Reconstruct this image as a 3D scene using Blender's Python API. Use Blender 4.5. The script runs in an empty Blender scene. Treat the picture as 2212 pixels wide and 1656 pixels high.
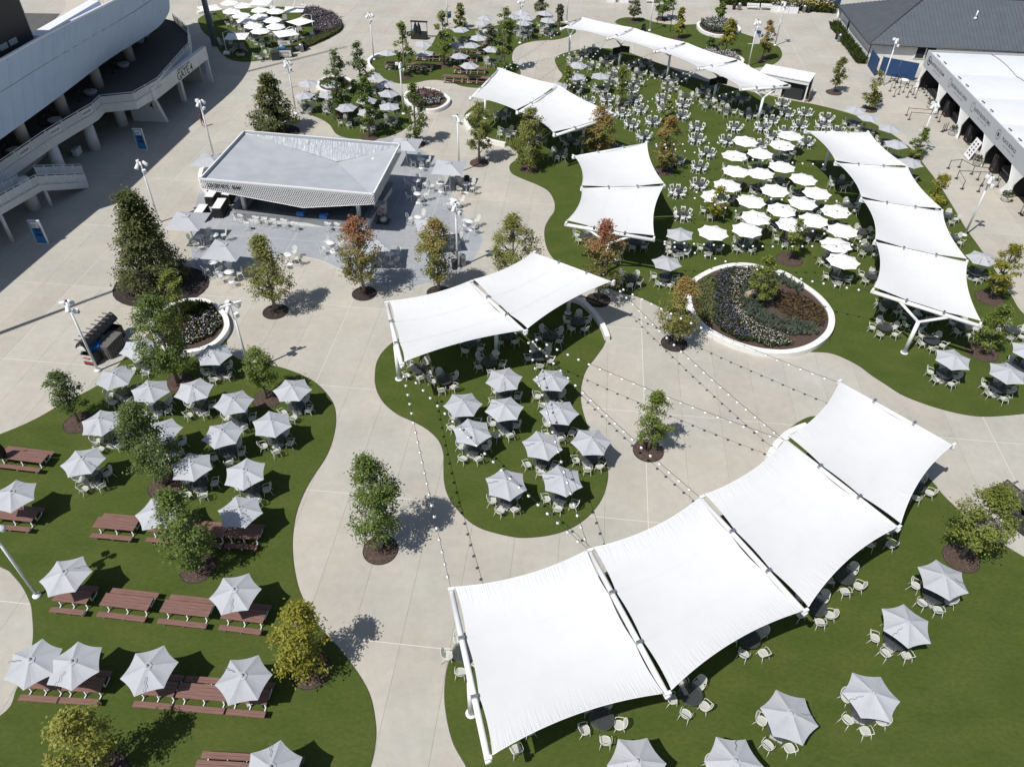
import bpy, bmesh, math, random
import numpy as np
from mathutils import Vector, Matrix
from mathutils.geometry import tessellate_polygon
PI = math.pi
scene = bpy.context.scene
col = scene.collection
random.seed(7)
# ================================================================= camera, sky, sun, exposure
TH, ROLL, CAM_H, FPX = 0.842788, -0.0198342, 38.0, 1638.1
fw = Vector((0, math.sin(TH), -math.cos(TH)))
rt0 = Vector((1, 0, 0))
dn0 = fw.cross(rt0)
rt = math.cos(ROLL) * rt0 + math.sin(ROLL) * dn0
dn = -math.sin(ROLL) * rt0 + math.cos(ROLL) * dn0
cam = bpy.data.cameras.new('camera')
cam.sensor_width = 36.0
cam.sensor_fit = 'HORIZONTAL'
cam.lens = FPX / 2212.0 * 36.0
cam.clip_start = 0.5
cam.clip_end = 2000.0
camo = bpy.data.objects.new('camera', cam)
col.objects.link(camo)
up, bk = -dn, -fw
camo.matrix_world = Matrix(((rt.x, up.x, bk.x, 0), (rt.y, up.y, bk.y, 0), (rt.z, up.z, bk.z, CAM_H), (0, 0, 0, 1)))
scene.camera = camo
SUN_AZ, SUN_EL = math.radians(47.0), math.radians(57.5)      # heading the light travels to, and its height
world = bpy.data.worlds.new('World')
scene.world = world
world.use_nodes = True
wn = world.node_tree
sky = wn.nodes.new('ShaderNodeTexSky')
sky.sky_type = 'NISHITA'
sky.sun_disc = False
sky.sun_elevation = SUN_EL
sky.sun_rotation = SUN_AZ + PI
sky.air_density = 1.0
sky.dust_density = 1.0
wn.nodes['Background'].inputs['Strength'].default_value = 0.08
wn.links.new(sky.outputs[0], wn.nodes['Background'].inputs['Color'])
sun = bpy.data.lights.new('sun', 'SUN')
sun.energy = 4.55
sun.angle = math.radians(0.53)
sun.color = (1.0, 0.97, 0.92)
suno = bpy.data.objects.new('sun', sun)
col.objects.link(suno)
sd = Vector((math.sin(SUN_AZ) * math.cos(SUN_EL), math.cos(SUN_AZ) * math.cos(SUN_EL), -math.sin(SUN_EL)))
suno.rotation_euler = sd.to_track_quat('-Z', 'Y').to_euler()
suno.location = (-30, -30, 80)
scene.view_settings.view_transform = 'Standard'
scene.view_settings.look = 'None'
scene.view_settings.exposure = 0.0
scene.view_settings.gamma = 1.0
scene.view_settings.use_curve_mapping = False
scene.render.engine = 'CYCLES'
scene.cycles.max_bounces = 6
scene.cycles.transparent_max_bounces = 12

# ================================================================= measured layout, in metres on the ground (x right, y away, z up)
ORDN = ['first', 'second', 'third', 'fourth', 'fifth', 'sixth', 'seventh']
L = {'bar_columns': [(-26.49,66.54),(-15.12,65.47)],
 'bar_counter': [(-27.51,65.88),(-14.41,64.61),(-13.01,72.36)],
 'bar_crates': (-13.39,67.52),
 'bar_pallet': (-12.95,66.1),
 'bar_roof': [(-29.6,65.18),(-12.92,62.84),(-11.81,73.62),(-28.44,76.03)],
 'bar_stools': [(-27.34,65.72),(-26.62,65.38),(-25.7,64.03),(-25.07,65.06),(-24.22,64.91),(-23.31,64.67),(-22.26,64.62),(-21.11,64.11),(-17.93,64.15),(-16.98,64.09),(-15.49,64.15),(-14.32,64.47),(-14.18,65.39),(-14.17,66.24),(-14.06,66.82),(-14.03,67.59),(-13.86,69.78),(-13.76,70.81),(-13.65,71.86),(-13.62,72.72)],
 'bar_tables': [((-27.94,61.36),'under lower left square umbrella'),((-24.76,55.32),'left of the green maple'),((-20.32,58.31),'between green and red maples'),((-26.62,56.79),'beside the dark magnolia'),((-29.17,61.0),'under magnolia side umbrella'),((-10.44,77.95),'nearest the bar roof corner'),((-10.4,72.96),'at the edge of bar shade'),
                ((-7.86,72.56),'left under the right umbrella'),((-5.17,72.47),'right under the right umbrella'),((-9.95,70.11),'below the bar shade edge'),((-6.15,69.03),'beneath the lamp head'),((-4.38,64.87),'at the patio curve'),((-9.37,65.46),'left of the red maple umbrella'),((-6.02,61.71),'right of the red maple'),((-11.26,58.73),'right of the tallest red maple'),
                ((-16.9,60.46),'left of the tallest red maple'),((-32.7,75.81),'behind the bar by seat wall')],
 'beam': [(-48.86,80.51),(-47.96,92.97)],
 'bed_tufts': 1,
 'beds': [('pale_grass','pale green grass at the left of the big oval planter',[(16.23,56.0),(17.33,57.13),(18.08,57.16),(17.48,55.47),(17.03,52.17),(16.37,50.09),(15.6,50.69),(15.46,53.32)],420,'pale',0.28,None,0),
          ('blue_flowers','violet blue flower band in the big oval planter',[(18.08,57.16),(19.19,58.17),(20.15,58.35),(19.1,56.25),(18.59,54.11),(18.44,51.43),(18.78,49.42),(19.38,47.86),(18.27,47.89),(17.01,49.05),(16.58,50.41),(17.4,53.73)],1000,'green',0.42,['petblue','petblue','petblue','petpink'],0.75),
          ('white_flowers','white and pink flower band in the big oval planter',[(20.22,58.28),(21.6,58.63),(22.15,58.28),(20.54,56.3),(19.45,54.97),(18.99,52.76),(19.35,50.82),(20.48,49.41),(22.07,48.25),(22.34,47.54),(20.3,47.07),(19.38,47.86),(18.81,49.54),(18.54,51.56),(18.71,54.11),(19.27,56.47)],1000,'green',0.36,['petwhite','petwhite','petpink'],0.9),
          ('silver_grass','silvery blue grass band in the big oval planter',[(19.82,55.2),(21.24,57.05),(22.71,57.99),(24.01,57.37),(25.39,55.6),(24.73,54.67),(23.67,56.04),(22.28,56.21),(20.96,54.89),(20.81,52.49),(21.99,50.9),(24.83,50.05),(24.71,48.99),(22.53,48.56),(20.6,49.91),(19.46,51.33),(19.38,53.11)],520,'sage',0.5,None,0),
          ('dry_grass','dry brown tufts at the right of the big oval planter',[(23.08,55.31),(25.04,54.33),(26.3,52.48),(26.07,51.04),(24.86,50.17),(22.77,50.93),(22.08,52.87)],330,'dry',0.22,None,0),
          ('brown_groundcover','sparse brown cover at the right of the big oval planter',[(23.49,55.33),(25.25,54.34),(26.36,52.02),(25.6,50.07),(23.62,49.82),(22.38,50.92)],500,'brown',0.16,None,0),
          ('tall_grass','green and brown grasses at the back of the left planter',[(-28.18,50.65),(-27.32,51.53),(-25.95,51.51),(-24.76,50.77),(-25.37,49.66),(-26.56,48.68),(-27.88,49.26)],330,'green',0.5,None,0),
          ('brown_grass','brown grasses in the middle of the left planter',[(-28.82,49.23),(-27.72,49.9),(-25.68,49.46),(-25.79,47.49),(-26.3,46.29),(-27.87,47.13)],260,'dry',0.4,None,0),
          ('mixed_flowers','mixed white and violet flowers at the front of the left planter',[(-26.01,49.32),(-24.83,50.64),(-23.84,49.4),(-23.57,48.47),(-23.99,47.07),(-25.31,46.03),(-26.14,45.83),(-26.52,47.47)],620,'green',0.36,['petwhite','petwhite','petblue','petpink'],0.7),
          ('brown_grass','brown and pink grasses in the small planter behind the bar',[(-13.83,99.27),(-12.37,99.83),(-10.49,99.13),(-9.47,97.76),(-11.17,96.74),(-13.27,96.94)],200,'dry',0.35,['petpink'],1),
          ('white_flowers','white flowers at the front of the small planter behind the bar',[(-13.83,96.6),(-11.17,96.74),(-9.54,97.13),(-9.84,94.99),(-11.22,94.17),(-13.04,94.82)],260,'green',0.3,['petwhite','petblue'],0.8),
          ('shrubs','gray green shrubs in the planter hidden by two tall trees',[(-26.32,101.72),(-25.44,102.95),(-23.56,102.88),(-22.53,101.26),(-22.97,99.6),(-25.08,99.49)],200,'dry',0.5,None,0),
          ('shrubs','gray green shrubs in the far round planter',[(29.29,130.19),(30.3,131.22),(33.01,131.63),(34.52,129.81),(34.45,127.69),(32.64,125.97),(30.47,126.06),(29.33,127.83)],520,'sage',0.8,['petwhite'],1),
          ('silver_flowers','silvery white flowers in the lower far planter',[(26.95,116.24),(29.18,117.18),(31.1,116.48),(32.2,114.56),(31.69,112.79),(29.89,112.12),(28.02,112.77),(26.84,114.45)],520,'sage',0.5,['petwhite','petwhite','petpink'],2),
          ('pink_flowers','dusty pink and violet flowers along the stadium garden',[(-36.1,134.03),(-33.33,133.95),(-30.79,131.85),(-28.75,128.57),(-27.88,125.81),(-28.33,123.5),(-30.35,120.74),(-31.22,122.21),(-31.62,125.57),(-33.51,129.71),(-35.77,132.53)],1700,'dusk',0.8,['petpink','petpink','petwhite','petblue'],0.5),
          ('pale_grass','pale green border plants of the stadium garden bed',[(-27.8,125.35),(-28.03,123.08),(-29.44,119.72),(-31.22,116.27),(-32.07,116.42),(-31.7,118.52),(-30.35,120.74),(-28.47,123.5)],620,'pale',0.6,None,0)],
 'benches': [(39.89,139.86,'left of two white benches by far hedge'),(42.24,139.76,'right of two white benches by far hedge'),(22.96,142.52,'white bench behind the broad green tree')],
 'bigpole': (-44.91,116.27),
 'bins': [(-20.66,65.18),(-18.38,64.81)],
 'black_posts': [(22.31,130.63),(23.89,126.97)],
 'boxes': [(43.49,139.05,'left'),(44.8,138.61,'middle'),(46.33,138.45,'right')],
 'boxes2': [(15.92,142.87,'left'),(18.16,142.74,'right')],
 'building_wall': [(50.55,113.2),(51.48,127.99)],
 'cantilever': [((-40.21,113.03,2.6),(-42.08,112.91),'nearest the stadium gate'),((-33.65,114.84,2.6),(-32.35,115.6),'behind the drinks cart'),((-32.75,120.31,2.6),(-31.43,122.05),'beside the flower bed'),((-35.02,126.17,2.6),(-36.1,136.33),'farthest right'),((-41.12,129.51,2.6),(-40.94,135.01),'at the far edge'),
                ((-48.15,126.02,2.6),(-51.96,131.77),'beside the stadium rail')],
 'cartL': {'a': (-32.53,43.63),'b': (-31.85,43.65),'bin': (-31.2,44.59),'binb': (-30.79,45.94),'binc': (-31.93,44.84),'c': (-31.82,47.16)},
 'cartR': ((30.89,30.72),(31.82,28.88)),
 'carts': [],
 'cells': [(-4,-2),(-5,-2),(-6,-2),(-7,-2),(-8,-2),(-3,-1),(-4,-1),(-5,-1),(-6,-1),(-9,-2),(-7,-1),(-10,-2),(-11,-2),(-3,0),(-2,0),(-4,0),(-1,0),(-12,-2),(5,-1),(-5,0),(0,0),(-6,0),(1,0),(-7,0),(6,-1),(-13,-2),(-8,0),(-12,-1),(7,-1),(-9,0),(-13,-1),(8,-1),(-14,-1),(-2,1),(-1,1),(-5,1),(0,1),(-6,1),(1,1),(-15,-1),
           (-7,1),(2,1),(-13,0),(-8,1),(3,1),(8,0),(-9,1),(-14,0),(9,0),(5,1),(-15,0),(6,1),(7,1),(-16,0),(-2,2),(-1,2),(8,1),(0,2),(-6,2),(1,2),(-17,0),(-7,2),(2,2),(-8,2),(9,1),(3,2),(-9,2),(-15,1),(-18,0),(4,2),(10,1),(-10,2),(5,2),(-16,1),(-11,2),(6,2),(11,1),(-12,2),(7,2),(-17,1),(-13,2),(8,2),(-18,1),
           (-14,2),(-3,3),(-4,3),(-2,3),(9,2),(-1,3),(-5,3),(0,3),(-6,3),(1,3),(-15,2),(-7,3),(2,3),(-19,1),(10,2),(-8,3),(-9,3),(-16,2),(11,2),(-10,3),(-20,1),(-11,3),(-17,2),(12,2),(-12,3),(-21,1),(-18,2),(-13,3),(-14,3),(-19,2),(-15,3),(-3,4),(-4,4),(-20,2),(-5,4),(-6,4),(-16,3),(-7,4),(11,3),(-8,4),(-21,2),
           (-9,4),(-17,3),(12,3),(-10,4),(-11,4),(-18,3),(-22,2),(13,3),(-12,4),(-19,3),(-13,4),(14,3),(-23,2),(-14,4),(-20,3),(-15,4),(-21,3),(-16,4),(11,4),(-4,5),(-5,5),(-6,5),(-17,4),(-7,5),(-22,3),(12,4),(-8,5),(-9,5),(-18,4),(-10,5),(13,4),(-23,3),(-11,5),(-19,4),(-12,5),(14,4),(-24,3),(-13,5),(-20,4),(15,4),
           (-14,5),(-25,3),(-21,4),(-15,5),(16,4),(-16,5),(-22,4),(11,5),(-26,3),(-17,5),(12,5),(-5,6),(-23,4),(-6,6),(-18,5),(-7,6),(-8,6),(13,5),(-9,6),(-24,4),(-19,5),(-10,6),(14,5),(-11,6),(-20,5),(-12,6),(-25,4),(15,5),(-13,6),(-21,5),(-14,6),(16,5),(-26,4),(-15,6),(-22,5),(17,5),(-16,6),(11,6),(-27,4),(-23,5),
           (-17,6),(12,6),(-18,6),(-28,4),(-24,5),(13,6),(-6,7),(-7,7),(-19,6),(-8,7),(14,6),(-9,7),(-25,5),(-10,7),(-20,6),(-11,7),(15,6),(-26,5),(-12,7),(-21,6),(-13,7),(16,6),(-14,7),(-22,6),(-27,5),(9,7),(17,6),(-15,7),(10,7),(-23,6),(-16,7),(-28,5),(11,7),(18,6),(-17,7),(-24,6),(12,7),(19,6),(-18,7),(-29,5),
           (13,7),(-25,6),(-19,7),(-4,8),(-5,8),(14,7),(-6,8),(-7,8),(-30,5),(2,8),(-8,8),(-20,7),(3,8),(-26,6),(-9,8),(4,8),(15,7),(-10,8),(5,8),(-21,7),(-11,8),(6,8),(-31,5),(16,7),(-27,6),(-12,8),(7,8),(-22,7),(-13,8),(8,8),(17,7),(-14,8),(-28,6),(9,8),(-23,7),(-15,8),(18,7),(10,8),(-16,8),(-29,6),(-24,7),(11,8),
           (19,7),(-17,8),(12,8),(-25,7),(-30,6),(-18,8),(13,8),(20,7),(-19,8),(-26,7),(14,8),(-31,6),(-3,9),(-2,9),(-4,9),(-1,9),(-20,8),(-5,9),(0,9),(-6,9),(1,9),(-7,9),(15,8),(2,9),(-27,7),(3,9),(-21,8),(4,9),(16,8),(-32,6),(5,9),(-11,9),(6,9),(-28,7),(-22,8),(-12,9),(17,8),(7,9),(-13,9),(8,9),(-33,6),(-23,8),
           (-29,7),(-14,9),(18,8),(9,9),(-15,9),(-24,8),(10,9),(19,8),(-34,6),(-16,9),(-30,7),(11,9),(-25,8),(-17,9),(12,9),(20,8),(-18,9),(-31,7),(13,9),(-26,8),(-19,9),(21,8),(14,9),(-32,7),(-27,8),(15,9),(22,8),(-4,10),(-3,10),(-2,10),(-5,10),(-1,10),(0,10),(-6,10),(1,10),(2,10),(-28,8),(-8,10),(16,9),(3,10),
           (-33,7),(-9,10),(-10,10),(17,9),(-11,10),(-29,8),(6,10),(-12,10),(-23,9),(7,10),(-34,7),(-13,10),(18,9),(8,10),(-14,10),(-30,8),(-24,9),(9,10),(19,9),(-15,10),(10,10),(-35,7),(-25,9),(-16,10),(-31,8),(11,10),(20,9),(-17,10),(12,10),(-26,9),(-36,7),(-18,10),(21,9),(-32,8),(13,10),(-19,10),(-27,9),(14,10),(22,9),
           (-20,10),(-33,8),(15,10),(-28,9),(-21,10),(23,9),(-3,11),(-2,11),(16,10),(-4,11),(-1,11),(-5,11),(0,11),(-6,11),(1,11),(-34,8),(-7,11),(2,11),(-29,9),(-8,11),(3,11),(-9,11),(17,10),(24,9),(4,11),(-10,11),(5,11),(-11,11),(-30,9),(6,11),(-35,8),(18,10),(-12,11),(7,11),(-24,10),(-13,11),(8,11),(19,10),(-14,11),
           (-31,9),(9,11),(-36,8),(-25,10),(-15,11),(10,11),(20,10),(-16,11),(11,11),(-32,9),(-26,10),(-17,11),(21,10),(-37,8),(12,11),(-18,11),(-27,10),(13,11),(-33,9),(22,10),(-19,11),(14,11),(-38,8),(-28,10),(-20,11),(-34,9),(15,11),(23,10),(-21,11),(-29,10),(16,11),(-39,8),(24,10),(-22,11),(-35,9),(-4,12),(-3,12),
           (-2,12),(-1,12),(-5,12),(0,12),(-6,12),(1,12),(17,11),(-7,12),(2,12),(-30,10),(-8,12),(3,12),(-23,11),(-9,12),(25,10),(4,12),(-10,12),(18,11),(5,12),(-36,9),(-11,12),(6,12),(-31,10),(-24,11),(-12,12),(7,12),(19,11),(-13,12),(8,12),(-25,11),(-14,12),(-37,9),(-32,10),(9,12),(20,11),(-15,12),(10,12),(-26,11),
           (-16,12),(21,11),(11,12),(-33,10),(-38,9),(-17,12),(-27,11),(12,12),(22,11),(-18,12),(13,12),(-34,10),(-28,11),(-19,12),(-39,9),(14,12),(23,11),(-20,12),(15,12),(-29,11),(-35,10),(-21,12),(24,11),(16,12),(-40,9),(-30,11),(-22,12),(-36,10),(17,12),(25,11),(-3,13),(-2,13),(-4,13),(-1,13),(-5,13),(0,13),(-23,12),
           (-6,13),(1,13),(-7,13),(2,13),(-41,9),(18,12),(-31,11),(-8,13),(3,13),(-9,13),(4,13),(26,11),(-37,10),(-24,12),(-10,13),(5,13),(19,12),(-11,13),(6,13),(-32,11),(-12,13),(7,13),(-25,12),(-42,9),(27,11),(-13,13),(8,13),(20,12),(-38,10),(-14,13),(9,13),(-33,11),(-26,12),(-15,13),(10,13),(21,12),(-16,13),(11,13),
           (-27,12),(-39,10),(-34,11),(-17,13),(22,12),(12,13),(-18,13),(-28,12),(13,13),(23,12),(-40,10),(-35,11),(-19,13),(14,13),(-29,12),(-20,13),(15,13),(24,12),(-36,11),(-21,13),(-41,10),(-30,12),(16,13),(25,12),(-22,13),(17,13),(-37,11),(-31,12),(-23,13),(-42,10),(26,12),(18,13),(-4,14),(-3,14),(-2,14),(-1,14),(-5,14),
           (0,14),(-6,14),(1,14),(-7,14),(2,14),(-24,13),(-8,14),(-32,12),(3,14),(-9,14),(19,13),(-38,11),(4,14),(27,12),(-10,14),(5,14),(-11,14),(-43,10),(-25,13),(6,14),(-12,14),(20,13),(-33,12),(7,14),(-13,14),(28,12),(-39,11),(8,14),(-26,13),(-14,14),(21,13),(9,14),(-44,10),(-34,12),(-15,14),(10,14),(-27,13),(-16,14),
           (22,13),(11,14),(-40,11),(-17,14),(-28,13),(12,14),(-35,12),(23,13),(-18,14),(13,14),(-41,11),(-29,13),(-19,14),(14,14),(-36,12),(24,13),(-20,14),(15,14),(-30,13),(-21,14),(25,13),(-42,11),(16,14),(-37,12),(-31,13),(-22,14),(17,14),(26,13),(-23,14),(-38,12),(-43,11),(18,14),(-32,13),(27,13),(-24,14),(-3,15),
           (-2,15),(-5,15),(-4,15),(-1,15),(0,15),(-6,15),(1,15),(19,14),(-7,15),(2,15),(-8,15),(3,15),(-39,12),(-33,13),(-9,15),(-25,14),(4,15),(-44,11),(-10,15),(28,13),(5,15),(20,14),(-11,15),(6,15),(-26,14),(-12,15),(7,15),(-34,13),(21,14),(-40,12),(-13,15),(8,15),(29,13),(-14,15),(-45,11),(-27,14),(9,15),(-15,15),
           (22,14),(-35,13),(10,15),(-16,15),(-41,12),(11,15),(30,13),(-28,14),(-17,15),(23,14),(12,15),(-46,11),(-36,13),(-29,14),(-18,15),(13,15),(24,14),(-42,12),(-19,15),(14,15),(-30,14),(-37,13),(-20,15),(-47,11),(15,15),(25,14),(-21,15),(-43,12),(-31,14),(16,15),(-38,13),(26,14),(-22,15),(17,15),(-32,14),(-23,15),
           (-44,12),(27,14),(18,15),(-39,13),(-24,15),(-33,14),(19,15),(28,14),(-25,15),(-45,12),(-40,13),(20,15),(-34,14),(-26,15),(29,14),(21,15),(-41,13),(-46,12),(-35,14),(-27,15),(22,15),(30,14),(-28,15),(-36,14),(23,15),(-42,13),(-47,12),(31,14),(-29,15),(24,15),(-37,14),(-43,13),(-30,15),(32,14),(25,15),(-48,12),
           (-38,14),(-31,15),(26,15),(-44,13),(-32,15),(-49,12),(-39,14),(27,15),(-45,13),(-33,15),(-40,14),(28,15),(-34,15),(-46,13),(29,15),(-41,14),(-35,15),(30,15),(-47,13),(-42,14),(-36,15),(31,15),(-48,13),(-43,14),(-37,15),(32,15),(-38,15),(-44,14),(-49,13),(33,15),(-39,15),(-45,14),(-50,13),(-40,15),(-46,14),(-51,13),
           (-41,15),(-47,14),(-52,13),(-42,15),(-48,14),(-43,15),(-49,14),(-44,15),(-50,14),(-45,15),(-51,14),(-46,15),(-47,15),(-52,14),(-48,15),(-53,14),(-49,15),(-54,14),(-50,15),(-55,14),(-51,15),(-52,15),(-53,15),(-54,15),(-55,15),(-56,15),(-57,15)],
 'closed_umb': [(-33.27,33.47),(-15.65,120.99),(-15.12,120.81)],
 'columns': [(-48.01,74.76),(-47.13,81.07),(-46.65,87.72)],
 'deck': [(-49.12,66.82),(-48.12,74.12),(-46.38,81.48),(-46.48,83.56),(-43.22,84.66),(-42.07,89.06),(-42.55,101.55)],
 'draped': [((-31.06,70.59),(-31.1,68.53),'upper left'),((-29.31,70.2),(-29.65,69.04),'upper right'),((-29.68,68.33),(-29.68,66.28),'lower middle'),((-28.06,69.78),(-27.9,67.7),'lower right'),((-31.11,67.02),(-31.15,65.4),'lower left')],
 'far_cart': (-15.19,121.23),
 'far_line': [(-5.65,161.01),(25.68,143.54),(34.86,142.5),(53.22,138.38)],
 'fence': [(50.52,113.11),(50.12,109.03),(50.97,109.98),(55.08,107.52)],
 'flower_pots': [(53.48,97.83,0,'white flowers by the second tent curtain'),(52.83,89.6,0,'white flowers before the third tent curtain'),(52.28,81.5,1,'purple and white flowers by the menu board'),(51.49,73.03,1,'purple and yellow flowers at the last curtain'),(46.84,98.56,2,'a round green shrub by the golden maple'),(53.16,106.37,3,'no flowers among the far queue posts')],
 'garden_bed': [(-36.42,134.78),(-33.45,134.54),(-30.71,132.41),(-28.46,128.83),(-27.57,125.69),(-27.83,122.93),(-29.29,119.3),(-31.22,115.96),(-32.3,116.2),(-31.98,118.5),(-31.5,122.2),(-31.9,125.55),(-33.8,129.69),(-36.26,133.0)],
 'garden_pots': [(-40.14,112.14),(-39.65,112.17),(-32.61,119.84),(-32.0,120.2),(-49.89,131.15)],
 'gate': {'a': (-42.2,88.61),'a2': (-46.35,88.96),'b': (-40.62,101.86),'mid': (-43.32,95.48)},
 'hedge': [(20.85,143.77),(21.5,141.05),(25.52,142.42),(34.54,140.85),(52.9,137.32)],
 'hotel': {'corner': (49.92,113.63),'left': (51.3,132.67),'right': (70.91,111.26)},
 'kiosk': [(37.39,98.99),(34.72,100.45),(34.96,101.54),(38.84,101.64),(37.47,98.96),(33.39,104.83)],
 'lamps': [(-26.66,23.73,6.3,0,'white lamp post at the lower left edge of left lawn'),(-31.38,43.12,6.4,0,'white lamp post beside the black beverage cart'),(-19.93,43.36,6.4,1,'white lamp post right of the round left planter'),(-5.11,58.18,6.5,0,'white lamp post at the front curve of the bar patio'),(-6.22,77.12,6.3,0,'white lamp post behind the right square umbrella'),
           (-14.14,92.51,6.25,0,'white lamp post beside the small far planter'),(-20.66,111.55,6.25,0,'white lamp post at the left tip of far picnic lawn'),(-27.39,92.0,6.3,2,'white lamp post with banner arms near the second magnolia'),(-33.88,79.88,6.3,0,'white lamp post near the stadium walkway and walking person'),
           (-34.67,65.22,6.3,0,'white lamp post hidden behind the big magnolia'),(0.17,120.01,6.2,0,'white lamp post in the right far picnic lawn'),(7.69,130.66,6.2,0,'white lamp post left of the long sail end'),(20.69,127.23,6.2,0,'white lamp post beside the black sandwich board'),(32.98,111.93,6.2,3,'white lamp post with hanging blue and white banner'),
           (39.13,121.28,6.2,2,'white lamp post with banner arms at right of planter lawn'),(49.81,105.34,6.2,0,'white lamp post before the blue fence'),(46.0,83.35,6.2,2,'white lamp post with arms in the upright green tree'),(44.04,65.7,6.25,0,'white lamp post right of the right sails'),(-11.26,126.39,6.2,4,'white lamp post with small sign at top of far lawn')],
 'lawns': {'big lawn': [(5.46,114.01),(5.34,112.07),(5.71,109.3),(6.14,106.62),(4.43,102.59),(2.55,101.01),(-1.11,99.21),(-4.64,96.69),(-6.27,93.92),(-6.55,91.74),(-6.01,89.41),(-4.2,86.43),(-1.41,84.39),(-0.32,83.2),(0.27,81.9),(-0.03,80.46),(-0.59,79.39),(-0.73,78.25),(-0.35,76.93),(0.81,75.78),(2.39,74.47),(3.5,73.06),(4.02,70.88),(3.96,68.95),
                        (3.46,67.53),(2.96,65.71),(2.88,63.71),(3.12,61.63),(3.7,59.89),(4.39,58.83),(5.65,57.89),(7.03,56.6),(8.15,55.63),(9.92,54.56),(10.77,54.24),(12.41,52.93),(14.03,51.4),(15.43,50.24),(17.38,48.69),(19.73,47.45),(21.84,47.0),(23.3,47.1),(24.96,47.09),(25.93,46.66),(27.04,45.56),(27.72,44.37),(28.36,43.45),(29.17,42.3),
                        (30.18,41.52),(31.44,40.81),(33.06,40.22),(34.68,40.07),(37.49,40.44),(41.91,41.21),(45.54,43.36),(46.72,46.67),(45.0,48.97),(43.55,52.77),(43.75,55.51),(44.09,58.43),(44.38,61.38),(44.58,64.26),(44.79,67.33),(45.3,71.28),(45.91,76.3),(46.15,80.76),(46.32,84.96),(45.68,88.77),(44.65,91.85),(43.12,94.61),(41.09,96.58),
                        (38.6,98.28),(35.92,99.54),(33.32,101.16),(30.03,103.02),(28.71,104.22),(25.77,105.77),(23.35,108.37),(20.93,111.54),(18.0,114.93),(15.64,117.5),(12.68,118.55),(9.6,118.06),(6.82,116.07)],
           'far picnic lawn': [(-21.15,110.38),(-21.13,112.48),(-19.63,114.13),(-17.6,114.65),(-14.87,114.41),(-13.57,116.29),(-12.91,119.65),(-12.6,123.36),(-11.28,125.7),(-6.74,126.67),(-3.43,128.52),(-1.39,131.05),(2.15,132.88),(5.97,131.04),(8.15,129.25),(8.97,126.27),(7.92,124.06),(5.7,122.06),(2.5,121.22),(0.21,119.27),(-0.77,116.63),(-0.92,112.67),
                               (-0.04,109.89),(0.31,107.19),(-0.56,104.01),(-3.02,102.2),(-5.6,101.73),(-7.49,102.29),(-9.14,103.63),(-10.92,104.3),(-12.47,104.05),(-13.79,103.13),(-15.76,102.69),(-17.81,104.02),(-19.21,106.12),(-20.43,107.84)],
           'front right lawn': [(-2.25,22.01),(-2.57,21.38),(-2.95,20.63),(-3.13,19.71),(-3.15,18.65),(-3.03,17.73),(-2.78,16.75),(-2.44,15.9),(-1.79,14.91),(-0.81,13.2),(1.31,10.26),(7.83,7.14),(17.24,7.29),(28.76,10.73),(36.49,19.26),(34.62,24.42),(31.25,27.74),(30.27,28.81),(29.64,29.64),(29.14,30.48),(28.62,31.68),(28.26,32.63),(27.98,33.82),
                                (26.94,35.93),(24.51,38.23),(22.3,39.67),(20.62,39.05),(19.06,37.48),(18.04,36.08),(16.49,33.36),(13.46,30.4),(9.61,28.0),(5.94,25.93),(2.2,24.29),(-0.68,23.19)],
           'garden lawn': [(-51.34,129.04),(-50.07,125.56),(-48.72,122.69),(-46.97,120.15),(-44.86,116.69),(-42.97,113.17),(-41.01,110.63),(-38.79,109.76),(-36.48,110.45),(-34.79,111.58),(-32.4,114.38),(-31.29,116.26),(-30.08,121.19),(-31.8,127.9),(-36.05,133.77),(-40.2,136.09),(-44.63,135.01),(-49.86,133.11)],
           'left lawn': [(-29.94,45.09),(-29.62,46.6),(-28.73,48.74),(-27.0,49.73),(-24.54,49.18),(-23.17,47.88),(-22.32,45.84),(-21.01,44.7),(-19.29,44.28),(-18.21,44.07),(-17.08,43.66),(-15.89,43.05),(-14.66,42.2),(-13.55,40.92),(-12.84,39.7),(-12.45,38.17),(-12.34,36.35),(-12.5,34.74),(-12.95,33.16),(-13.26,31.76),(-13.4,30.06),(-13.22,28.19),
                         (-12.86,26.68),(-12.43,25.44),(-11.94,24.36),(-11.21,23.24),(-10.17,21.95),(-8.87,20.72),(-7.64,19.31),(-6.93,18.2),(-6.5,16.91),(-6.37,16.0),(-6.45,14.82),(-6.8,13.09),(-7.71,10.11),(-12.62,6.81),(-19.24,5.27),(-28.35,8.1),(-31.81,12.44),(-28.44,14.53),(-25.25,16.88),(-25.1,18.32),(-25.2,19.71),(-25.64,21.17),(-26.36,22.56),
                         (-26.86,23.34),(-27.76,24.31),(-28.67,25.06),(-29.14,25.4),(-29.79,25.67),(-31.96,26.67),(-36.17,27.24),(-42.67,27.76),(-46.12,30.96),(-39.74,33.1),(-35.29,36.29),(-33.62,37.8),(-32.61,39.16),(-31.74,40.21),(-30.81,41.35),(-30.26,42.78)],
           'middle lawn': [(-9.4,47.45),(-10.18,46.11),(-10.48,44.69),(-10.37,43.06),(-10.18,42.12),(-9.83,41.16),(-9.16,40.06),(-8.11,39.04),(-6.87,38.32),(-5.81,37.54),(-4.99,36.55),(-4.56,35.36),(-4.44,34.1),(-4.29,32.78),(-3.94,31.61),(-3.31,30.59),(-2.45,29.6),(-1.48,29.0),(0.19,28.53),(1.25,28.49),(2.68,28.75),(3.92,29.31),(4.99,30.24),
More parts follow.
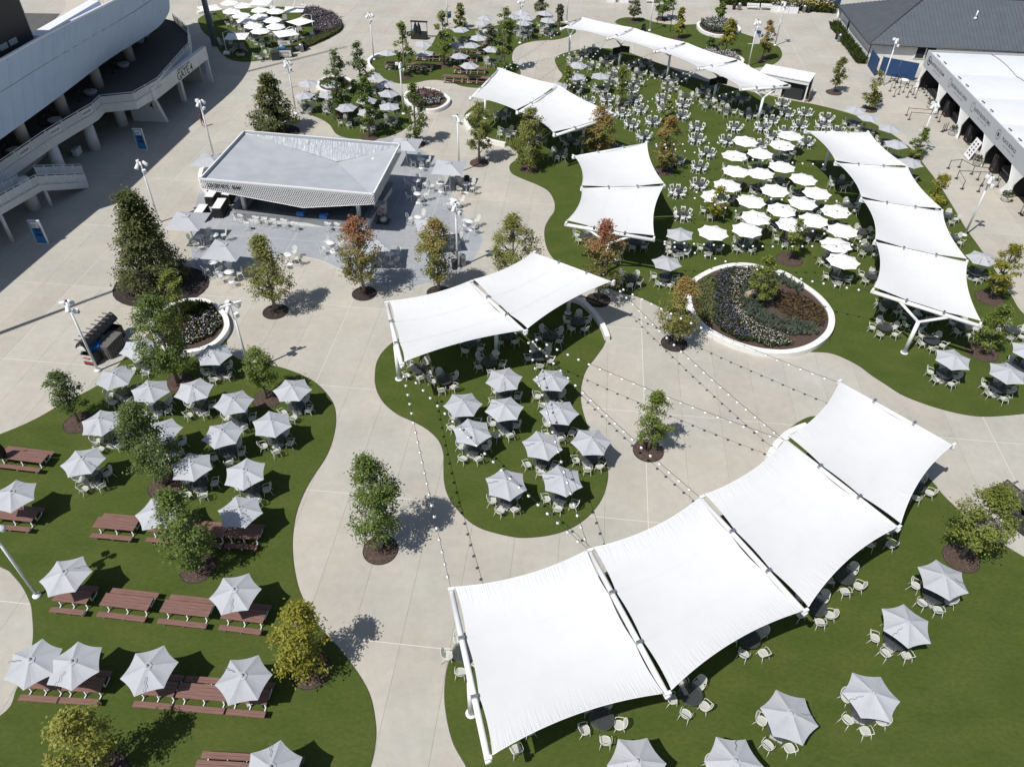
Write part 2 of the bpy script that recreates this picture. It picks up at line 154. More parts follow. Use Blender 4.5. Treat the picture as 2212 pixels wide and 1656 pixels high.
                           (5.89,31.58),(6.38,33.06),(6.49,34.18),(6.27,35.65),(5.87,36.74),(5.46,37.97),(5.15,39.74),(5.07,41.21),(5.24,42.76),(5.68,44.36),(6.5,45.91),(7.25,47.39),(7.53,48.59),(7.32,50.04),(6.69,51.49),(5.82,53.25),(5.04,53.7),(2.81,53.9),(-0.37,52.91),(-4.21,50.99),(-7.84,48.8)],
           'planter lawn': [(15.66,130.93),(16.47,133.19),(18.23,134.05),(20.46,133.44),(22.14,131.71),(24.12,130.74),(26.12,130.56),(28.65,131.03),(32.39,132.0),(35.15,127.21),(36.84,125.05),(39.27,121.71),(39.5,119.1),(38.73,116.02),(36.79,113.0),(33.75,111.34),(32.1,111.32),(29.85,112.61),(26.6,117.83),(25.26,120.32),(23.05,123.11),(22.05,125.04),
                            (19.78,127.18),(17.41,128.89)],
           'small back lawn': [(-27.59,95.53),(-26.49,92.62),(-24.06,90.6),(-22.6,88.88),(-21.28,86.28),(-19.32,85.08),(-16.2,85.23),(-14.71,86.33),(-13.54,87.97),(-12.98,90.45),(-13.88,94.27),(-15.49,98.78),(-17.86,101.9),(-20.5,102.94),(-23.38,101.61),(-25.94,99.03),(-27.4,97.38)]},
 'loungers': [((-40.02,114.23),0.5),((-41.34,113.85),-0.3),((-37.22,127.92),0.2),((-33.97,123.58),0.4),((-33.63,118.97),-0.5)],
 'nutrl': (-33.42,112.24),
 'nutrl_bin': (-34.58,111.01),
 'patio': [(-19.88,59.78),(-18.38,59.24),(-17.22,58.7),(-15.41,57.36),(-13.95,56.08),(-12.49,55.34),(-10.93,55.11),(-8.91,55.18),(-7.73,55.58),(-6.19,56.43),(-4.91,57.62),(-3.77,59.78),(-3.23,62.01),(-3.11,63.31),(-3.47,64.98),(-5.12,68.07),(-7.11,74.07),(-9.1,79.94),(-11.53,83.18),(-13.93,85.33),(-17.26,85.82),(-31.82,83.24),(-32.84,72.98),
           (-31.7,66.24),(-30.29,61.12),(-28.48,57.27),(-26.73,55.63),(-25.14,56.49),(-23.62,58.51),(-21.8,59.67)],
 'person': (-37.47,87.62),
 'picnic': [((-25.29,22.66),(-23.23,22.48),'leftmost of the middle left row'),((-22.52,22.44),(-19.8,22.16),'second of the middle left row,no umbrella'),((-19.08,22.1),(-16.36,21.83),'third of the middle left row,no umbrella'),((-15.63,21.78),(-13.32,21.53),'rightmost of the middle left row'),((-24.5,17.69),(-22.48,17.6),'leftmost of the front left row'),
            ((-22.42,17.59),(-20.41,17.52),'second of the front left row'),((-18.67,17.48),(-16.67,17.36),'third of the front left row'),((-16.61,17.35),(-13.98,17.19),'fourth of the front left row,no umbrella'),((-13.92,17.18),(-11.92,17.06),'rightmost of the front left row'),((-33.93,33.16),(-30.65,32.74),'at the left edge under the closed black umbrella'),
            ((-31.71,28.26),(-28.97,28.0),'at the left edge under an open umbrella'),((-25.21,27.7),(-22.55,27.48),'left in the row above the yellow tree'),((-21.76,27.47),(-19.35,27.28),'behind the leafy left lawn tree'),((-19.28,27.26),(-17.02,27.12),'second right of the leafy lawn tree'),((-16.99,27.12),(-14.93,27.05),'right end of leafy tree row'),
            ((-14.49,13.59),(-12.17,13.51),'bottom edge left'),((-12.1,13.49),(-9.58,13.44),'bottom edge under an umbrella'),((-10.31,103.29),(-7.24,102.96),'front of far lawn,left'),((-7.18,102.96),(-4.01,102.64),'front of far lawn,right'),((-9.14,106.58),(-6.89,106.36),'second far row,left'),((-6.83,106.36),(-4.46,106.25),'second far row,right'),
            ((-18.77,107.81),(-16.89,107.66),'far left of far picnic lawn'),((-15.63,107.63),(-13.83,107.3),'far lawn by the lamp,left'),((-13.77,107.31),(-11.99,107.05),'far lawn by the lamp,right'),((-14.92,111.49),(-12.57,111.25),'third far row,left'),((-12.51,111.26),(-10.12,111.21),'third far row,middle left'),
            ((-9.99,111.21),(-8.05,111.07),'third far row,middle right'),((-7.99,111.07),(-5.73,110.9),'third far row,right'),((-9.73,114.66),(-7.35,114.6),'fourth far row,left'),((-7.22,114.61),(-4.78,114.48),'fourth far row,right'),((-5.72,117.88),(-3.49,117.77),'back far row,right'),((-8.83,119.13),(-6.65,118.97),'back far row,left')],
 'picnic_umbrellas': [(-29.83,29.13,'at the left edge'),(-20.67,28.15,'half behind the leafy lawn tree'),(-15.95,28.25,'right of the leafy lawn tree'),(-24.13,23.65,'leftmost of middle left row'),(-14.68,22.75,'rightmost of middle left row'),(-23.5,18.6,'leftmost of front left row'),(-21.43,18.51,'second of front left row'),(-17.63,18.36,'third of front left row'),
                      (-12.95,18.0,'rightmost of front left row'),(-10.5,13.76,'cut by the bottom edge'),(-13.47,112.09,'far lawn beside the black bar cart'),(-17.89,107.95,'far lawn leftmost'),(-12.87,108.06,'far lawn third row'),(-8.1,107.22,'far lawn middle'),(-6.58,103.69,'far lawn second row'),(-6.7,111.7,'far lawn fourth row'),(-5.81,115.09,'far lawn back row'),
                      (-8.85,111.57,'far lawn shaded by a tree')],
 'rings': {'K1': [(-25.68,103.63),(-26.44,102.73),(-26.71,101.04),(-26.23,99.43),(-25.11,98.36),(-23.56,97.97),(-22.1,98.84),(-21.65,100.81),(-22.5,102.94),(-24.26,104.05)],
           'K2': [(-13.84,99.68),(-12.4,100.49),(-10.67,99.85),(-9.15,97.93),(-8.59,96.41),(-9.03,94.5),(-10.08,93.19),(-11.51,92.98),(-13.04,93.78),(-14.21,95.36),(-14.7,97.49),(-14.51,98.92)],
           'L': [(-29.09,50.88),(-28.46,51.56),(-27.47,52.09),(-26.22,52.14),(-24.95,51.51),(-23.71,50.25),(-23.0,48.86),(-22.85,47.64),(-23.18,46.3),(-23.99,45.41),(-25.09,44.95),(-26.06,44.95),(-27.31,45.65),(-28.47,46.84),(-29.35,48.43),(-29.5,49.87)],
           'M': [(15.66,56.38),(16.8,57.53),(18.13,58.52),(19.84,59.23),(21.44,59.29),(23.01,58.69),(24.41,57.98),(25.53,56.37),(26.46,54.62),(26.9,52.77),(26.78,51.13),(26.07,49.37),(24.91,47.98),(23.4,46.9),(21.69,46.33),(20.07,46.36),(18.73,46.75),(17.45,47.44),(16.25,48.45),(15.27,49.8),(14.74,51.47),(14.71,53.46),(15.07,55.21)],
           'P1': [(28.5,129.61),(29.46,131.48),(31.35,132.58),(33.41,132.47),(34.92,130.62),(35.23,128.03),(34.31,125.91),(32.2,124.42),(30.42,124.54),(28.78,126.47)],
           'P2': [(26.94,116.88),(29.29,117.53),(31.23,116.93),(32.47,114.71),(32.63,113.26),(31.85,111.78),(30.04,111.02),(28.12,111.67),(26.45,113.48),(26.11,115.43)]},
 'rock': (20.39,53.93),
 'sail_runs': [(['C1','C2','C3'],'middle sail'),(['R1','R2','R3','R4','R5'],'front sail'),(['MR1','MR2','MR3','MR4','MR5'],'right sail'),(['T1','T2','T3','T4','T5'],'far sail'),(['U1','U2','U3'],'upper left sail'),(['W1','W2','W3'],'lower left sail')],
 'sandwich': (19.58,126.47),
 'sculpture': (29.09,115.96),
 'square_umbrellas': [((-30.06,61.54),'lower left of the bar patio'),((-25.17,56.66),'left of the green maple'),((-31.8,73.79),'behind the bar on its left'),((-12.05,78.58),'upper right corner of the bar roof'),((-6.9,73.34),'right of the bar'),((-7.45,61.33),'behind the red maple'),((-12.53,58.5),'behind the tallest red maple')],
 'stairs': {'col1': (-46.45,67.87),'col2': (-46.93,61.15),'end': (-44.44,71.98),'far': (-47.03,57.2),'land': (-46.36,67.32)},
 'stanchions': [[(48.57,80.41),(49.92,80.72),(50.61,79.09),(52.25,78.68)],[(48.44,77.95),(50.67,77.73),(52.79,77.66)],[(48.42,77.92),(48.02,75.51)],[(49.52,74.96),(50.48,76.3),(52.08,76.14)],[(49.46,95.31),(53.01,94.69)],[(49.27,93.95),(52.82,93.46)],[(50.28,103.46),(51.31,104.68),(52.4,106.59),(52.16,104.99)],
                [(50.12,101.55),(51.04,102.35),(51.97,103.16),(52.96,103.21)],[(51.84,101.39),(52.96,102.32),(54.79,103.18)],[(52.81,101.19),(54.63,102.03),(54.62,101.03)],[(51.59,107.09),(52.4,106.73),(53.88,107.76)],[(53.16,104.78),(55.11,104.49)],[(51.97,90.4),(52.29,90.62),(52.64,90.85)],[(53.7,86.9),(54.0,86.62),(54.31,86.53)],
                [(51.74,70.34),(51.75,69.93)]],
 'strings': [('C1b','R1a'),('C1b','R2a'),('C2b','R2a'),('C2b','R3a'),('C2b','R4a'),('C3b','R4a'),('C3b','R5a'),('W3b','MR5a'),('W3b','MR4a'),('W2b','MR4a'),('W2b','MR3a'),('W1b','MR1a'),('W1b','MR2a'),('U3b','T5a'),('U3b','T4a'),('U2b','T2a'),('U2b','T3a'),('U2b','T4a'),('U1b','T1a'),('U1b','T2a')],
 'supports': {'C1': ((-9.58,46.66,4.2),(-7.53,39.36,4.2),(-8.54,42.9)),
              'C2': ((-3.39,49.58,4.25),(0.97,43.24,4.25),(-1.29,46.16)),
              'C3': ((1.54,53.74,4.4),(7.86,49.59,4.4),(4.6,51.68)),
              'MR1': ((31.07,79.81,4.1),(38.05,79.78,4.1),(34.31,79.55)),
              'MR2': ((31.98,72.16,4.1),(39.09,71.34,4.1),(35.54,71.75)),
              'MR3': ((32.08,64.66,4.1),(39.02,62.59,4.1),(35.55,63.62)),
              'MR4': ((30.74,57.07,4.1),(37.58,54.05,4.1),(34.16,55.56)),
              'MR5': ((28.18,49.92,4.0),(34.94,45.58,4.0),(31.26,47.26)),
              'R1': ((-2.94,22.11,4.0),(-0.68,13.53,4.0),(-1.73,17.52)),
              'R2': ((4.34,24.69,4.0),(7.5,16.57,4.0),(5.92,20.63)),
              'R3': ((11.01,28.52,4.0),(15.1,21.04,4.0),(13.05,24.78)),
              'R4': ((17.11,33.3,4.0),(21.8,26.43,4.0),(19.45,29.86)),
              'R5': ((22.17,38.9,4.0),(27.6,32.91,4.0),(24.89,35.91)),
              'T1': ((5.83,112.46,4.3),(9.21,117.55,4.3),(7.32,114.12)),
              'T2': ((12.09,108.67,4.3),(16.22,113.01,4.3),(14.24,110.51)),
              'T3': ((17.8,103.8,4.3),(22.69,107.12,4.3),(20.51,106.35)),
              'T4': ((22.56,97.74,4.3),(28.38,100.73,4.3),(25.66,99.33)),
              'T5': ((26.53,91.56,4.2),(32.88,92.64,4.2),(29.78,92.1)),
              'U1': ((-5.47,86.9,4.2),(-2.39,96.64,4.2),(-3.93,91.77)),
              'U2': ((-0.08,83.03,4.2),(4.88,91.15,4.2),(2.4,87.09)),
              'U3': ((3.84,77.35,4.2),(11.0,82.94,4.2),(7.45,81.98)),
              'W1': ((5.61,72.24,4.2),(13.63,75.86,4.2),(9.62,74.05)),
              'W2': ((6.06,65.48,4.2),(14.17,66.28,4.2),(10.12,65.88)),
              'W3': ((4.35,58.99,4.2),(11.97,56.64,4.2),(8.16,57.81))},
 'tables': [(-26.83,31.97,'arm','gray',5,3.09,'leftmost in front row,left lawn'),(-19.95,31.68,'arm','gray',5,1.55,'second from left in front row,left lawn'),(-16.44,31.28,'arm','gray',5,0.31,'rightmost in front row,left lawn'),(-27.14,35.48,'arm','gray',5,4.35,'leftmost in second row,left lawn'),
            (-22.88,34.69,'arm','gray',5,3.49,'second from left in second row,left lawn'),(-18.85,34.55,'arm','gray',5,3.74,'third from left in second row,left lawn'),(-15.93,35.66,'arm','gray',5,4.97,'rightmost in second row,left lawn'),(-28.07,39.97,'arm','gray',5,0.53,'leftmost in third row,left lawn'),
            (-25.15,38.6,'arm','gray',5,2.34,'second from left in third row,left lawn'),(-22.13,38.78,'arm','gray',5,1.61,'third from left in third row,left lawn'),(-19.06,37.6,'arm','gray',5,4.11,'fourth from left in third row,left lawn'),(-15.34,38.98,'arm','gray',5,1.05,'rightmost in third row,left lawn'),
            (-27.72,43.31,'arm','gray',5,2.52,'leftmost in back row,left lawn'),(-21.96,42.69,'arm','gray',5,4.61,'rightmost in back row,left lawn'),(-0.25,30.87,'arm','gray',5,1.76,'leftmost in front row,middle lawn'),(3.18,31.19,'arm','gray',5,2.05,'rightmost in front row,middle lawn'),(-2.59,35.22,'arm','gray',5,1.51,'leftmost in second row,middle lawn'),
            (2.06,34.25,'arm','gray',5,0.9,'second from left in second row,middle lawn'),(5.2,34.58,'arm','gray',5,0.71,'rightmost in second row,middle lawn'),(-3.36,37.87,'arm','gray',5,0.01,'leftmost in third row,middle lawn'),(-0.47,37.49,'arm','gray',5,4.05,'second from left in third row,middle lawn'),
            (3.3,37.28,'arm','gray',5,3.69,'rightmost in third row,middle lawn'),(-0.54,40.65,'arm','gray',5,4.91,'leftmost in back row,middle lawn'),(2.79,40.6,'arm','gray',5,4.18,'rightmost in back row,middle lawn'),(-7.1,43.33,'arm',None,5,6.21,'leftmost under the middle twin sails'),
            (-5.02,42.13,'arm',None,5,0.7,'second from left under the middle twin sails'),(-1.76,44.26,'arm',None,5,4.86,'third from left under the middle twin sails'),(2.13,45.1,'arm',None,5,0.84,'fourth from left under the middle twin sails'),(2.98,47.72,'arm',None,5,2.03,'fifth from left under the middle twin sails'),
            (5.26,49.63,'arm',None,5,4.01,'rightmost under the middle twin sails'),(-3.37,46.52,'arm',None,4,1.04,'leftmost behind the middle twin sails'),(-0.45,47.67,'arm',None,4,2.36,'rightmost behind the middle twin sails'),(6.04,14.3,'arm','gray',5,5.76,'leftmost in front row,front right lawn'),
            (10.47,14.43,'arm','gray',5,1.02,'rightmost in front row,front right lawn'),(13.53,16.7,'arm','gray',5,5.16,'leftmost in second row,front right lawn'),(17.87,17.66,'arm','gray',5,2.18,'rightmost in second row,front right lawn'),(20.96,21.64,'arm','gray',5,4.02,'alone in third row,front right lawn'),
            (24.18,24.51,'arm','gray',5,3.53,'alone in back row,front right lawn'),(-2.26,20.43,'arm',None,5,5.75,'leftmost along the front sails'),(0.38,16.49,'arm',None,5,1.17,'second from left along the front sails'),(4.77,17.06,'arm',None,5,3.67,'third from left along the front sails'),(9.37,18.39,'arm',None,5,1.98,'fourth from left along the front sails'),
            (13.06,21.59,'arm',None,5,3.05,'fifth from left along the front sails'),(17.25,23.58,'arm',None,5,2.18,'sixth from left along the front sails'),(19.48,25.66,'arm',None,5,4.47,'seventh from left along the front sails'),(22.42,28.8,'arm',None,5,4.13,'eighth from left along the front sails'),
            (26.31,32.67,'arm',None,5,0.79,'rightmost along the front sails'),(28.79,57.02,'arm','white',4,4.46,'alone in front row,white parasols'),(18.18,61.49,'arm','white',4,2.99,'leftmost in second row,white parasols'),(21.5,62.11,'arm','white',4,3.78,'second from left in second row,white parasols'),
            (25.89,63.21,'arm','white',4,1.21,'third from left in second row,white parasols'),(29.01,59.72,'arm','white',4,4.77,'rightmost in second row,white parasols'),(22.76,64.47,'arm','white',4,5.07,'leftmost in third row,white parasols'),(28.19,64.16,'arm','white',4,1.02,'second from left in third row,white parasols'),
            (30.4,62.29,'arm','white',4,0.47,'rightmost in third row,white parasols'),(19.7,68.46,'arm','white',4,2.76,'leftmost in fourth row,white parasols'),(23.03,67.65,'arm','white',4,0.27,'second from left in fourth row,white parasols'),(25.65,66.01,'arm','white',4,0.95,'third from left in fourth row,white parasols'),
            (28.01,67.49,'arm','white',4,2.09,'fourth from left in fourth row,white parasols'),(30.93,65.95,'arm','white',4,3.51,'rightmost in fourth row,white parasols'),(21.32,70.87,'arm','white',4,4.77,'leftmost in fifth row,white parasols'),(26.0,69.98,'arm','white',4,4.4,'second from left in fifth row,white parasols'),
            (30.05,69.56,'arm','white',4,4.03,'rightmost in fifth row,white parasols'),(22.86,74.02,'arm','white',4,2.07,'leftmost in sixth row,white parasols'),(25.46,73.61,'arm','white',4,5.55,'second from left in sixth row,white parasols'),(27.98,75.21,'arm','white',4,0.94,'third from left in sixth row,white parasols'),
            (29.48,72.53,'arm','white',4,3.61,'rightmost in sixth row,white parasols'),(23.52,77.67,'arm','white',4,5.3,'leftmost in seventh row,white parasols'),(26.42,78.37,'arm','white',4,5.56,'second from left in seventh row,white parasols'),(29.39,80.61,'arm','white',4,3.19,'rightmost in seventh row,white parasols'),
            (25.5,81.52,'arm','white',4,4.96,'leftmost in back row,white parasols'),(30.97,83.13,'arm','white',4,5.39,'rightmost in back row,white parasols'),(13.25,56.27,'arm','gray',5,1.45,'alone in front row,left of the white parasols'),(15.15,61.12,'arm','gray',5,3.27,'alone in back row,left of the white parasols'),
            (32.83,43.91,'arm','gray',5,0.03,'leftmost in front row,right edge of big lawn'),(36.19,42.43,'arm','gray',5,2.34,'rightmost in front row,right edge of big lawn'),(39.05,44.98,'arm','gray',5,0.5,'alone in second row,right edge of big lawn'),(41.46,58.05,'arm','gray',5,3.24,'alone in back row,right edge of big lawn'),
            (42.26,77.05,'arm','gray',5,4.32,'leftmost beside the food tent'),(42.44,81.58,'arm','gray',5,2.48,'second from left beside the food tent'),(43.18,85.81,'arm','gray',5,0.9,'third from left beside the food tent'),(41.77,88.74,'arm','gray',5,5.24,'fourth from left beside the food tent'),(41.01,91.14,'arm','gray',5,3.19,'rightmost beside the food tent'),
            (30.36,49.71,'arm',None,5,2.89,'leftmost under the right sails'),(33.5,48.1,'arm',None,5,4.52,'second from left under the right sails'),(31.86,52.85,'arm',None,5,0.09,'third from left under the right sails'),(37.01,50.05,'arm',None,5,2.41,'fourth from left under the right sails'),(40.78,49.67,'arm',None,5,1.66,'fifth from left under the right sails'),
            (31.86,57.19,'arm',None,5,3.79,'sixth from left under the right sails'),(33.03,61.89,'arm',None,5,4.02,'seventh from left under the right sails'),(33.53,64.85,'arm',None,5,5.4,'eighth from left under the right sails'),(43.22,68.36,'arm',None,5,4.81,'ninth from left under the right sails'),
            (41.95,64.14,'arm',None,5,5.51,'tenth from left under the right sails'),(33.85,70.06,'arm',None,5,5.36,'eleventh from left under the right sails'),(34.61,75.24,'arm',None,5,6.0,'twelfth from left under the right sails'),(36.98,57.01,'arm',None,5,5.8,'thirteenth from left under the right sails'),
            (34.82,52.08,'arm',None,5,3.35,'fourteenth from left under the right sails'),(33.14,50.74,'arm',None,5,3.7,'rightmost under the right sails'),(10.19,56.06,'arm',None,5,2.05,'leftmost under the lower left sails'),(6.75,63.22,'arm',None,5,0.11,'second from left under the lower left sails'),
            (11.35,62.22,'arm',None,5,5.63,'third from left under the lower left sails'),(8.78,60.18,'arm',None,5,2.85,'fourth from left under the lower left sails'),(15.17,61.3,'arm',None,5,3.72,'rightmost under the lower left sails'),(4.68,80.88,'arm',None,5,5.79,'leftmost under the upper left sails'),
            (6.25,84.5,'arm',None,5,4.22,'second from left under the upper left sails'),(-1.96,91.46,'arm',None,5,6.27,'third from left under the upper left sails'),(-1.19,86.46,'arm',None,5,2.36,'fourth from left under the upper left sails'),(2.33,84.44,'arm',None,5,3.7,'rightmost under the upper left sails'),
            (16.66,67.86,'fold',None,6,2.49,'leftmost in front row,folding chairs'),(16.82,72.62,'fold',None,6,1.15,'rightmost in front row,folding chairs'),(19.42,74.28,'fold',None,6,3.1,'alone in second row,folding chairs'),(20.13,78.44,'fold',None,6,1.31,'leftmost in third row,folding chairs'),
            (17.81,79.94,'fold',None,6,0.82,'rightmost in third row,folding chairs'),(21.63,82.0,'fold',None,6,5.77,'leftmost in fourth row,folding chairs'),(11.06,82.37,'fold',None,6,1.21,'rightmost in fourth row,folding chairs'),(21.1,85.7,'fold',None,6,0.81,'leftmost in fifth row,folding chairs'),
            (24.58,85.48,'fold',None,6,6.22,'second from left in fifth row,folding chairs'),(28.12,84.38,'fold',None,6,3.42,'rightmost in fifth row,folding chairs'),(14.94,86.31,'fold',None,6,4.31,'leftmost in sixth row,folding chairs'),(21.69,89.15,'fold',None,6,3.46,'second from left in sixth row,folding chairs'),
            (26.28,89.24,'fold',None,6,5.19,'third from left in sixth row,folding chairs'),(29.66,89.4,'fold',None,6,5.02,'fourth from left in sixth row,folding chairs'),(33.81,85.4,'fold',None,6,2.88,'rightmost in sixth row,folding chairs'),(13.85,89.45,'fold',None,6,3.39,'leftmost in seventh row,folding chairs'),
            (16.51,90.55,'fold',None,6,4.16,'second from left in seventh row,folding chairs'),(30.31,86.78,'fold',None,6,0.1,'third from left in seventh row,folding chairs'),(32.24,88.31,'fold',None,6,0.62,'rightmost in seventh row,folding chairs'),(13.11,92.79,'fold',None,6,3.53,'leftmost in eighth row,folding chairs'),
            (15.4,94.21,'fold',None,6,4.41,'second from left in eighth row,folding chairs'),(20.37,92.57,'fold',None,6,2.8,'third from left in eighth row,folding chairs'),(34.44,90.31,'fold',None,6,2.67,'fourth from left in eighth row,folding chairs'),(37.24,90.45,'fold',None,6,1.47,'fifth from left in eighth row,folding chairs'),
            (38.53,88.61,'fold',None,6,5.72,'rightmost in eighth row,folding chairs'),(10.92,94.13,'fold',None,6,2.89,'leftmost in ninth row,folding chairs'),(18.56,94.82,'fold',None,6,4.9,'second from left in ninth row,folding chairs'),(21.1,96.14,'fold',None,6,5.97,'third from left in ninth row,folding chairs'),
            (31.3,91.55,'fold',None,6,0.19,'fourth from left in ninth row,folding chairs'),(33.77,93.81,'fold',None,6,3.3,'fifth from left in ninth row,folding chairs'),(36.1,94.08,'fold',None,6,1.6,'sixth from left in ninth row,folding chairs'),(38.33,92.6,'fold',None,6,1.99,'rightmost in ninth row,folding chairs'),
            (9.03,96.44,'fold',None,6,4.99,'leftmost in tenth row,folding chairs'),(11.48,97.49,'fold',None,6,5.29,'second from left in tenth row,folding chairs'),(15.1,97.37,'fold',None,6,4.88,'third from left in tenth row,folding chairs'),(18.72,97.71,'fold',None,6,5.54,'fourth from left in tenth row,folding chairs'),
            (34.02,97.11,'fold',None,6,5.04,'rightmost in tenth row,folding chairs'),(15.03,100.7,'fold',None,6,6.14,'alone in back row,folding chairs'),(13.48,96.67,'arm',None,4,0.52,'leftmost in front row,under the long far sail'),(10.95,100.81,'arm',None,4,5.74,'second from left in front row,under the long far sail'),
            (12.59,102.88,'arm',None,4,0.72,'third from left in front row,under the long far sail'),(15.71,103.05,'arm',None,4,0.14,'rightmost in front row,under the long far sail'),(20.23,101.63,'arm',None,4,4.55,'leftmost in second row,under the long far sail'),(21.91,98.66,'arm',None,4,0.58,'second from left in second row,under the long far sail'),
            (24.2,99.73,'arm',None,4,0.65,'third from left in second row,under the long far sail'),(24.37,96.31,'arm',None,4,5.64,'fourth from left in second row,under the long far sail'),(26.34,94.32,'arm',None,4,4.41,'fifth from left in second row,under the long far sail'),(28.73,93.27,'arm',None,4,6.06,'sixth from left in second row,under the long far sail'),
            (31.2,94.71,'arm',None,4,1.0,'rightmost in second row,under the long far sail'),(7.45,100.46,'arm',None,4,5.27,'leftmost in third row,under the long far sail'),(8.03,103.48,'arm',None,4,0.63,'second from left in third row,under the long far sail'),(13.07,105.48,'arm',None,4,1.24,'third from left in third row,under the long far sail'),
            (16.6,106.56,'arm',None,4,3.44,'fourth from left in third row,under the long far sail'),(19.23,106.7,'arm',None,4,1.95,'fifth from left in third row,under the long far sail'),(22.17,105.46,'arm',None,4,4.09,'sixth from left in third row,under the long far sail'),(20.52,103.65,'arm',None,4,3.41,'seventh from left in third row,under the long far sail'),
            (25.48,101.74,'arm',None,4,1.17,'eighth from left in third row,under the long far sail'),(26.52,97.65,'arm',None,4,6.09,'ninth from left in third row,under the long far sail'),(28.82,98.08,'arm',None,4,4.71,'rightmost in third row,under the long far sail'),(7.96,111.02,'arm',None,4,5.29,'leftmost in back row,under the long far sail'),
            (9.1,113.78,'arm',None,4,1.01,'second from left in back row,under the long far sail'),(10.14,109.09,'arm',None,4,4.56,'third from left in back row,under the long far sail'),(12.2,110.5,'arm',None,4,5.02,'fourth from left in back row,under the long far sail'),(13.51,112.87,'arm',None,4,0.13,'fifth from left in back row,under the long far sail'),
            (15.95,109.41,'arm',None,4,2.61,'sixth from left in back row,under the long far sail'),(18.09,110.46,'arm',None,4,2.38,'seventh from left in back row,under the long far sail'),(13.5,106.74,'arm',None,4,4.87,'eighth from left in back row,under the long far sail'),(10.72,116.07,'arm',None,4,2.75,'rightmost in back row,under the long far sail'),
            (5.11,97.15,'arm','gray',4,6.24,'leftmost in front row,far end of big lawn'),(10.78,100.72,'arm','gray',4,5.24,'second from left in front row,far end of big lawn'),(7.56,100.37,'arm','gray',4,5.25,'rightmost in front row,far end of big lawn'),(7.97,104.69,'arm','gray',4,3.32,'alone in back row,far end of big lawn'),
            (-20.3,88.81,'arm','gray',4,0.41,'leftmost in front row,small back lawn'),(-17.53,87.57,'arm','gray',4,2.27,'second from left in front row,small back lawn'),(-15.32,89.35,'arm','gray',4,3.84,'rightmost in front row,small back lawn'),(-26.08,92.42,'arm','gray',4,5.17,'leftmost in second row,small back lawn'),
            (-23.23,92.57,'arm','gray',4,4.08,'second from left in second row,small back lawn'),(-16.04,93.4,'arm','gray',4,5.64,'third from left in second row,small back lawn'),(-18.35,91.06,'arm','gray',4,2.62,'rightmost in second row,small back lawn'),(-26.45,96.25,'arm','gray',4,0.79,'leftmost in third row,small back lawn'),
            (-23.51,96.09,'arm','gray',4,5.42,'second from left in third row,small back lawn'),(-16.69,96.46,'arm','gray',4,5.29,'rightmost in third row,small back lawn'),(-18.72,99.09,'arm','gray',4,1.61,'alone in back row,small back lawn'),(-26.41,92.84,'arm',None,4,5.58,'leftmost small back lawn without umbrella'),
            (-23.03,93.16,'arm',None,4,5.78,'rightmost small back lawn without umbrella'),(-3.78,110.31,'arm','gray',4,2.55,'leftmost in front row,far picnic lawn round tables'),(0.74,122.33,'arm','gray',4,0.18,'second from left in front row,far picnic lawn round tables'),(4.35,123.94,'arm','gray',4,3.74,'rightmost in front row,far picnic lawn round tables'),
            (-8.64,118.63,'arm','gray',4,0.86,'leftmost in second row,far picnic lawn round tables'),(-4.19,118.47,'arm','gray',4,1.77,'second from left in second row,far picnic lawn round tables'),(-5.49,121.93,'arm','gray',4,1.24,'third from left in second row,far picnic lawn round tables'),
            (1.16,125.13,'arm','gray',4,1.05,'rightmost in second row,far picnic lawn round tables'),(-5.17,124.49,'arm','gray',4,1.39,'leftmost in back row,far picnic lawn round tables'),(0.58,127.49,'arm','gray',4,5.49,'second from left in back row,far picnic lawn round tables'),
            (3.99,127.47,'arm','gray',4,4.96,'third from left in back row,far picnic lawn round tables'),(-1.06,125.22,'arm','gray',4,3.77,'rightmost in back row,far picnic lawn round tables'),(-3.78,110.16,'arm',None,4,2.2,'leftmost far lawn open tables'),(0.78,122.68,'arm',None,4,1.06,'second from left far lawn open tables'),
            (4.45,124.93,'arm',None,4,6.19,'rightmost far lawn open tables'),(-36.41,110.75,'arm',None,4,4.64,'leftmost in front row,stadium garden'),(-34.86,112.98,'arm',None,4,6.12,'rightmost in front row,stadium garden'),(-43.25,116.34,'arm',None,4,5.87,'leftmost in back row,stadium garden'),
            (-35.04,118.52,'arm',None,4,5.99,'rightmost in back row,stadium garden'),(-37.72,116.03,'arm','white',4,1.99,'alone in front row,stadium garden umbrellas'),(-39.37,118.38,'arm','white',4,4.59,'leftmost in second row,stadium garden umbrellas'),(-36.03,118.26,'arm','white',4,3.71,'rightmost in second row,stadium garden umbrellas'),
            (-41.08,120.8,'arm','white',4,0.96,'leftmost in third row,stadium garden umbrellas'),(-37.08,121.23,'arm','white',4,2.47,'rightmost in third row,stadium garden umbrellas'),(-42.37,123.16,'arm','white',4,4.2,'leftmost in fourth row,stadium garden umbrellas'),(-39.55,122.81,'arm','white',4,1.91,'rightmost in fourth row,stadium garden umbrellas'),
            (-44.55,125.16,'arm','white',4,5.09,'leftmost in fifth row,stadium garden umbrellas'),(-40.28,126.0,'arm','white',4,1.72,'second from left in fifth row,stadium garden umbrellas'),(-37.84,125.61,'arm','white',4,4.97,'rightmost in fifth row,stadium garden umbrellas'),(-46.04,129.55,'arm','white',4,0.09,'leftmost in back row,stadium garden umbrellas'),
            (-43.45,128.2,'arm','white',4,1.39,'rightmost in back row,stadium garden umbrellas')],
 'tent': [(55.05,105.28),(52.55,80.18),(52.93,74.91)],
 'tent_bays': [(54.52,105.29),(53.75,94.35),(53.3,86.07),(52.62,77.93)],
 'tent_text': [],
 'totems': [(-42.25,81.17,'nearer the gate'),(-43.97,60.93,'near the stadium stairs')],
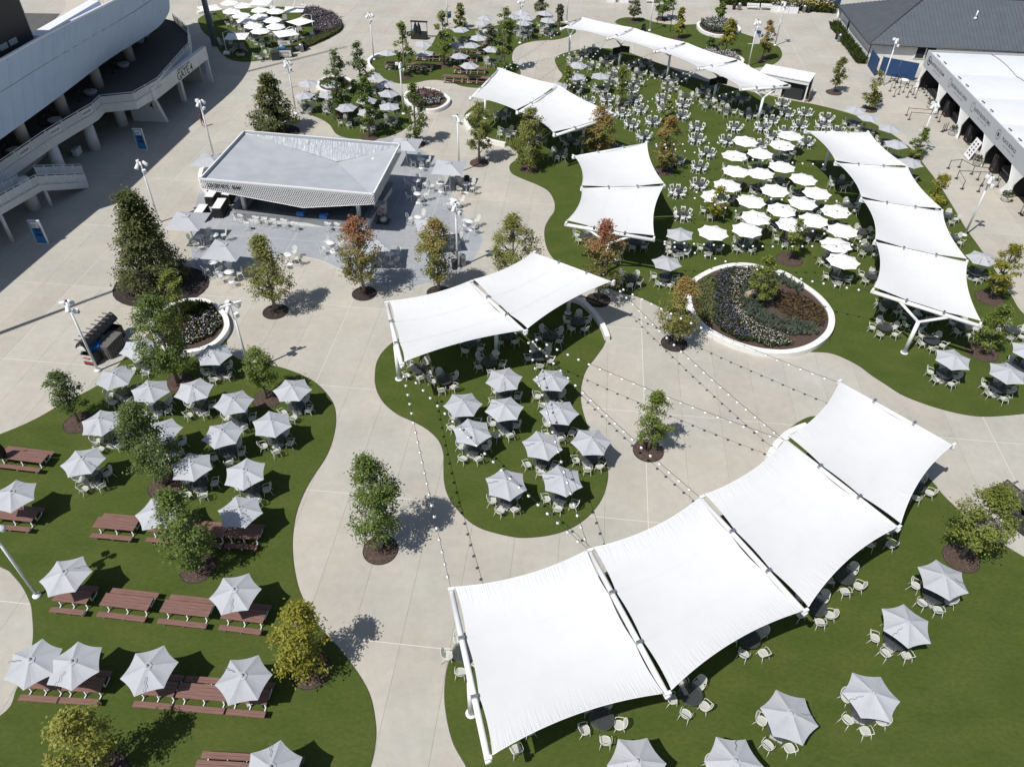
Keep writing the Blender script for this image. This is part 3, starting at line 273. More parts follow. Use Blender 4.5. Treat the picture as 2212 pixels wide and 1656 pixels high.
 'trash': [(-4.72,58.69,0,'at the patio curve by the lamp'),(-5.38,58.07,1,'hidden behind the patio lamp'),(-6.16,74.08,0,'under the right square umbrella'),(-5.21,74.33,1,'behind the right square umbrella'),(-31.63,114.42,0,'beside the drinks cart'),(-31.37,115.35,1,'next to drinks cart bin'),(49.68,123.85,0,'at the blue gray building corner'),
           (49.66,124.95,1,'behind the building corner bin'),(37.43,139.44,0,'near the far white benches'),(36.6,139.65,1,'left of far white benches'),(48.32,138.84,0,'right of the far planter boxes'),(48.97,138.62,1,'rightmost by the far hedge')],
 'trees': [(-30.93,54.62,8.81,7.12,'magnolia',0.03,3.6,'big dark glossy magnolia in a wide mulch bed on the left'),(-28.47,86.59,6.66,6.5,'magnolia',0.03,2.4,'dark glossy magnolia behind the bar roof'),(-19.87,51.06,7.23,4.32,'maple1',0.22,1.05,'olive green maple left of the two red topped maples'),
           (-12.91,53.91,7.36,4.66,'maple3',0.22,1.05,'red topped maple between the bar stools and the plaza'),(-6.5,54.27,7.16,4.36,'maple2',0.22,1.05,'red crowned maple behind the left middle sail'),(-0.17,55.48,6.89,4.82,'maple1',0.22,1.05,'olive maple with brownish top rising behind the middle sail'),
           (7.27,53.64,7.64,4.56,'maple3',0.22,1.05,'reddest maple,in front of the lower left sail'),(12.97,47.86,6.22,4.41,'maple2',0.22,1.05,'orange tinged maple left of the big oval planter'),(9.45,35.98,5.26,2.72,'fresh',0.18,1.05,'small bright green tree alone in the central plaza'),
           (-7.72,27.35,8.18,3.46,'leafy',0.16,1.05,'tall leafy green tree standing alone on the front path'),(-10.28,19.64,5.67,3.36,'yellow',0.16,1.05,'rounded yellow green tree at the lawn edge near front'),(-18.88,14.25,5.96,3.4,'yellow2',0.15,1.05,'wispy yellow tree in the bottom left corner'),
           (-18.2,25.82,6.81,3.43,'leafy',0.16,1.05,'bushy green tree among the left picnic tables'),(-22.33,31.96,7.21,4.07,'leafy2',0.2,1.05,'leaning leafy green tree between the left lawn umbrellas'),(-30.35,37.57,4.6,2.91,'leafy2',0.3,1.05,'small green tree at the upper left edge of left lawn'),
           (-24.87,41.94,7.86,4.29,'leafy',0.22,1.05,'tall green tree left of the round left planter'),(-26.92,49.17,5.07,2.28,'fresh2',0.4,0,'slim young tree growing inside the left planter'),(-17.84,40.37,4.74,3.02,'fresh',0.3,1.05,'green tree between umbrellas at right of left lawn'),
           (27.34,27.58,6.44,3.67,'fresh2',0.25,1.05,'large olive green tree at the right edge by the black cart'),(41.62,55.09,5.42,2.83,'yellow',0.22,1.2,'slanting yellow green tree right of the right sails'),(37.58,47.49,4.47,2.95,'fresh',0.15,1.2,'small green tree on the lawn below the right sails'),
           (25.58,60.69,4.21,2.01,'fresh2',0.3,1.2,'thin sapling above the oval planter'),(20.66,52.88,4.79,2.99,'fresh2',0.2,0,'young green tree inside the big oval planter'),(19.81,67.44,3.78,2.24,'yellow',0.2,0,'thin yellow sapling among the white parasols'),
           (16.18,78.2,6.27,3.77,'maple4',0.15,1.05,'rusty orange maple between the folding chairs and white parasols'),(1.42,78.23,6.87,4.71,'maple1',0.1,1.05,'wide olive maple below the upper left sails'),(9.16,81.46,5.73,4.69,'maple4',0.1,1.05,'rusty topped maple between the two left sail pairs'),
           (-4.13,79.46,7.01,3.71,'maple1',0.2,1.05,'pale maple left of the upper left sails'),(-11.61,83.92,7.04,3.44,'leafy',0.08,1.05,'narrow green tree at the upper right corner of the bar'),(-17.28,85.56,7.07,3.17,'leafy',0.2,1.05,'narrow tree in the front of the small back lawn'),
           (-21.66,91.42,7.95,4.32,'leafy2',0.05,1.05,'left of two tall dark trees on the small back lawn'),(-19.4,94.44,7.84,3.74,'leafy2',0.05,1.05,'right of two tall dark trees on the small back lawn'),(-15.48,105.27,7.08,3.08,'fresh',0.2,1.05,'leftmost slim tree of the far picnic lawn'),
           (-10.45,109.87,7.45,3.56,'fresh',0.2,1.05,'tall slim tree in the middle of far picnic lawn'),(-9.22,126.52,3.66,2.41,'maple1',0.1,1.05,'small brownish tree at the back of far picnic lawn'),(-2.03,107.96,8.69,3.64,'fresh',0.05,1.05,'tall slim tree at the right of far picnic lawn'),
           (-4.16,117.46,3.32,2.01,'olive',0.1,0,'small gray olive tree among the far umbrellas'),(3.45,133.34,2.94,2.37,'olive',0.3,0.7,'gray olive tree behind the far round tables'),(6.4,127.96,3.56,1.29,'olive',0.25,0.7,'thin gray sapling left of the long sail end'),(18.61,131.85,3.4,2.34,'olive',0.3,1.05,'gray olive tree at the left tip of planter lawn'),
           (23.5,133.39,4.04,4.29,'leafy',0.3,1.05,'broad green tree beside the upper planter lawn'),(24.71,123.65,4.46,1.95,'yellow',0.2,1.05,'slim golden tree left of the round far planter'),(32.52,131.52,2.93,1.61,'fresh',0.3,0,'slim tree in the back of the round far planter'),(30.58,116.65,4.66,3.06,'yellow',0.25,0,'golden tree between the two far planters'),
           (28.48,117.94,2.04,2.28,'leafy2',0.02,0,'dark green bush tree beside the lower far planter'),(35.63,114.76,5.4,2.76,'maple4',0.2,1.05,'rusty slim tree at right of planter lawn'),(42.44,102.61,4.53,2.41,'maple1',0.2,1.05,'slim golden maple alone on the right plaza'),(45.19,96.94,4.77,2.78,'maple1',0.15,1.05,'slim golden maple by the queue barriers'),
           (45.96,83.11,3.42,2.17,'fresh',0.02,0.8,'upright green tree around the lamp by the food tent'),(42.89,70.9,3.81,2.78,'yellow',0.05,1.05,'golden shrub tree behind the right sails by the tent walk'),(6.5,99.93,3.66,1.77,'fresh2',0.05,0.7,'slim tree at the far left end of the big lawn'),
           (13.04,96.07,5.22,2.07,'fresh2',0.25,0.7,'slim bright tree among the far sail tables'),(18.51,91.98,2.7,1.89,'fresh2',0.05,0.7,'small tree above the rusty maple'),(34.15,103.83,2.75,1.95,'yellow',0.1,0.7,'golden tree beside the white kiosk')],
 'tv': ['T2','T4'],
 'wall_low': [(-48.48,67.67),(-47.81,77.5),(-47.23,89.26),(-45.92,98.98),(-46.47,108.0),(-47.35,113.31)],
 'wall_top': [(-46.75,69.7),(-45.92,77.96),(-44.03,89.47)],
 'walls': {'white curved seat wall around the middle lawn under the twin sails': [(4.87,53.26),(5.75,52.69),(6.63,51.07),(7.16,49.44),(7.39,48.04)],
           'white curved seat wall at the left end of far picnic lawn': [(-19.59,113.65),(-20.77,112.6),(-21.4,110.64),(-21.17,108.78),(-20.22,106.74)],
           'white curved seat wall at the left tip of the big lawn': [(-5.62,92.83),(-6.4,91.36),(-6.41,89.69),(-5.43,87.04),(-3.58,84.8),(-1.4,83.64)],
           'white curved seat wall left of the bar': [(-33.11,77.97),(-33.79,76.58),(-33.76,74.93),(-33.28,73.14),(-32.48,71.63),(-31.59,70.56)],
           'white curved seat wall poking out beside the upper front sail': [(17.67,35.14),(18.28,36.1),(19.13,37.05),(20.05,37.75),(21.03,38.24)]}}

# ================================================================= materials
def mat(name, c, rough=0.6, metal=0.0, noise=0.0, scale=4.0, alpha=1.0, bump=0.0, bscale=30.0, objrand=0.0, tone=None, transl=0.0, coord='Object', spec=0.5, c2=None):
    m = bpy.data.materials.new(name)
    m.use_nodes = True
    nt = m.node_tree
    N, Lk = nt.nodes, nt.links
    b = N['Principled BSDF']
    b.inputs['Roughness'].default_value = rough
    b.inputs['Metallic'].default_value = metal
    b.inputs['Specular IOR Level'].default_value = spec
    b.inputs['Base Color'].default_value = (*c, 1)
    cur = None
    tc = N.new('ShaderNodeTexCoord')
    if noise or c2:
        n1 = N.new('ShaderNodeTexNoise'); n1.inputs['Scale'].default_value = scale; n1.inputs['Detail'].default_value = 6
        Lk.new(tc.outputs[coord], n1.inputs['Vector'])
        r = N.new('ShaderNodeValToRGB')
        lo = c2 if c2 else tuple(max(0, x * (1 - noise)) for x in c)
        hi = c if c2 else tuple(min(1, x * (1 + noise)) for x in c)
        r.color_ramp.elements[0].position = 0.32; r.color_ramp.elements[1].position = 0.68
        r.color_ramp.elements[0].color = (*lo, 1); r.color_ramp.elements[1].color = (*hi, 1)
        Lk.new(n1.outputs['Fac'], r.inputs['Fac'])
        cur = r.outputs['Color']
    if objrand or tone:
        h = N.new('ShaderNodeHueSaturation')
        if cur: Lk.new(cur, h.inputs['Color'])
        else: h.inputs['Color'].default_value = (*c, 1)
        mr = N.new('ShaderNodeMapRange')
        if tone:
            at = N.new('ShaderNodeAttribute'); at.attribute_name = 'tone'
            Lk.new(at.outputs['Fac'], mr.inputs['Value']); amp = tone
        else:
            oi = N.new('ShaderNodeObjectInfo'); Lk.new(oi.outputs['Random'], mr.inputs['Value']); amp = objrand
        mr.inputs['To Min'].default_value = 1 - amp; mr.inputs['To Max'].default_value = 1 + amp
        Lk.new(mr.outputs['Result'], h.inputs['Value'])
        cur = h.outputs['Color']
    if cur: Lk.new(cur, b.inputs['Base Color'])
    if bump:
        n2 = N.new('ShaderNodeTexNoise'); n2.inputs['Scale'].default_value = bscale; n2.inputs['Detail'].default_value = 4
        Lk.new(tc.outputs[coord], n2.inputs['Vector'])
        bp = N.new('ShaderNodeBump'); bp.inputs['Strength'].default_value = bump; bp.inputs['Distance'].default_value = 0.02
        Lk.new(n2.outputs['Fac'], bp.inputs['Height']); Lk.new(bp.outputs['Normal'], b.inputs['Normal'])
    out = N['Material Output']
    last = b.outputs['BSDF']
    if transl:
        t = N.new('ShaderNodeBsdfTranslucent'); mx = N.new('ShaderNodeMixShader'); mx.inputs[0].default_value = transl
        if cur: Lk.new(cur, t.inputs['Color'])
        else: t.inputs['Color'].default_value = (*c, 1)
        Lk.new(last, mx.inputs[1]); Lk.new(t.outputs[0], mx.inputs[2]); last = mx.outputs[0]
    if alpha < 1:                                                # expanded metal: open holes finer than a pixel
        t = N.new('ShaderNodeBsdfTransparent'); mx = N.new('ShaderNodeMixShader'); mx.inputs[0].default_value = alpha
        Lk.new(t.outputs[0], mx.inputs[1]); Lk.new(last, mx.inputs[2]); last = mx.outputs[0]
    Lk.new(last, out.inputs['Surface'])
    return m

def concrete(name, c, amp, warm):
    m = bpy.data.materials.new(name); m.use_nodes = True
    N, Lk = m.node_tree.nodes, m.node_tree.links
    b = N['Principled BSDF']; b.inputs['Roughness'].default_value = 0.85; b.inputs['Specular IOR Level'].default_value = 0.25
    g = N.new('ShaderNodeNewGeometry')
    def nz(scale, det, rough=0.6):
        n = N.new('ShaderNodeTexNoise'); n.inputs['Scale'].default_value = scale; n.inputs['Detail'].default_value = det; n.inputs['Roughness'].default_value = rough
        Lk.new(g.outputs['Position'], n.inputs['Vector']); return n.outputs['Fac']
    def mrange(v, a, bb, lo, hi):
        r = N.new('ShaderNodeMapRange'); r.inputs['From Min'].default_value = a; r.inputs['From Max'].default_value = bb
        r.inputs['To Min'].default_value = lo; r.inputs['To Max'].default_value = hi; Lk.new(v, r.inputs['Value']); return r.outputs['Result']
    def mul(a, bb):
        x = N.new('ShaderNodeMath'); x.operation = 'MULTIPLY'; Lk.new(a, x.inputs[0]); Lk.new(bb, x.inputs[1]); return x.outputs[0]
    v = mul(mrange(nz(0.22, 5), 0.3, 0.7, 1 - amp * 1.2, 1 + amp * 1.0), mrange(nz(1.7, 8, 0.7), 0.3, 0.7, 1 - amp * 0.9, 1 + amp * 0.8))
    v = mul(v, mrange(nz(14.0, 3), 0.3, 0.7, 0.97, 1.03))
    oi = N.new('ShaderNodeObjectInfo'); v = mul(v, mrange(oi.outputs['Random'], 0, 1, 0.955, 1.04))
    at = N.new('ShaderNodeAttribute'); at.attribute_name = 'tone'; v = mul(v, mrange(at.outputs['Fac'], 0, 1, 1.0, 1.07))
    r = N.new('ShaderNodeValToRGB'); r.color_ramp.elements[0].color = (*c, 1); r.color_ramp.elements[1].color = (*warm, 1)
    r.color_ramp.elements[0].position = 0.42; r.color_ramp.elements[1].position = 0.7
    Lk.new(nz(0.13, 4), r.inputs['Fac'])
    h = N.new('ShaderNodeHueSaturation'); Lk.new(r.outputs['Color'], h.inputs['Color']); Lk.new(v, h.inputs['Value'])
    Lk.new(h.outputs['Color'], b.inputs['Base Color'])
    return m

M = {}
M['concrete'] = concrete('concrete', (0.425, 0.408, 0.358), 0.08, (0.45, 0.405, 0.345))
M['patio'] = concrete('blue_gray_concrete', (0.315, 0.335, 0.36), 0.10, (0.345, 0.35, 0.36))
M['joint'] = mat('joint_sealant', (0.62, 0.60, 0.55), 0.8)
M['gap'] = mat('joint_base', (0.30, 0.275, 0.235), 0.9)
M['edgeshade'] = mat('painted_edge_shade', (0.10, 0.085, 0.06), 0.95)  # dark colour standing in for the shadow line around the lawns
M['white'] = mat('white_powder_coat', (0.80, 0.80, 0.80), 0.35, noise=0.03, scale=3)
M['wallwhite'] = mat('white_cast_wall', (0.76, 0.75, 0.72), 0.75, noise=0.06, scale=2)
M['chairwhite'] = mat('cream_powder_coat', (0.72, 0.71, 0.67), 0.45)
M['chairmesh'] = mat('cream_expanded_mesh', (0.62, 0.62, 0.58), 0.55, alpha=0.72)
M['resin'] = mat('white_resin', (0.84, 0.84, 0.84), 0.4)
M['tablemesh'] = mat('dark_expanded_mesh', (0.05, 0.055, 0.062), 0.5, alpha=0.74)
M['darksteel'] = mat('dark_gray_steel', (0.075, 0.08, 0.085), 0.45)
M['black'] = mat('black_plastic', (0.018, 0.018, 0.02), 0.5)
M['blackcloth'] = mat('black_cloth', (0.015, 0.015, 0.017), 0.6, bump=0.6, bscale=5)
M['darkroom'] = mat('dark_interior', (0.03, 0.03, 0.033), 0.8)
M['graycloth'] = mat('pale_gray_canvas', (0.465, 0.475, 0.505), 0.85, noise=0.03, scale=3, objrand=0.05, transl=0.12, bump=0.12, bscale=9)
M['whitecloth'] = mat('white_canvas', (0.86, 0.86, 0.85), 0.85, noise=0.02, scale=3, transl=0.1, bump=0.1, bscale=9)
M['stone'] = mat('gray_base_stone', (0.42, 0.42, 0.41), 0.8, noise=0.25, scale=40)
M['cord'] = mat('gray_cord', (0.16, 0.16, 0.18), 0.8)
M['bulb'] = mat('white_glass_globe', (0.85, 0.85, 0.85), 0.15)
M['cable'] = mat('black_cable', (0.02, 0.02, 0.02), 0.6)
M['fascia'] = mat('pale_gray_banner_vinyl', (0.46, 0.475, 0.50), 0.6, noise=0.02, scale=0.5)
M['plank'] = None
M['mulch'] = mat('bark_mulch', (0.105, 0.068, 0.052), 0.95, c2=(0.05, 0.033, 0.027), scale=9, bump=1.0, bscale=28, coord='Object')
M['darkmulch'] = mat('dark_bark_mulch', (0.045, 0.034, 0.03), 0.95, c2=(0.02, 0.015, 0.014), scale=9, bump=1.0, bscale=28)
M['chip'] = mat('wood_chip', (0.22, 0.15, 0.11), 0.9)
M['bark'] = mat('tree_bark', (0.20, 0.175, 0.15), 0.9, noise=0.35, scale=12)
M['steel'] = mat('brushed_steel', (0.45, 0.46, 0.47), 0.35, metal=0.8)
M['blue'] = mat('bright_blue_plastic', (0.01, 0.16, 0.46), 0.4)
M['navy'] = mat('navy_blue_screen', (0.013, 0.05, 0.145), 0.7, noise=0.1, scale=1)
M['signblue'] = mat('sign_blue', (0.025, 0.16, 0.42), 0.5)
M['red'] = mat('label_red', (0.35, 0.025, 0.03), 0.5)
M['ink'] = mat('dark_print', (0.02, 0.022, 0.03), 0.6)
M['grayink'] = mat('gray_print', (0.25, 0.27, 0.29), 0.6)
M['tan'] = mat('tan_rock', (0.36, 0.30, 0.21), 0.9, noise=0.2, scale=3)
M['glass'] = mat('dark_window_glass', (0.02, 0.022, 0.028), 0.08)
M['screen'] = mat('dark_screen', (0.008, 0.008, 0.01), 0.2)
M['cart'] = mat('charcoal_plastic', (0.03, 0.03, 0.032), 0.45)
M['chest'] = mat('taupe_plastic', (0.13, 0.12, 0.115), 0.6, noise=0.1, scale=3)
M['roofmetal'] = mat('standing_seam_metal', (0.14, 0.155, 0.175), 0.45, metal=0.3, noise=0.06, scale=0.8)
M['gutter'] = mat('dark_gutter', (0.05, 0.052, 0.06), 0.5)
M['facade'] = mat('gray_blue_membrane', (0.46, 0.58, 0.76), 0.8, noise=0.04, scale=0.6, bump=0.2, bscale=2.5)
M['stadwhite'] = mat('stadium_white_paint', (0.66, 0.66, 0.64), 0.7, noise=0.05, scale=0.7)
M['soffit'] = mat('beige_soffit', (0.50, 0.44, 0.38), 0.8)
M['deckfloor'] = mat('deck_floor', (0.10, 0.095, 0.09), 0.8, noise=0.1, scale=1)
M['railmesh'] = mat('white_perforated_infill', (0.66, 0.67, 0.67), 0.6, alpha=0.8)
M['seatblue'] = mat('blue_seat_plastic', (0.04, 0.20, 0.50), 0.5)
M['seatbeige'] = mat('beige_seat_plastic', (0.45, 0.36, 0.22), 0.6)
M['bowl'] = mat('bowl_concrete', (0.40, 0.39, 0.37), 0.85, noise=0.1, scale=0.5)
M['polegray'] = mat('blue_gray_steel', (0.16, 0.20, 0.23), 0.5)
M['barroof'] = mat('roof_membrane', (0.40, 0.415, 0.44), 0.62, noise=0.07, scale=0.7, bump=0.06, bscale=1.5)
M['shiny'] = mat('glossy_metal_flashing', (0.50, 0.515, 0.54), 0.30, metal=0.55)
def streaks():
    m = M['shiny']; N, Lk = m.node_tree.nodes, m.node_tree.links
    tc = N.new('ShaderNodeTexCoord'); mp = N.new('ShaderNodeMapping'); mp.inputs['Rotation'].default_value = (0, 0, 0.15); mp.inputs['Scale'].default_value = (3.2, 0.35, 0.35)
    n = N.new('ShaderNodeTexNoise'); n.inputs['Scale'].default_value = 1.6; n.inputs['Detail'].default_value = 5; n.inputs['Distortion'].default_value = 0.8
    bp = N.new('ShaderNodeBump'); bp.inputs['Strength'].default_value = 1.0; bp.inputs['Distance'].default_value = 0.09
    Lk.new(tc.outputs['Object'], mp.inputs['Vector']); Lk.new(mp.outputs['Vector'], n.inputs['Vector']); Lk.new(n.outputs['Fac'], bp.inputs['Height']); Lk.new(bp.outputs['Normal'], N['Principled BSDF'].inputs['Normal'])
streaks()
M['counter'] = mat('gray_counter', (0.22, 0.22, 0.23), 0.5)
M['brick'] = mat('brown_brick', (0.22, 0.11, 0.07), 0.85, noise=0.3, scale=9)
M['carton'] = mat('white_cartons', (0.62, 0.60, 0.58), 0.6)
M['orange'] = mat('orange_red_label', (0.55, 0.09, 0.04), 0.6)
M['wood'] = mat('pallet_wood', (0.28, 0.18, 0.10), 0.85, noise=0.2, scale=6)
M['skin'] = mat('skin', (0.35, 0.2, 0.14), 0.6)
M['shirt'] = mat('dark_shirt', (0.03, 0.04, 0.06), 0.8)
M['shorts'] = mat('red_shorts', (0.30, 0.08, 0.06), 0.8)
M['shoe'] = mat('dark_shoe', (0.02, 0.02, 0.02), 0.7)
M['cushion'] = mat('gray_cushion', (0.22, 0.21, 0.21), 0.9)
M['petwhite'] = mat('white_petals', (0.58, 0.56, 0.53), 0.7)
M['petblue'] = mat('violet_blue_petals', (0.12, 0.11, 0.27), 0.7)
M['petpink'] = mat('dusty_pink_petals', (0.30, 0.18, 0.24), 0.7)
M['petyellow'] = mat('yellow_petals', (0.6, 0.42, 0.04), 0.7)

def leafmat(name, a, b2, top=None):
    m = bpy.data.materials.new(name); m.use_nodes = True
    N, Lk = m.node_tree.nodes, m.node_tree.links
    b = N['Principled BSDF']; b.inputs['Roughness'].default_value = 0.5; b.inputs['Specular IOR Level'].default_value = 0.35
    at = N.new('ShaderNodeAttribute'); at.attribute_name = 'tone'
    r = N.new('ShaderNodeValToRGB'); e = r.color_ramp.elements
    e[0].color = (*a, 1); e[0].position = 0.0
    e[1].color = (*b2, 1); e[1].position = 0.62 if top else 1.0
    if top:
        t = e.new(1.0); t.color = (*top, 1)
    Lk.new(at.outputs['Fac'], r.inputs['Fac'])
    Lk.new(r.outputs['Color'], b.inputs['Base Color'])
    t = N.new('ShaderNodeBsdfTranslucent'); Lk.new(r.outputs['Color'], t.inputs['Color'])
    mx = N.new('ShaderNodeMixShader'); mx.inputs[0].default_value = 0.42
    Lk.new(b.outputs[0], mx.inputs[1]); Lk.new(t.outputs[0], mx.inputs[2]); Lk.new(mx.outputs[0], N['Material Output'].inputs['Surface'])
    return m
LEAF = {
 'magnolia': leafmat('magnolia_leaves', (0.079, 0.098, 0.032), (0.195, 0.213, 0.073), (0.268, 0.189, 0.073)),
 'maple1': leafmat('olive_maple_leaves', (0.146, 0.165, 0.043), (0.329, 0.336, 0.104), (0.403, 0.256, 0.122)),
 'maple2': leafmat('orange_maple_leaves', (0.146, 0.171, 0.041), (0.342, 0.311, 0.091), (0.464, 0.201, 0.122)),
 'maple3': leafmat('red_maple_leaves', (0.146, 0.165, 0.044), (0.329, 0.256, 0.098), (0.439, 0.152, 0.110)),
 'maple4': leafmat('rusty_maple_leaves', (0.171, 0.165, 0.044), (0.378, 0.287, 0.098), (0.464, 0.244, 0.110)),
 'fresh': leafmat('green_leaves', (0.116, 0.165, 0.034), (0.317, 0.378, 0.079)),
 'fresh2': leafmat('light_green_leaves', (0.134, 0.171, 0.034), (0.366, 0.403, 0.091)),
 'leafy': leafmat('mid_green_leaves', (0.085, 0.134, 0.032), (0.262, 0.329, 0.076)),
 'leafy2': leafmat('deep_green_leaves', (0.073, 0.116, 0.032), (0.213, 0.275, 0.079)),
 'yellow': leafmat('yellow_green_leaves', (0.183, 0.189, 0.024), (0.488, 0.451, 0.067)),
 'yellow2': leafmat('pale_yellow_leaves', (0.183, 0.195, 0.030), (0.512, 0.488, 0.116)),
 'olive': leafmat('gray_olive_leaves', (0.146, 0.159, 0.085), (0.354, 0.354, 0.232)),
}
def turfmat():
    m = bpy.data.materials.new('green_turf'); m.use_nodes = True
    N, Lk = m.node_tree.nodes, m.node_tree.links
    b = N['Principled BSDF']; b.inputs['Roughness'].default_value = 0.9; b.inputs['Specular IOR Level'].default_value = 0.12
    g = N.new('ShaderNodeNewGeometry')
    mp = N.new('ShaderNodeMapping'); mp.inputs['Rotation'].default_value = (0, 0, 0.45); mp.inputs['Scale'].default_value = (1, 1.7, 1)
    Lk.new(g.outputs['Position'], mp.inputs['Vector'])
    def nz(sc, det, src):
        n = N.new('ShaderNodeTexNoise'); n.inputs['Scale'].default_value = sc; n.inputs['Detail'].default_value = det; Lk.new(src, n.inputs['Vector']); return n.outputs['Fac']
    def ramp(f, a, c, p0=0.3, p1=0.7):
        r = N.new('ShaderNodeValToRGB'); r.color_ramp.elements[0].color = (*a, 1); r.color_ramp.elements[1].color = (*c, 1)
        r.color_ramp.elements[0].position = p0; r.color_ramp.elements[1].position = p1; Lk.new(f, r.inputs['Fac']); return r.outputs['Color']
    c1 = ramp(nz(0.35, 5, mp.outputs['Vector']), (0.060, 0.089, 0.018), (0.083, 0.106, 0.025))
    c2 = ramp(nz(3.4, 6, mp.outputs['Vector']), (0.87, 0.87, 0.87), (1.12, 1.10, 1.10))
    c3 = ramp(nz(38.0, 4, g.outputs['Position']), (0.62, 0.65, 0.62), (1.32, 1.28, 1.3))
    def mul(a, c):
        x = N.new('ShaderNodeMixRGB'); x.blend_type = 'MULTIPLY'; x.inputs[0].default_value = 1; Lk.new(a, x.inputs[1]); Lk.new(c, x.inputs[2]); return x.outputs[0]
    Lk.new(mul(mul(c1, c2), c3), b.inputs['Base Color'])
    bp = N.new('ShaderNodeBump'); bp.inputs['Strength'].default_value = 0.7; bp.inputs['Distance'].default_value = 0.03
    Lk.new(nz(45.0, 3, g.outputs['Position']), bp.inputs['Height']); Lk.new(bp.outputs['Normal'], b.inputs['Normal'])
    return m
M['turf'] = turfmat()
def plankmat():
    m = bpy.data.materials.new('brown_composite_board'); m.use_nodes = True
    N, Lk = m.node_tree.nodes, m.node_tree.links
    b = N['Principled BSDF']; b.inputs['Roughness'].default_value = 0.6
    tc = N.new('ShaderNodeTexCoord'); mp = N.new('ShaderNodeMapping'); mp.inputs['Scale'].default_value = (0.5, 14, 1)
    Lk.new(tc.outputs['Object'], mp.inputs['Vector'])
    n = N.new('ShaderNodeTexNoise'); n.inputs['Scale'].default_value = 2.5; n.inputs['Detail'].default_value = 6; Lk.new(mp.outputs['Vector'], n.inputs['Vector'])
    r = N.new('ShaderNodeValToRGB'); r.color_ramp.elements[0].position = 0.3; r.color_ramp.elements[1].position = 0.7
    r.color_ramp.elements[0].color = (0.125, 0.062, 0.05, 1); r.color_ramp.elements[1].color = (0.255, 0.138, 0.112, 1)
    Lk.new(n.outputs['Fac'], r.inputs['Fac']); Lk.new(r.outputs['Color'], b.inputs['Base Color'])
    return m
M['plank'] = plankmat()
def sailmat():
    m = bpy.data.materials.new('white_sail_fabric'); m.use_nodes = True
    N, Lk = m.node_tree.nodes, m.node_tree.links
    b = N['Principled BSDF']; b.inputs['Roughness'].default_value = 0.75; b.inputs['Base Color'].default_value = (0.80, 0.80, 0.79, 1)
    uv = N.new('ShaderNodeTexCoord')
    mp = N.new('ShaderNodeMapping'); mp.inputs['Scale'].default_value = (90, 5, 1); Lk.new(uv.outputs['UV'], mp.inputs['Vector'])
    n = N.new('ShaderNodeTexNoise'); n.inputs['Scale'].default_value = 1.0; n.inputs['Detail'].default_value = 3; n.inputs['Distortion'].default_value = 0.6
    Lk.new(mp.outputs['Vector'], n.inputs['Vector'])
    n2 = N.new('ShaderNodeTexNoise'); n2.inputs['Scale'].default_value = 0.9; n2.inputs['Detail'].default_value = 4; Lk.new(uv.outputs['Object'], n2.inputs['Vector'])
    sx = N.new('ShaderNodeSeparateXYZ'); Lk.new(uv.outputs['UV'], sx.inputs[0])
    # creases are strongest near the two free edges (v = 0 and 1)
    def math_(op, a, bb=None, v=None):
        x = N.new('ShaderNodeMath'); x.operation = op; Lk.new(a, x.inputs[0])
        if bb: Lk.new(bb, x.inputs[1])
        elif v is not None: x.inputs[1].default_value = v
        return x.outputs[0]
    e = math_('ABSOLUTE', math_('SUBTRACT', sx.outputs['Y'], v=0.5))
    w = math_('POWER', math_('MULTIPLY', e, v=2.0), v=5.0)
    hgt = math_('ADD', math_('MULTIPLY', n.outputs['Fac'], w), math_('MULTIPLY', n2.outputs['Fac'], v=0.12))
    bp = N.new('ShaderNodeBump'); bp.inputs['Strength'].default_value = 0.8; bp.inputs['Distance'].default_value = 0.09
    Lk.new(hgt, bp.inputs['Height']); Lk.new(bp.outputs['Normal'], b.inputs['Normal'])
    r = N.new('ShaderNodeValToRGB'); r.color_ramp.elements[0].color = (0.655, 0.655, 0.65, 1); r.color_ramp.elements[1].color = (0.68, 0.68, 0.68, 1)
    r.color_ramp.elements[0].position = 0.25; r.color_ramp.elements[1].position = 0.55
    Lk.new(n2.outputs['Fac'], r.inputs['Fac']); Lk.new(r.outputs['Color'], b.inputs['Base Color'])
    return m
M['sail'] = sailmat()

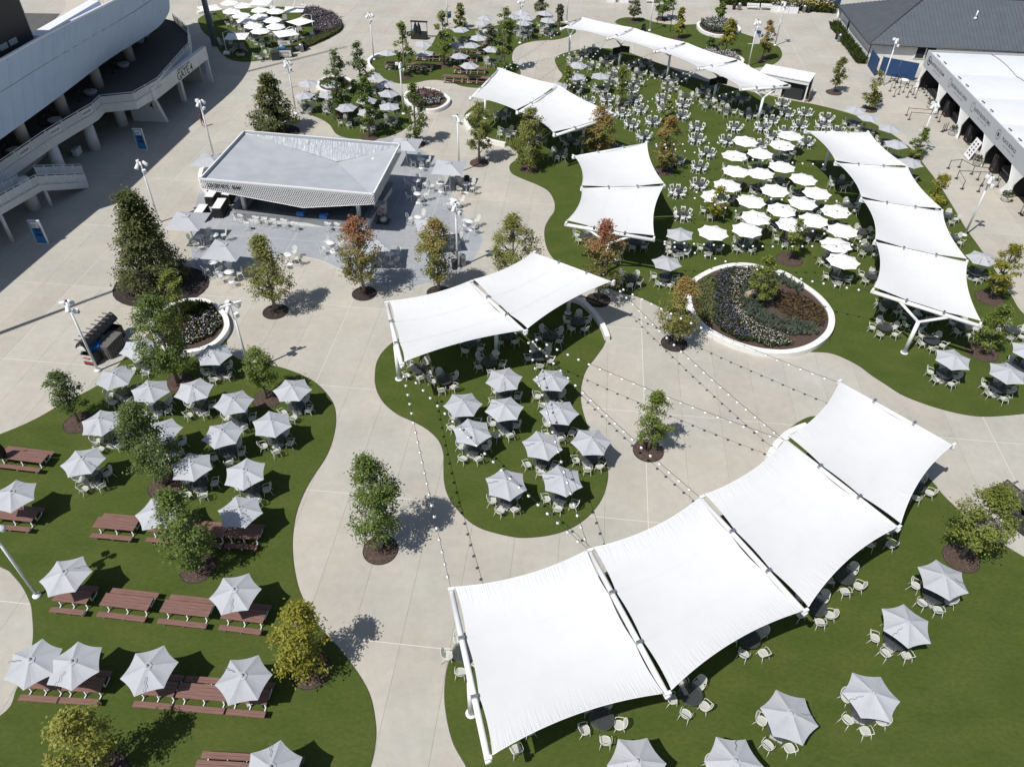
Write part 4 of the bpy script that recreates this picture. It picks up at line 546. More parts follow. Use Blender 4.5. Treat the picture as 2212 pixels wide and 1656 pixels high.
# ================================================================= mesh helpers
class MB:
    def __init__(s): s.v = []; s.f = []; s.m = []; s.mats = []; s.sm = []
    def mi(s, m):
        if m not in s.mats: s.mats.append(m)
        return s.mats.index(m)
    def add(s, vs, fs, m, smooth=False):
        k = len(s.v); i = s.mi(m)
        s.v += [tuple(x) for x in vs]
        for f in fs: s.f.append([k + a for a in f]); s.m.append(i); s.sm.append(smooth)
        return s
    def box(s, c, d, m, rz=0.0, mtx=None):
        x, y, z = d[0] / 2, d[1] / 2, d[2] / 2
        vs = [Vector((a * x, b * y, e * z)) for a in (-1, 1) for b in (-1, 1) for e in (-1, 1)]
        R = Matrix.Rotation(rz, 3, 'Z')
        vs = [R @ v + Vector(c) for v in vs]
        if mtx: vs = [mtx @ v for v in vs]
        return s.add(vs, [(0, 1, 3, 2), (4, 6, 7, 5), (0, 4, 5, 1), (2, 3, 7, 6), (0, 2, 6, 4), (1, 5, 7, 3)], m)
    def tube(s, pts, r, m, n=6, r2=None, cap=True, closed=False):
        pts = [Vector(p) for p in pts]; L_ = len(pts); vs = []; fs = []
        for i, p in enumerate(pts):
            a = pts[i - 1] if (i > 0 or closed) else p
            b = pts[(i + 1) % L_] if (i < L_ - 1 or closed) else p
            t = (b - a).normalized() if (b - a).length > 1e-6 else Vector((0, 0, 1))
            ux = t.orthogonal().normalized() if i == 0 else (ux - t * ux.dot(t)).normalized()
            uy = t.cross(ux)
            rr = r if r2 is None else r + (r2 - r) * i / max(1, L_ - 1)
            for k in range(n):
                q = 2 * PI * k / n
                vs.append(p + ux * math.cos(q) * rr + uy * math.sin(q) * rr)
        for i in range(L_ if closed else L_ - 1):
            j = (i + 1) % L_
            for k in range(n): fs.append((i * n + k, i * n + (k + 1) % n, j * n + (k + 1) % n, j * n + k))
        if cap and not closed: fs += [tuple(range(n))[::-1], tuple((L_ - 1) * n + k for k in range(n))]
        return s.add(vs, fs, m, True)
    def lathe(s, prof, m, n=16, c=(0, 0, 0), smooth=True):
        vs = []; fs = []
        for (r, z) in prof:
            for k in range(n): vs.append((c[0] + r * math.cos(2 * PI * k / n), c[1] + r * math.sin(2 * PI * k / n), c[2] + z))
        for i in range(len(prof) - 1):
            for k in range(n): fs.append((i * n + k, i * n + (k + 1) % n, (i + 1) * n + (k + 1) % n, (i + 1) * n + k))
        if prof[0][0] > 1e-4: fs.append(tuple(range(n))[::-1])
        if prof[-1][0] > 1e-4: fs.append(tuple((len(prof) - 1) * n + k for k in range(n)))
        return s.add(vs, fs, m, smooth)
    def quad(s, a, b, c, d, m): return s.add([a, b, c, d], [(0, 1, 2, 3)], m)
    def prism(s, poly, z0, z1, m, side=None):
        n = len(poly)
        vs = [(x, y, z0) for x, y in poly] + [(x, y, z1) for x, y in poly]
        tri = tessellate_polygon([[Vector((x, y, 0)) for x, y in poly]])
        fs = []
        for t in tri:
            a, b, c = (Vector((*poly[i], 0)) for i in t)
            if (b - a).cross(c - a).z < 0: t = (t[0], t[2], t[1])
            fs.append(tuple(n + i for i in t))
        s.add(vs, fs, m)
        ar = sum(poly[i - 1][0] * poly[i][1] - poly[i][0] * poly[i - 1][1] for i in range(n))
        sf = []
        for i in range(n):
            j = (i + 1) % n
            sf.append((i, j, n + j, n + i) if ar > 0 else (j, i, n + i, n + j))
        return s.add(vs, sf, side or m)
    def mesh(s, name):
        me = bpy.data.meshes.new(name)
        me.from_pydata(s.v, [], s.f)
        for m in s.mats: me.materials.append(m)
        me.polygons.foreach_set('material_index', s.m)
        me.polygons.foreach_set('use_smooth', s.sm)
        me.update()
        return me

def tag(o, label=None, cat=None, group=None, kind=None):
    if label: o['label'] = label
    if cat: o['category'] = cat
    if group: o['group'] = group
    if kind: o['kind'] = kind
    return o
def thing(name, label, cat, loc=(0, 0, 0), rz=0.0, group=None):
    o = bpy.data.objects.new(name, None)
    o.empty_display_size = 0.3
    col.objects.link(o); o.location = loc; o.rotation_euler = (0, 0, rz)
    return tag(o, label, cat, group)
def part(name, me, parent=None, loc=(0, 0, 0), rz=0.0, label=None, kind=None):
    if isinstance(me, MB): me = me.mesh(name)
    o = bpy.data.objects.new(name, me)
    col.objects.link(o)
    o.location = loc; o.rotation_euler = (0, 0, rz)
    if parent: o.parent = parent
    if label: o['label'] = label
    if kind: o['kind'] = kind
    return o
def single(name, me, label, cat, loc=(0, 0, 0), rz=0.0, group=None): return tag(part(name, me, None, loc, rz), label, cat, group)
def stamp(proto, root):                                      # proto: list of (part name, mesh, children)
    for nm, me, kids in proto:
        p = part(nm, me, root)
        for n2, m2 in kids: part(n2, m2, p)
def smooth_closed(pts, n=6):
    out = []; N = len(pts)
    for i in range(N):
        p0, p1, p2, p3 = (Vector(pts[(i + k) % N]) for k in (-1, 0, 1, 2))
        for j in range(n):
            t = j / n
            q = 0.5 * ((2 * p1) + (p2 - p0) * t + (2 * p0 - 5 * p1 + 4 * p2 - p3) * t * t + (3 * p1 - p0 - 3 * p2 + p3) * t ** 3)
            out.append((q.x, q.y))
    return out
def smooth_open(pts, n=6):
    P = [pts[0]] + list(pts) + [pts[-1]]; out = []
    for i in range(1, len(P) - 2):
        p0, p1, p2, p3 = (Vector(P[i + k]) for k in (-1, 0, 1, 2))
        for j in range(n):
            t = j / n
            q = 0.5 * ((2 * p1) + (p2 - p0) * t + (2 * p0 - 5 * p1 + 4 * p2 - p3) * t * t + (3 * p1 - p0 - 3 * p2 + p3) * t ** 3)
            out.append(tuple(q))
    out.append(tuple(pts[-1])); return out
def inside(x, y, poly):
    c = False
    for i in range(len(poly)):
        x1, y1 = poly[i]; x2, y2 = poly[i - 1]
        if (y1 > y) != (y2 > y) and x < (x2 - x1) * (y - y1) / (y2 - y1) + x1: c = not c
    return c
def text_mesh(s, size, m, name='lettering', shear=0.0):
    cu = bpy.data.curves.new(name, 'FONT'); cu.body = s; cu.size = size; cu.extrude = 0.004; cu.shear = shear; cu.offset = size * .007
    cu.align_x = 'CENTER'; cu.align_y = 'CENTER'
    o = bpy.data.objects.new(name, cu); col.objects.link(o)
    dg = bpy.context.evaluated_depsgraph_get(); me = bpy.data.meshes.new_from_object(o.evaluated_get(dg))
    bpy.data.objects.remove(o); bpy.data.curves.remove(cu)
    me.materials.clear(); me.materials.append(m); me.name = name
    return me
def text_on(s, size, m, origin, right, upv, parent, name='lettering', shear=0.0):
    """flat lettering centred at origin, reading along right, rising along upv"""
    me = text_mesh(s, size, m, name, shear)
    r = Vector(right).normalized(); u = Vector(upv); u = (u - r * u.dot(r)).normalized(); n = r.cross(u)
    me.transform(Matrix(((r.x, u.x, n.x, origin[0]), (r.y, u.y, n.y, origin[1]), (r.z, u.z, n.z, origin[2]), (0, 0, 0, 1))))
    return part(name, me, parent)
def depth_ppm(x, y): return FPX * 1.8517 / ((Vector((x, y, -CAM_H))).dot(fw))     # photo pixels per metre
def wpart(name, mb, root, label=None, kind=None):
    me = mb.mesh(name) if isinstance(mb, MB) else mb
    me.transform(Matrix.Translation(-Vector(root.location)))
    return part(name, me, root, label=label, kind=kind)
up_ = Vector((0, 0, 1))
# ================================================================= ground
AZ = math.radians(5.3688); CA, SA = math.cos(AZ), math.sin(AZ)
def uv2w(u, v): return (u * CA + v * SA, -u * SA + v * CA)
mb = MB(); mb.quad((-700, -60, -0.03), (700, -60, -0.03), (700, 900, -0.03), (-700, 900, -0.03), M['gap'])
plaza = tag(part('plaza', mb), kind='structure')
SU, SV, GAP = 2.725, 9.95, 0.011
sl = MB(); x, y = SU / 2 - GAP / 2, SV / 2 - GAP / 2
sl.prism([(-x, -y), (x, -y), (x, y), (-x, y)], -0.03, 0.0, M['concrete'])
slab_me = sl.mesh('slab')
rest = MB()
for k, (iu, iv) in enumerate(L['cells']):
    u, v = 5.88 + SU * (iu + .5), 20.6 + SV * (iv + .5)
    wx, wy = uv2w(u, v)
    if k < 300: part('slab', slab_me, plaza, (wx, wy, 0), -AZ)
    else:
        P = [uv2w(u + a * x, v + b * y) for a, b in ((-1, -1), (1, -1), (1, 1), (-1, 1))]
        rest.prism(P, -0.03, 0.0, M['concrete'])
rs = part('slab', rest, plaza, kind='stuff')
tone = rs.data.attributes.new('tone', 'FLOAT', 'FACE')
rr = np.repeat(np.random.RandomState(3).rand(len(rs.data.polygons) // 6 + 1), 6)[:len(rs.data.polygons)]
tone.data.foreach_set('value', rr.astype(np.float32))
far = MB()
far.quad((-700, 150, -0.012), (700, 150, -0.012), (700, 900, -0.012), (-700, 900, -0.012), M['concrete'])
far.quad((-700, -60, -0.012), (-105, -60, -0.012), (-105, 150, -0.012), (-700, 150, -0.012), M['concrete'])
far.quad((105, -60, -0.012), (700, -60, -0.012), (700, 150, -0.012), (105, 150, -0.012), M['concrete'])
part('outer_paving', far, plaza)
jm = MB()
def strip(a, b, w):
    a, b = Vector((*a, 0)), Vector((*b, 0)); d = (b - a).normalized(); n = Vector((-d.y, d.x, 0)) * w / 2
    jm.quad(a + n + Vector((0, 0, .003)), a - n + Vector((0, 0, .003)), b - n + Vector((0, 0, .003)), b + n + Vector((0, 0, .003)), M['joint'])
for k in range(-4, 6): strip(uv2w(5.88 + 24.5 * k, 5), uv2w(5.88 + 24.5 * k, 170), 0.045)
for k in range(-1, 15): strip(uv2w(-105, 20.6 + 9.95 * k), uv2w(105, 20.6 + 9.95 * k), 0.04)
jm.v = [(a, b, .003 + (.001 if i // 4 >= 10 else 0)) for i, (a, b, c) in enumerate(jm.v)]
part('joint_sealant', jm, plaza)
# bar patio: blue gray concrete sheet with its own pale joints
pp = smooth_closed(L['patio'], 5)
mb = MB(); mb.prism(pp, 0.002, 0.008, M['patio'])
patio = tag(part('bar_patio', mb), kind='structure')
edge = MB(); edge.tube([(a, b, .008) for a, b in smooth_open(L['patio'][:18], 6)], 0.022, M['joint'], 4)
part('patio_edge_joint', edge, patio)
jm = MB()
Z1 = Vector((0, 0, .009))
for k in range(-12, 0):
    for lo, hi, w, al in ((45, 80, .012, 0),):
        pts = [uv2w(5.88 + SU * 1.5 * k, lo + t * .5) for t in range(int((hi - lo) * 2))]
        pts = [p for p in pts if inside(p[0], p[1], pp)]
        if len(pts) > 4:
            a, b = Vector((*pts[0], .0095)), Vector((*pts[-1], .0095)); n = Vector((CA, -SA, 0)) * .012
            jm.quad(a + n, a - n, b - n, b + n, M['joint'])
for v in (55.3, 60.2, 65.1, 70.0):
    pts = [uv2w(-45 + t * .5, v) for t in range(90)]; pts = [p for p in pts if inside(p[0], p[1], pp)]
    if len(pts) > 4:
        a, b = Vector((*pts[0], .0105)), Vector((*pts[-1], .0105)); n = Vector((SA, CA, 0)) * .012
        jm.quad(a + n, b + n, b - n, a - n, M['joint'])
part('patio_joint', jm, patio)
LAWN = {}
for nm, pts in L['lawns'].items():
    sp = smooth_closed(pts, 6); LAWN[nm] = sp
    # a slightly ragged cut edge
    rg = random.Random(len(pts)); sp2 = [(a + rg.uniform(-.012, .012), b + rg.uniform(-.012, .012)) for a, b in sp]
    mb = MB(); mb.prism(sp2, 0.004, 0.028, M['turf'])
    lw = tag(part(nm.replace(' ', '_'), mb), kind='structure')
    # flat dark band painted as the shadow line, and a fringe of turf blades along the cut edge
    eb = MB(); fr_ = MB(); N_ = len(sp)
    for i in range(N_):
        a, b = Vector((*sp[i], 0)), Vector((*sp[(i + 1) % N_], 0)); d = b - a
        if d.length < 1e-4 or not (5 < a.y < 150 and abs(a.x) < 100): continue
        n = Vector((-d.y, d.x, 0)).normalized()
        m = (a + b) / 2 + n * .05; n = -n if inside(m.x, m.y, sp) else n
        eb.quad(a + n * -.05 + up_ * .006, b + n * -.05 + up_ * .006, b + n * .045 + up_ * .006, a + n * .045 + up_ * .006, M['edgeshade'])
        if a.y < 75:
            for k in range(int(d.length / .05)):
                p = a + d * rg.random() + n * rg.uniform(-.05, .0) + up_ * .02; w = d.normalized() * .018
                fr_.add([p - w, p + w, p + n * rg.uniform(.01, .075) + up_ * rg.uniform(-.01, .035)], [(0, 1, 2)], M['turf'])
    part('edge_shade_band', eb, lw)
    if fr_.v: part('edge_blades', fr_, lw, kind='stuff')

# ================================================================= planting helpers
def scatter(poly, n, rs):
    xs = [p[0] for p in poly]; ys = [p[1] for p in poly]; out = []
    while len(out) < n:
        a, b = rs.uniform(min(xs), max(xs)), rs.uniform(min(ys), max(ys))
        if inside(a, b, poly): out.append((a, b))
    return out
FM = {}
def foliage_mat(key, a, b):
    if key not in FM: FM[key] = leafmat('foliage_' + key, a, b)
    return FM[key]
FOL = {'sage': ((0.10, 0.13, 0.09), (0.24, 0.28, 0.21)), 'green': ((0.035, 0.06, 0.014), (0.12, 0.155, 0.045)), 'pale': ((0.14, 0.17, 0.06), (0.30, 0.33, 0.15)), 'dry': ((0.10, 0.07, 0.03), (0.28, 0.21, 0.09)), 'brown': ((0.05, 0.035, 0.025), (0.13, 0.085, 0.055)), 'dusk': ((0.12, 0.12, 0.11), (0.27, 0.25, 0.24))}
def plants(name, label, poly, n, fol, h, petals=None, dots=3, z=0.0, seed=1, dot=.035, top=None):
    rs = random.Random(seed); v = []; f = []; mi = []; tn = []
    for (a, b) in scatter(poly, n, rs):
        hh = h * rs.uniform(.6, 1.25)
        for k in range(6):
            q = rs.uniform(0, 2 * PI); w = .035; ln = hh * rs.uniform(.5, 1.1)
            tx, ty = a + math.cos(q) * hh * rs.uniform(.3, .75), b + math.sin(q) * hh * rs.uniform(.3, .75)
            px, py = -math.sin(q) * w, math.cos(q) * w; i = len(v)
            v += [(a + px, b + py, z), (a - px, b - py, z), ((a + tx) / 2 - px, (b + ty) / 2 - py, z + ln * .75), (tx, ty, z + ln), ((a + tx) / 2 + px, (b + ty) / 2 + py, z + ln * .75)]
            f.append((i, i + 1, i + 2, i + 3, i + 4)); mi.append(0); tn.append(rs.random())
        if petals:
            for k in range(int(dots) + (rs.random() < dots % 1)):
                pm = rs.randrange(len(petals))
                x0, y0, z0 = a + rs.uniform(-.2, .2), b + rs.uniform(-.2, .2), z + hh * rs.uniform(.75, 1.25); i = len(v)
                s1 = dot * rs.uniform(.6, 1.3); tz = rs.uniform(-.5, .5) * s1
                v += [(x0 - s1, y0 - s1, z0 - tz), (x0 + s1, y0 - s1, z0 + tz), (x0 + s1, y0 + s1, z0 + tz), (x0 - s1, y0 + s1, z0 - tz)]
                f.append((i, i + 1, i + 2, i + 3)); mi.append(1 + pm); tn.append(.5)
    me = bpy.data.meshes.new(name); me.from_pydata(v, [], f)
    me.materials.append(foliage_mat(fol, *FOL[fol]))
    for p in (petals or []): me.materials.append(M[p])
    me.polygons.foreach_set('material_index', mi)
    me.attributes.new('tone', 'FLOAT', 'FACE').data.foreach_set('value', tn)
    me.update()
    o = part(name, me); return tag(o, label, 'flower bed' if petals else 'plants', kind='stuff')
def offset_poly(poly, d):
    n = len(poly); out = []
    ar = sum(poly[i - 1][0] * poly[i][1] - poly[i][0] * poly[i - 1][1] for i in range(n)); sg = 1 if ar > 0 else -1
    for i in range(n):
        a, b = Vector(poly[i - 1]), Vector(poly[(i + 1) % n]); t = (b - a).normalized()
        out.append((poly[i][0] - t.y * d * sg, poly[i][1] + t.x * d * sg))
    return out
def ring_wall(name, label, outer, w, h, m, gaps=0):
    """closed cast kerb of a planter, in separate cast lengths"""
    root = thing(name, label, 'planter', (sum(p[0] for p in outer) / len(outer), sum(p[1] for p in outer) / len(outer), 0))
    inner = offset_poly(outer, w); n = len(outer); seg = max(6, n // 10); k = 0
    while k < n:
        e = min(n, k + seg); mbb = MB(); vs = []
        for i in range(k, e + 1):
            o_, i_ = outer[i % n], inner[i % n]
            if i == e and True: pass
            vs += [(o_[0], o_[1], 0), (o_[0], o_[1], h), (i_[0], i_[1], h), (i_[0], i_[1], 0)]
        fs = []
        for i in range(e - k):
            a = i * 4; b = a + 4
            fs += [(a, b, b + 1, a + 1), (a + 1, b + 1, b + 2, a + 2), (a + 2, b + 2, b + 3, a + 3)]
        fs += [(0, 1, 2, 3), tuple((e - k) * 4 + q for q in (3, 2, 1, 0))]
        mbb.add(vs, fs, m); wpart('kerb_block', mbb, root); k = e
    soil = MB(); soil.prism(offset_poly(outer, w - .02), 0.01, h - .12, M['mulch']); wpart('soil', soil, root)
    return root, inner
def curved_wall(label, pts, w, h, m, name='seat_wall'):
    sp = smooth_open(pts, 6)
    root = thing(name, label, 'wall', (*sp[len(sp) // 2], 0))
    n = len(sp); left = []
    for i in range(n):
        a, b = Vector(sp[max(0, i - 1)]), Vector(sp[min(n - 1, i + 1)]); t = (b - a).normalized(); left.append((sp[i][0] - t.y * w, sp[i][1] + t.x * w))
    step = 6; k = 0
    while k < n - 1:
        e = min(n - 1, k + step); mbb = MB(); vs = []; fs = []
        for i in range(k, e + 1): vs += [(*sp[i], 0), (*sp[i], h), (*left[i], h), (*left[i], 0)]
        for i in range(e - k):
            a = i * 4; b = a + 4; fs += [(a, a + 1, b + 1, b), (a + 1, a + 2, b + 2, b + 1), (a + 2, a + 3, b + 3, b + 2)]
        fs += [(3, 2, 1, 0), tuple((e - k) * 4 + q for q in (0, 1, 2, 3))]
        mbb.add(vs, fs, m); wpart('wall_block', mbb, root); k = e
    return root
RINGLAB = {'M': 'big white oval planter with bands of flowers and a tree', 'L': 'round white planter of mixed flowers at top of left lawn', 'K2': 'small round white planter with brown bed behind the bar', 'K1': 'round white planter hidden by the two tall dark trees', 'P1': 'far round white planter with gray shrubs', 'P2': 'far white planter with silvery flowers and dark sculpture'}
RIN = {}
for k, pts in L['rings'].items():
    sp = smooth_closed(pts, 6)
    root, inn = ring_wall('planter', RINGLAB[k], sp, .5 if k == 'M' else .42, .45, M['wallwhite']); RIN[k] = (root, inn)
for lb, pts in L['walls'].items(): curved_wall(lb, pts, .42, .45 if 'bar' not in lb else .75, M['wallwhite'])
Z = .33
for nm, lb, pl, n, fol, h, pet, dots in L['beds']:
    dt = .036 if pl[0][1] < 85 else .06
    plants(nm, lb, pl, n, fol, h, pet, dots, z=(Z if 'stadium' not in lb else .03), seed=len(lb), dot=dt)
gb = smooth_closed(L['garden_bed'], 4)
mb = MB(); mb.prism(gb, .004, .05, M['mulch']); tag(part('garden_bed', mb), kind='structure')
# rocks in the big planter
rk = MB(); rk.box((0, 0, .35), (1.1, .5, .7), M['tan'], .3); rk.box((.75, -.1, .3), (.6, .5, .6), M['glass'], .3)
single('stone_feature', rk, 'tan stone block with dark face in the big oval planter', 'stone', (*L['rock'], Z - .05), .2)
sc = MB(); sc.tube([(0, 0, 0), (.1, 0, .6), (-.1, .1, 1.1), (.15, 0, 1.5)], .28, M['black'], 7, r2=.16); sc.tube([(.1, 0, 1.3), (.6, 0, 1.55), (.8, 0, 1.2)], .13, M['black'], 6)
single('sculpture', sc, 'dark upright sculpture standing in the lower far planter', 'sculpture', (*L['sculpture'], Z))

# ================================================================= stadium on the left
st = thing('stadium', 'stadium stand with gray curved facade, raised deck and gate 4 on the left', 'stadium', (-52, 85, 0))
top = [(-50.5, 45), (-49.0, 55), (-47.6, 63)] + L['wall_top'] + [(-43.4, 96.5), (-44.1, 104), (-46.6, 111.5), (-51.0, 117.5), (-57, 121)]
low = [(-51.5, 45), (-50.2, 55), (-49.0, 63)] + L['wall_low'][:4] + [(-46.0, 104), (-47.6, 110.5), (-51.8, 116.0), (-57.5, 119.5)]
def resample(pts, n):
    sp = smooth_open(pts, 10); P = [Vector((p[0], p[1], 0)) for p in sp]; d = [0]
    for i in range(1, len(P)): d.append(d[-1] + (P[i] - P[i - 1]).length)
    out = []; j = 0
    for k in range(n):
        t = d[-1] * k / (n - 1)
        while j < len(d) - 2 and d[j + 1] < t: j += 1
        q = (t - d[j]) / max(1e-6, d[j + 1] - d[j]); out.append(P[j].lerp(P[j + 1], q))
    return out
NP = 45
tp, lp = resample(top, NP), resample(low, NP)
ZT, ZL = 13.4, 7.0
for i in range(NP - 1):
    a, b, c, d = (lp[i] + Vector((0, 0, ZL)), lp[i + 1] + Vector((0, 0, ZL)), tp[i + 1] + Vector((0, 0, ZT)), tp[i] + Vector((0, 0, ZT)))
    e = (b - a).normalized() * .012; inw = Vector((-.25, 0, 0))
    mb = MB(); q = [a + e, b - e, c - e, d + e]; r = [p + inw for p in q]
    mb.add(q + r, [(0, 1, 2, 3), (7, 6, 5, 4), (1, 5, 6, 2), (0, 3, 7, 4), (3, 2, 6, 7), (0, 4, 5, 1)], M['facade']); wpart('facade_panel', mb, st)
cap = MB(); cap.tube([p + Vector((-.15, 0, ZT + .06)) for p in tp], .16, M['white'], 6); wpart('parapet_cap', cap, st)
sb = MB(); sb.tube([lp[i].lerp(tp[i], .62) + Vector((.012, 0, ZL + (ZT - ZL) * .62)) for i in range(NP)], .03, M['grayink'], 4); wpart('facade_seam', sb, st)
so = MB()
for i in range(NP - 1):
    a, b = lp[i] + Vector((-.05, 0, ZL - .02)), lp[i + 1] + Vector((-.05, 0, ZL - .02)); w = Vector((-14, 0, 0))
    so.quad(a, a + w, b + w, b, M['soffit'])
    a2, b2 = tp[i] + Vector((-.3, 0, ZT - .35)), tp[i + 1] + Vector((-.3, 0, ZT - .35)); w2 = Vector((-.7, 0, -.1))
    so.quad(a2, b2, b2 + w2, a2 + w2, M['facade'])
wpart('ceiling_and_roof_edge', so, st)
D = [Vector((a, b, 0)) for a, b in L['deck']]
dfull = [Vector((-50.9, 48, 0)), Vector((-50.0, 58, 0))] + D + [Vector((-44.8, 108, 0)), Vector((-48.8, 113.5, 0)), Vector((-54, 116.5, 0))]
dk = MB(); dk.prism([(p.x, p.y) for p in dfull] + [(-90, 116), (-90, 48)], 3.2, 4.0, M['deckfloor'], M['stadwhite']); wpart('deck', dk, st)
kb = MB(); kb.tube([p + Vector((.02, 0, 4.06)) for p in dfull], .09, M['stadwhite'], 4); wpart('deck_kerb', kb, st)
bw = MB(); bw.box((-57.0, 84, 5.4), (.3, 70, 3.0), M['darkroom']); bw.box((-52.6, 68, 1.6), (.4, 42, 3.2), M['stadwhite']); wpart('back_wall', bw, st)
def rail(a, b, zf, root, h=1.15, name='railing_panel', sign=None, sl=0.0):
    """one framed perforated panel from a to b standing on height zf (rising by sl along it)"""
    a, b = Vector((a[0], a[1], zf)), Vector((b[0], b[1], zf + sl)); d = (b - a); e = d.normalized() * .05
    m_ = MB(); up_ = Vector((0, 0, 1))
    A, B = a + e + up_ * .12, b - e + up_ * .12
    m_.tube([A, A + up_ * (h - .12), B + up_ * (h - .12), B], .035, M['white'], 5, closed=True)
    m_.tube([A + up_ * (h - .32), B + up_ * (h - .32)], .025, M['white'], 4)
    m_.quad(A + up_ * .06, B + up_ * .06, B + up_ * (h - .34), A + up_ * (h - .34), M['railmesh'])
    m_.tube([a, a + up_ * h], .03, M['white'], 4)
    p = wpart(name, m_, root)
    return p, A, B
def walk(pts, step):
    out = []
    for i in range(len(pts) - 1):
        n = max(1, round((pts[i + 1] - pts[i]).length / step))
        out += [(pts[i].lerp(pts[i + 1], k / n), pts[i].lerp(pts[i + 1], (k + 1) / n)) for k in range(n)]
    return out
k = 0
for a, b in walk(dfull[:-1], 2.35):
    p, A, B = rail(a, b, 4.0, st); k += 1
    if a.y < 81 and k % 2 == 0 and a.y > 60:
        n = (B - A).normalized().cross(Vector((0, 0, 1))); mid = (A + B) / 2 + Vector((0, 0, .45)) + n * .03
        sg = MB(); r_ = (B - A).normalized() * .85; u_ = Vector((0, 0, .33))
        sg.quad(mid - r_ - u_, mid + r_ - u_, mid + r_ + u_, mid - r_ + u_, M['stadwhite']); bn = wpart('sponsor_banner', sg, st)
        t = text_mesh('LINDNER', .34, M['ink']); rr_, nn_ = r_.normalized(), n
        o3 = mid + n * .006; t.transform(Matrix(((rr_.x, 0, nn_.x, o3.x), (rr_.y, 0, nn_.y, o3.y), (0, 1, 0, o3.z), (0, 0, 0, 1)))); wpart('lettering', t, st)
for c in L['columns'] + [(-47.4, 67.4), (-48.9, 58.5)]:
    mb = MB(); mb.lathe([(.62, 0), (.62, 3.22)], M['stadwhite'], 20, (c[0] - .5, c[1], 0)); wpart('column', mb, st)
for cx, cy in ((-50.5, 66), (-50.2, 73.5), (-49.6, 81), (-49.2, 89), (-49.0, 98), (-50.5, 107)):
    mb = MB(); mb.lathe([(.62, 4.0), (.62, 7.4)], M['soffit'], 18, (cx, cy, 0)); wpart('upper_column', mb, st)
    mb = MB(); mb.lathe([(.5, 4.02), (.7, 4.35), (.72, 4.5), (.66, 4.5)], M['stone'], 12, (cx + .2, cy - 2.5, 0)); wpart('deck_planter', mb, st)
for i in range(26):
    rg = random.Random(i); tx, ty = -48.6 - rg.random() * 3.6, 62 + i * 1.75
    mb = MB(); mb.lathe([(.33, 4.02), (.05, 4.05), (.05, 5.04), (.36, 5.05), (.36, 5.08)], M['black'], 10, (tx, ty, 0)); wpart('cafe_table', mb, st)
# gate frame, gate wall and lettering
ga, gbp, gm, ga2 = (Vector((*L['gate'][q], 0)) for q in ('a', 'b', 'mid', 'a2'))
gd = (gbp - ga).normalized(); gn = Vector((gd.y, -gd.x, 0)); up_ = Vector((0, 0, 1))
def slabbox(a, b, z0, z1, th, m, n):
    q = MB(); nn = n * th
    vs = [a + up_ * z0, b + up_ * z0, b + up_ * z1, a + up_ * z1]; vs += [v_ - nn for v_ in vs]
    q.add(vs, [(0, 1, 2, 3), (5, 4, 7, 6), (1, 5, 6, 2), (4, 0, 3, 7), (3, 2, 6, 7), (4, 5, 1, 0)], m); return q
wpart('gate_beam', slabbox(ga - gd * 1.2, gbp + gd * .1, 3.05, 4.55, .55, M['stadwhite'], gn), st)
wpart('gate_post', slabbox(gbp - gd * .3, gbp, 0, 3.05, .5, M['stadwhite'], gn), st)
wpart('gate_post', slabbox(gm + gn * 1.2 - gd * .25, gm + gn * 1.2 + gd * .25, 0, 3.05, .5, M['stadwhite'], gn), st)
wd = (ga2 - ga).normalized(); wn2 = Vector((wd.y, -wd.x, 0)); wn2 = wn2 if wn2.y < 0 else -wn2
wl = MB(); vs = [ga, ga2, ga2 + up_ * 3.2, ga + up_ * 3.2 + wd * .9]; vs += [p - wn2 * .5 for p in vs]
wl.add(vs, [(0, 1, 2, 3), (5, 4, 7, 6), (1, 5, 6, 2), (4, 0, 3, 7), (3, 2, 6, 7), (4, 5, 1, 0)], M['stadwhite']); wpart('gate_wall', wl, st)
bx = MB(); bx.box((-46.3, 96.5, 1.5), (.3, 12.5, 3.0), M['soffit']); bx.box((-46.1, 97.5, 1.75), (.1, 5.5, 2.0), M['glass']); bx.box((-44.3, 102.3, 1.5), (4.2, .3, 3.0), M['soffit']); wpart('entrance_recess', bx, st)
def wtext(s, size, m, o, r, u, shear=0):
    t = text_mesh(s, size, m, 'lettering', shear); r = Vector(r).normalized(); u = Vector(u).normalized(); n = r.cross(u)
    t.transform(Matrix(((r.x, u.x, n.x, o[0]), (r.y, u.y, n.y, o[1]), (r.z, u.z, n.z, o[2]), (0, 0, 0, 1)))); return t
mid = ga.lerp(gbp, .52) + gn * .01
wpart('lettering', wtext('CENTER COURT', .46, M['ink'], mid + up_ * 4.25, gd, up_), st)
wpart('lettering', wtext('GATE 4', 1.25, M['ink'], mid + up_ * 3.55, gd, up_), st)
wmid = ga + wd * 1.35 + wn2 * .01
wpart('lettering', wtext('GATE', .42, M['ink'], wmid + up_ * 2.75, -wd, up_), st)
wpart('lettering', wtext('4', 1.0, M['ink'], wmid + up_ * 1.95, -wd, up_), st)
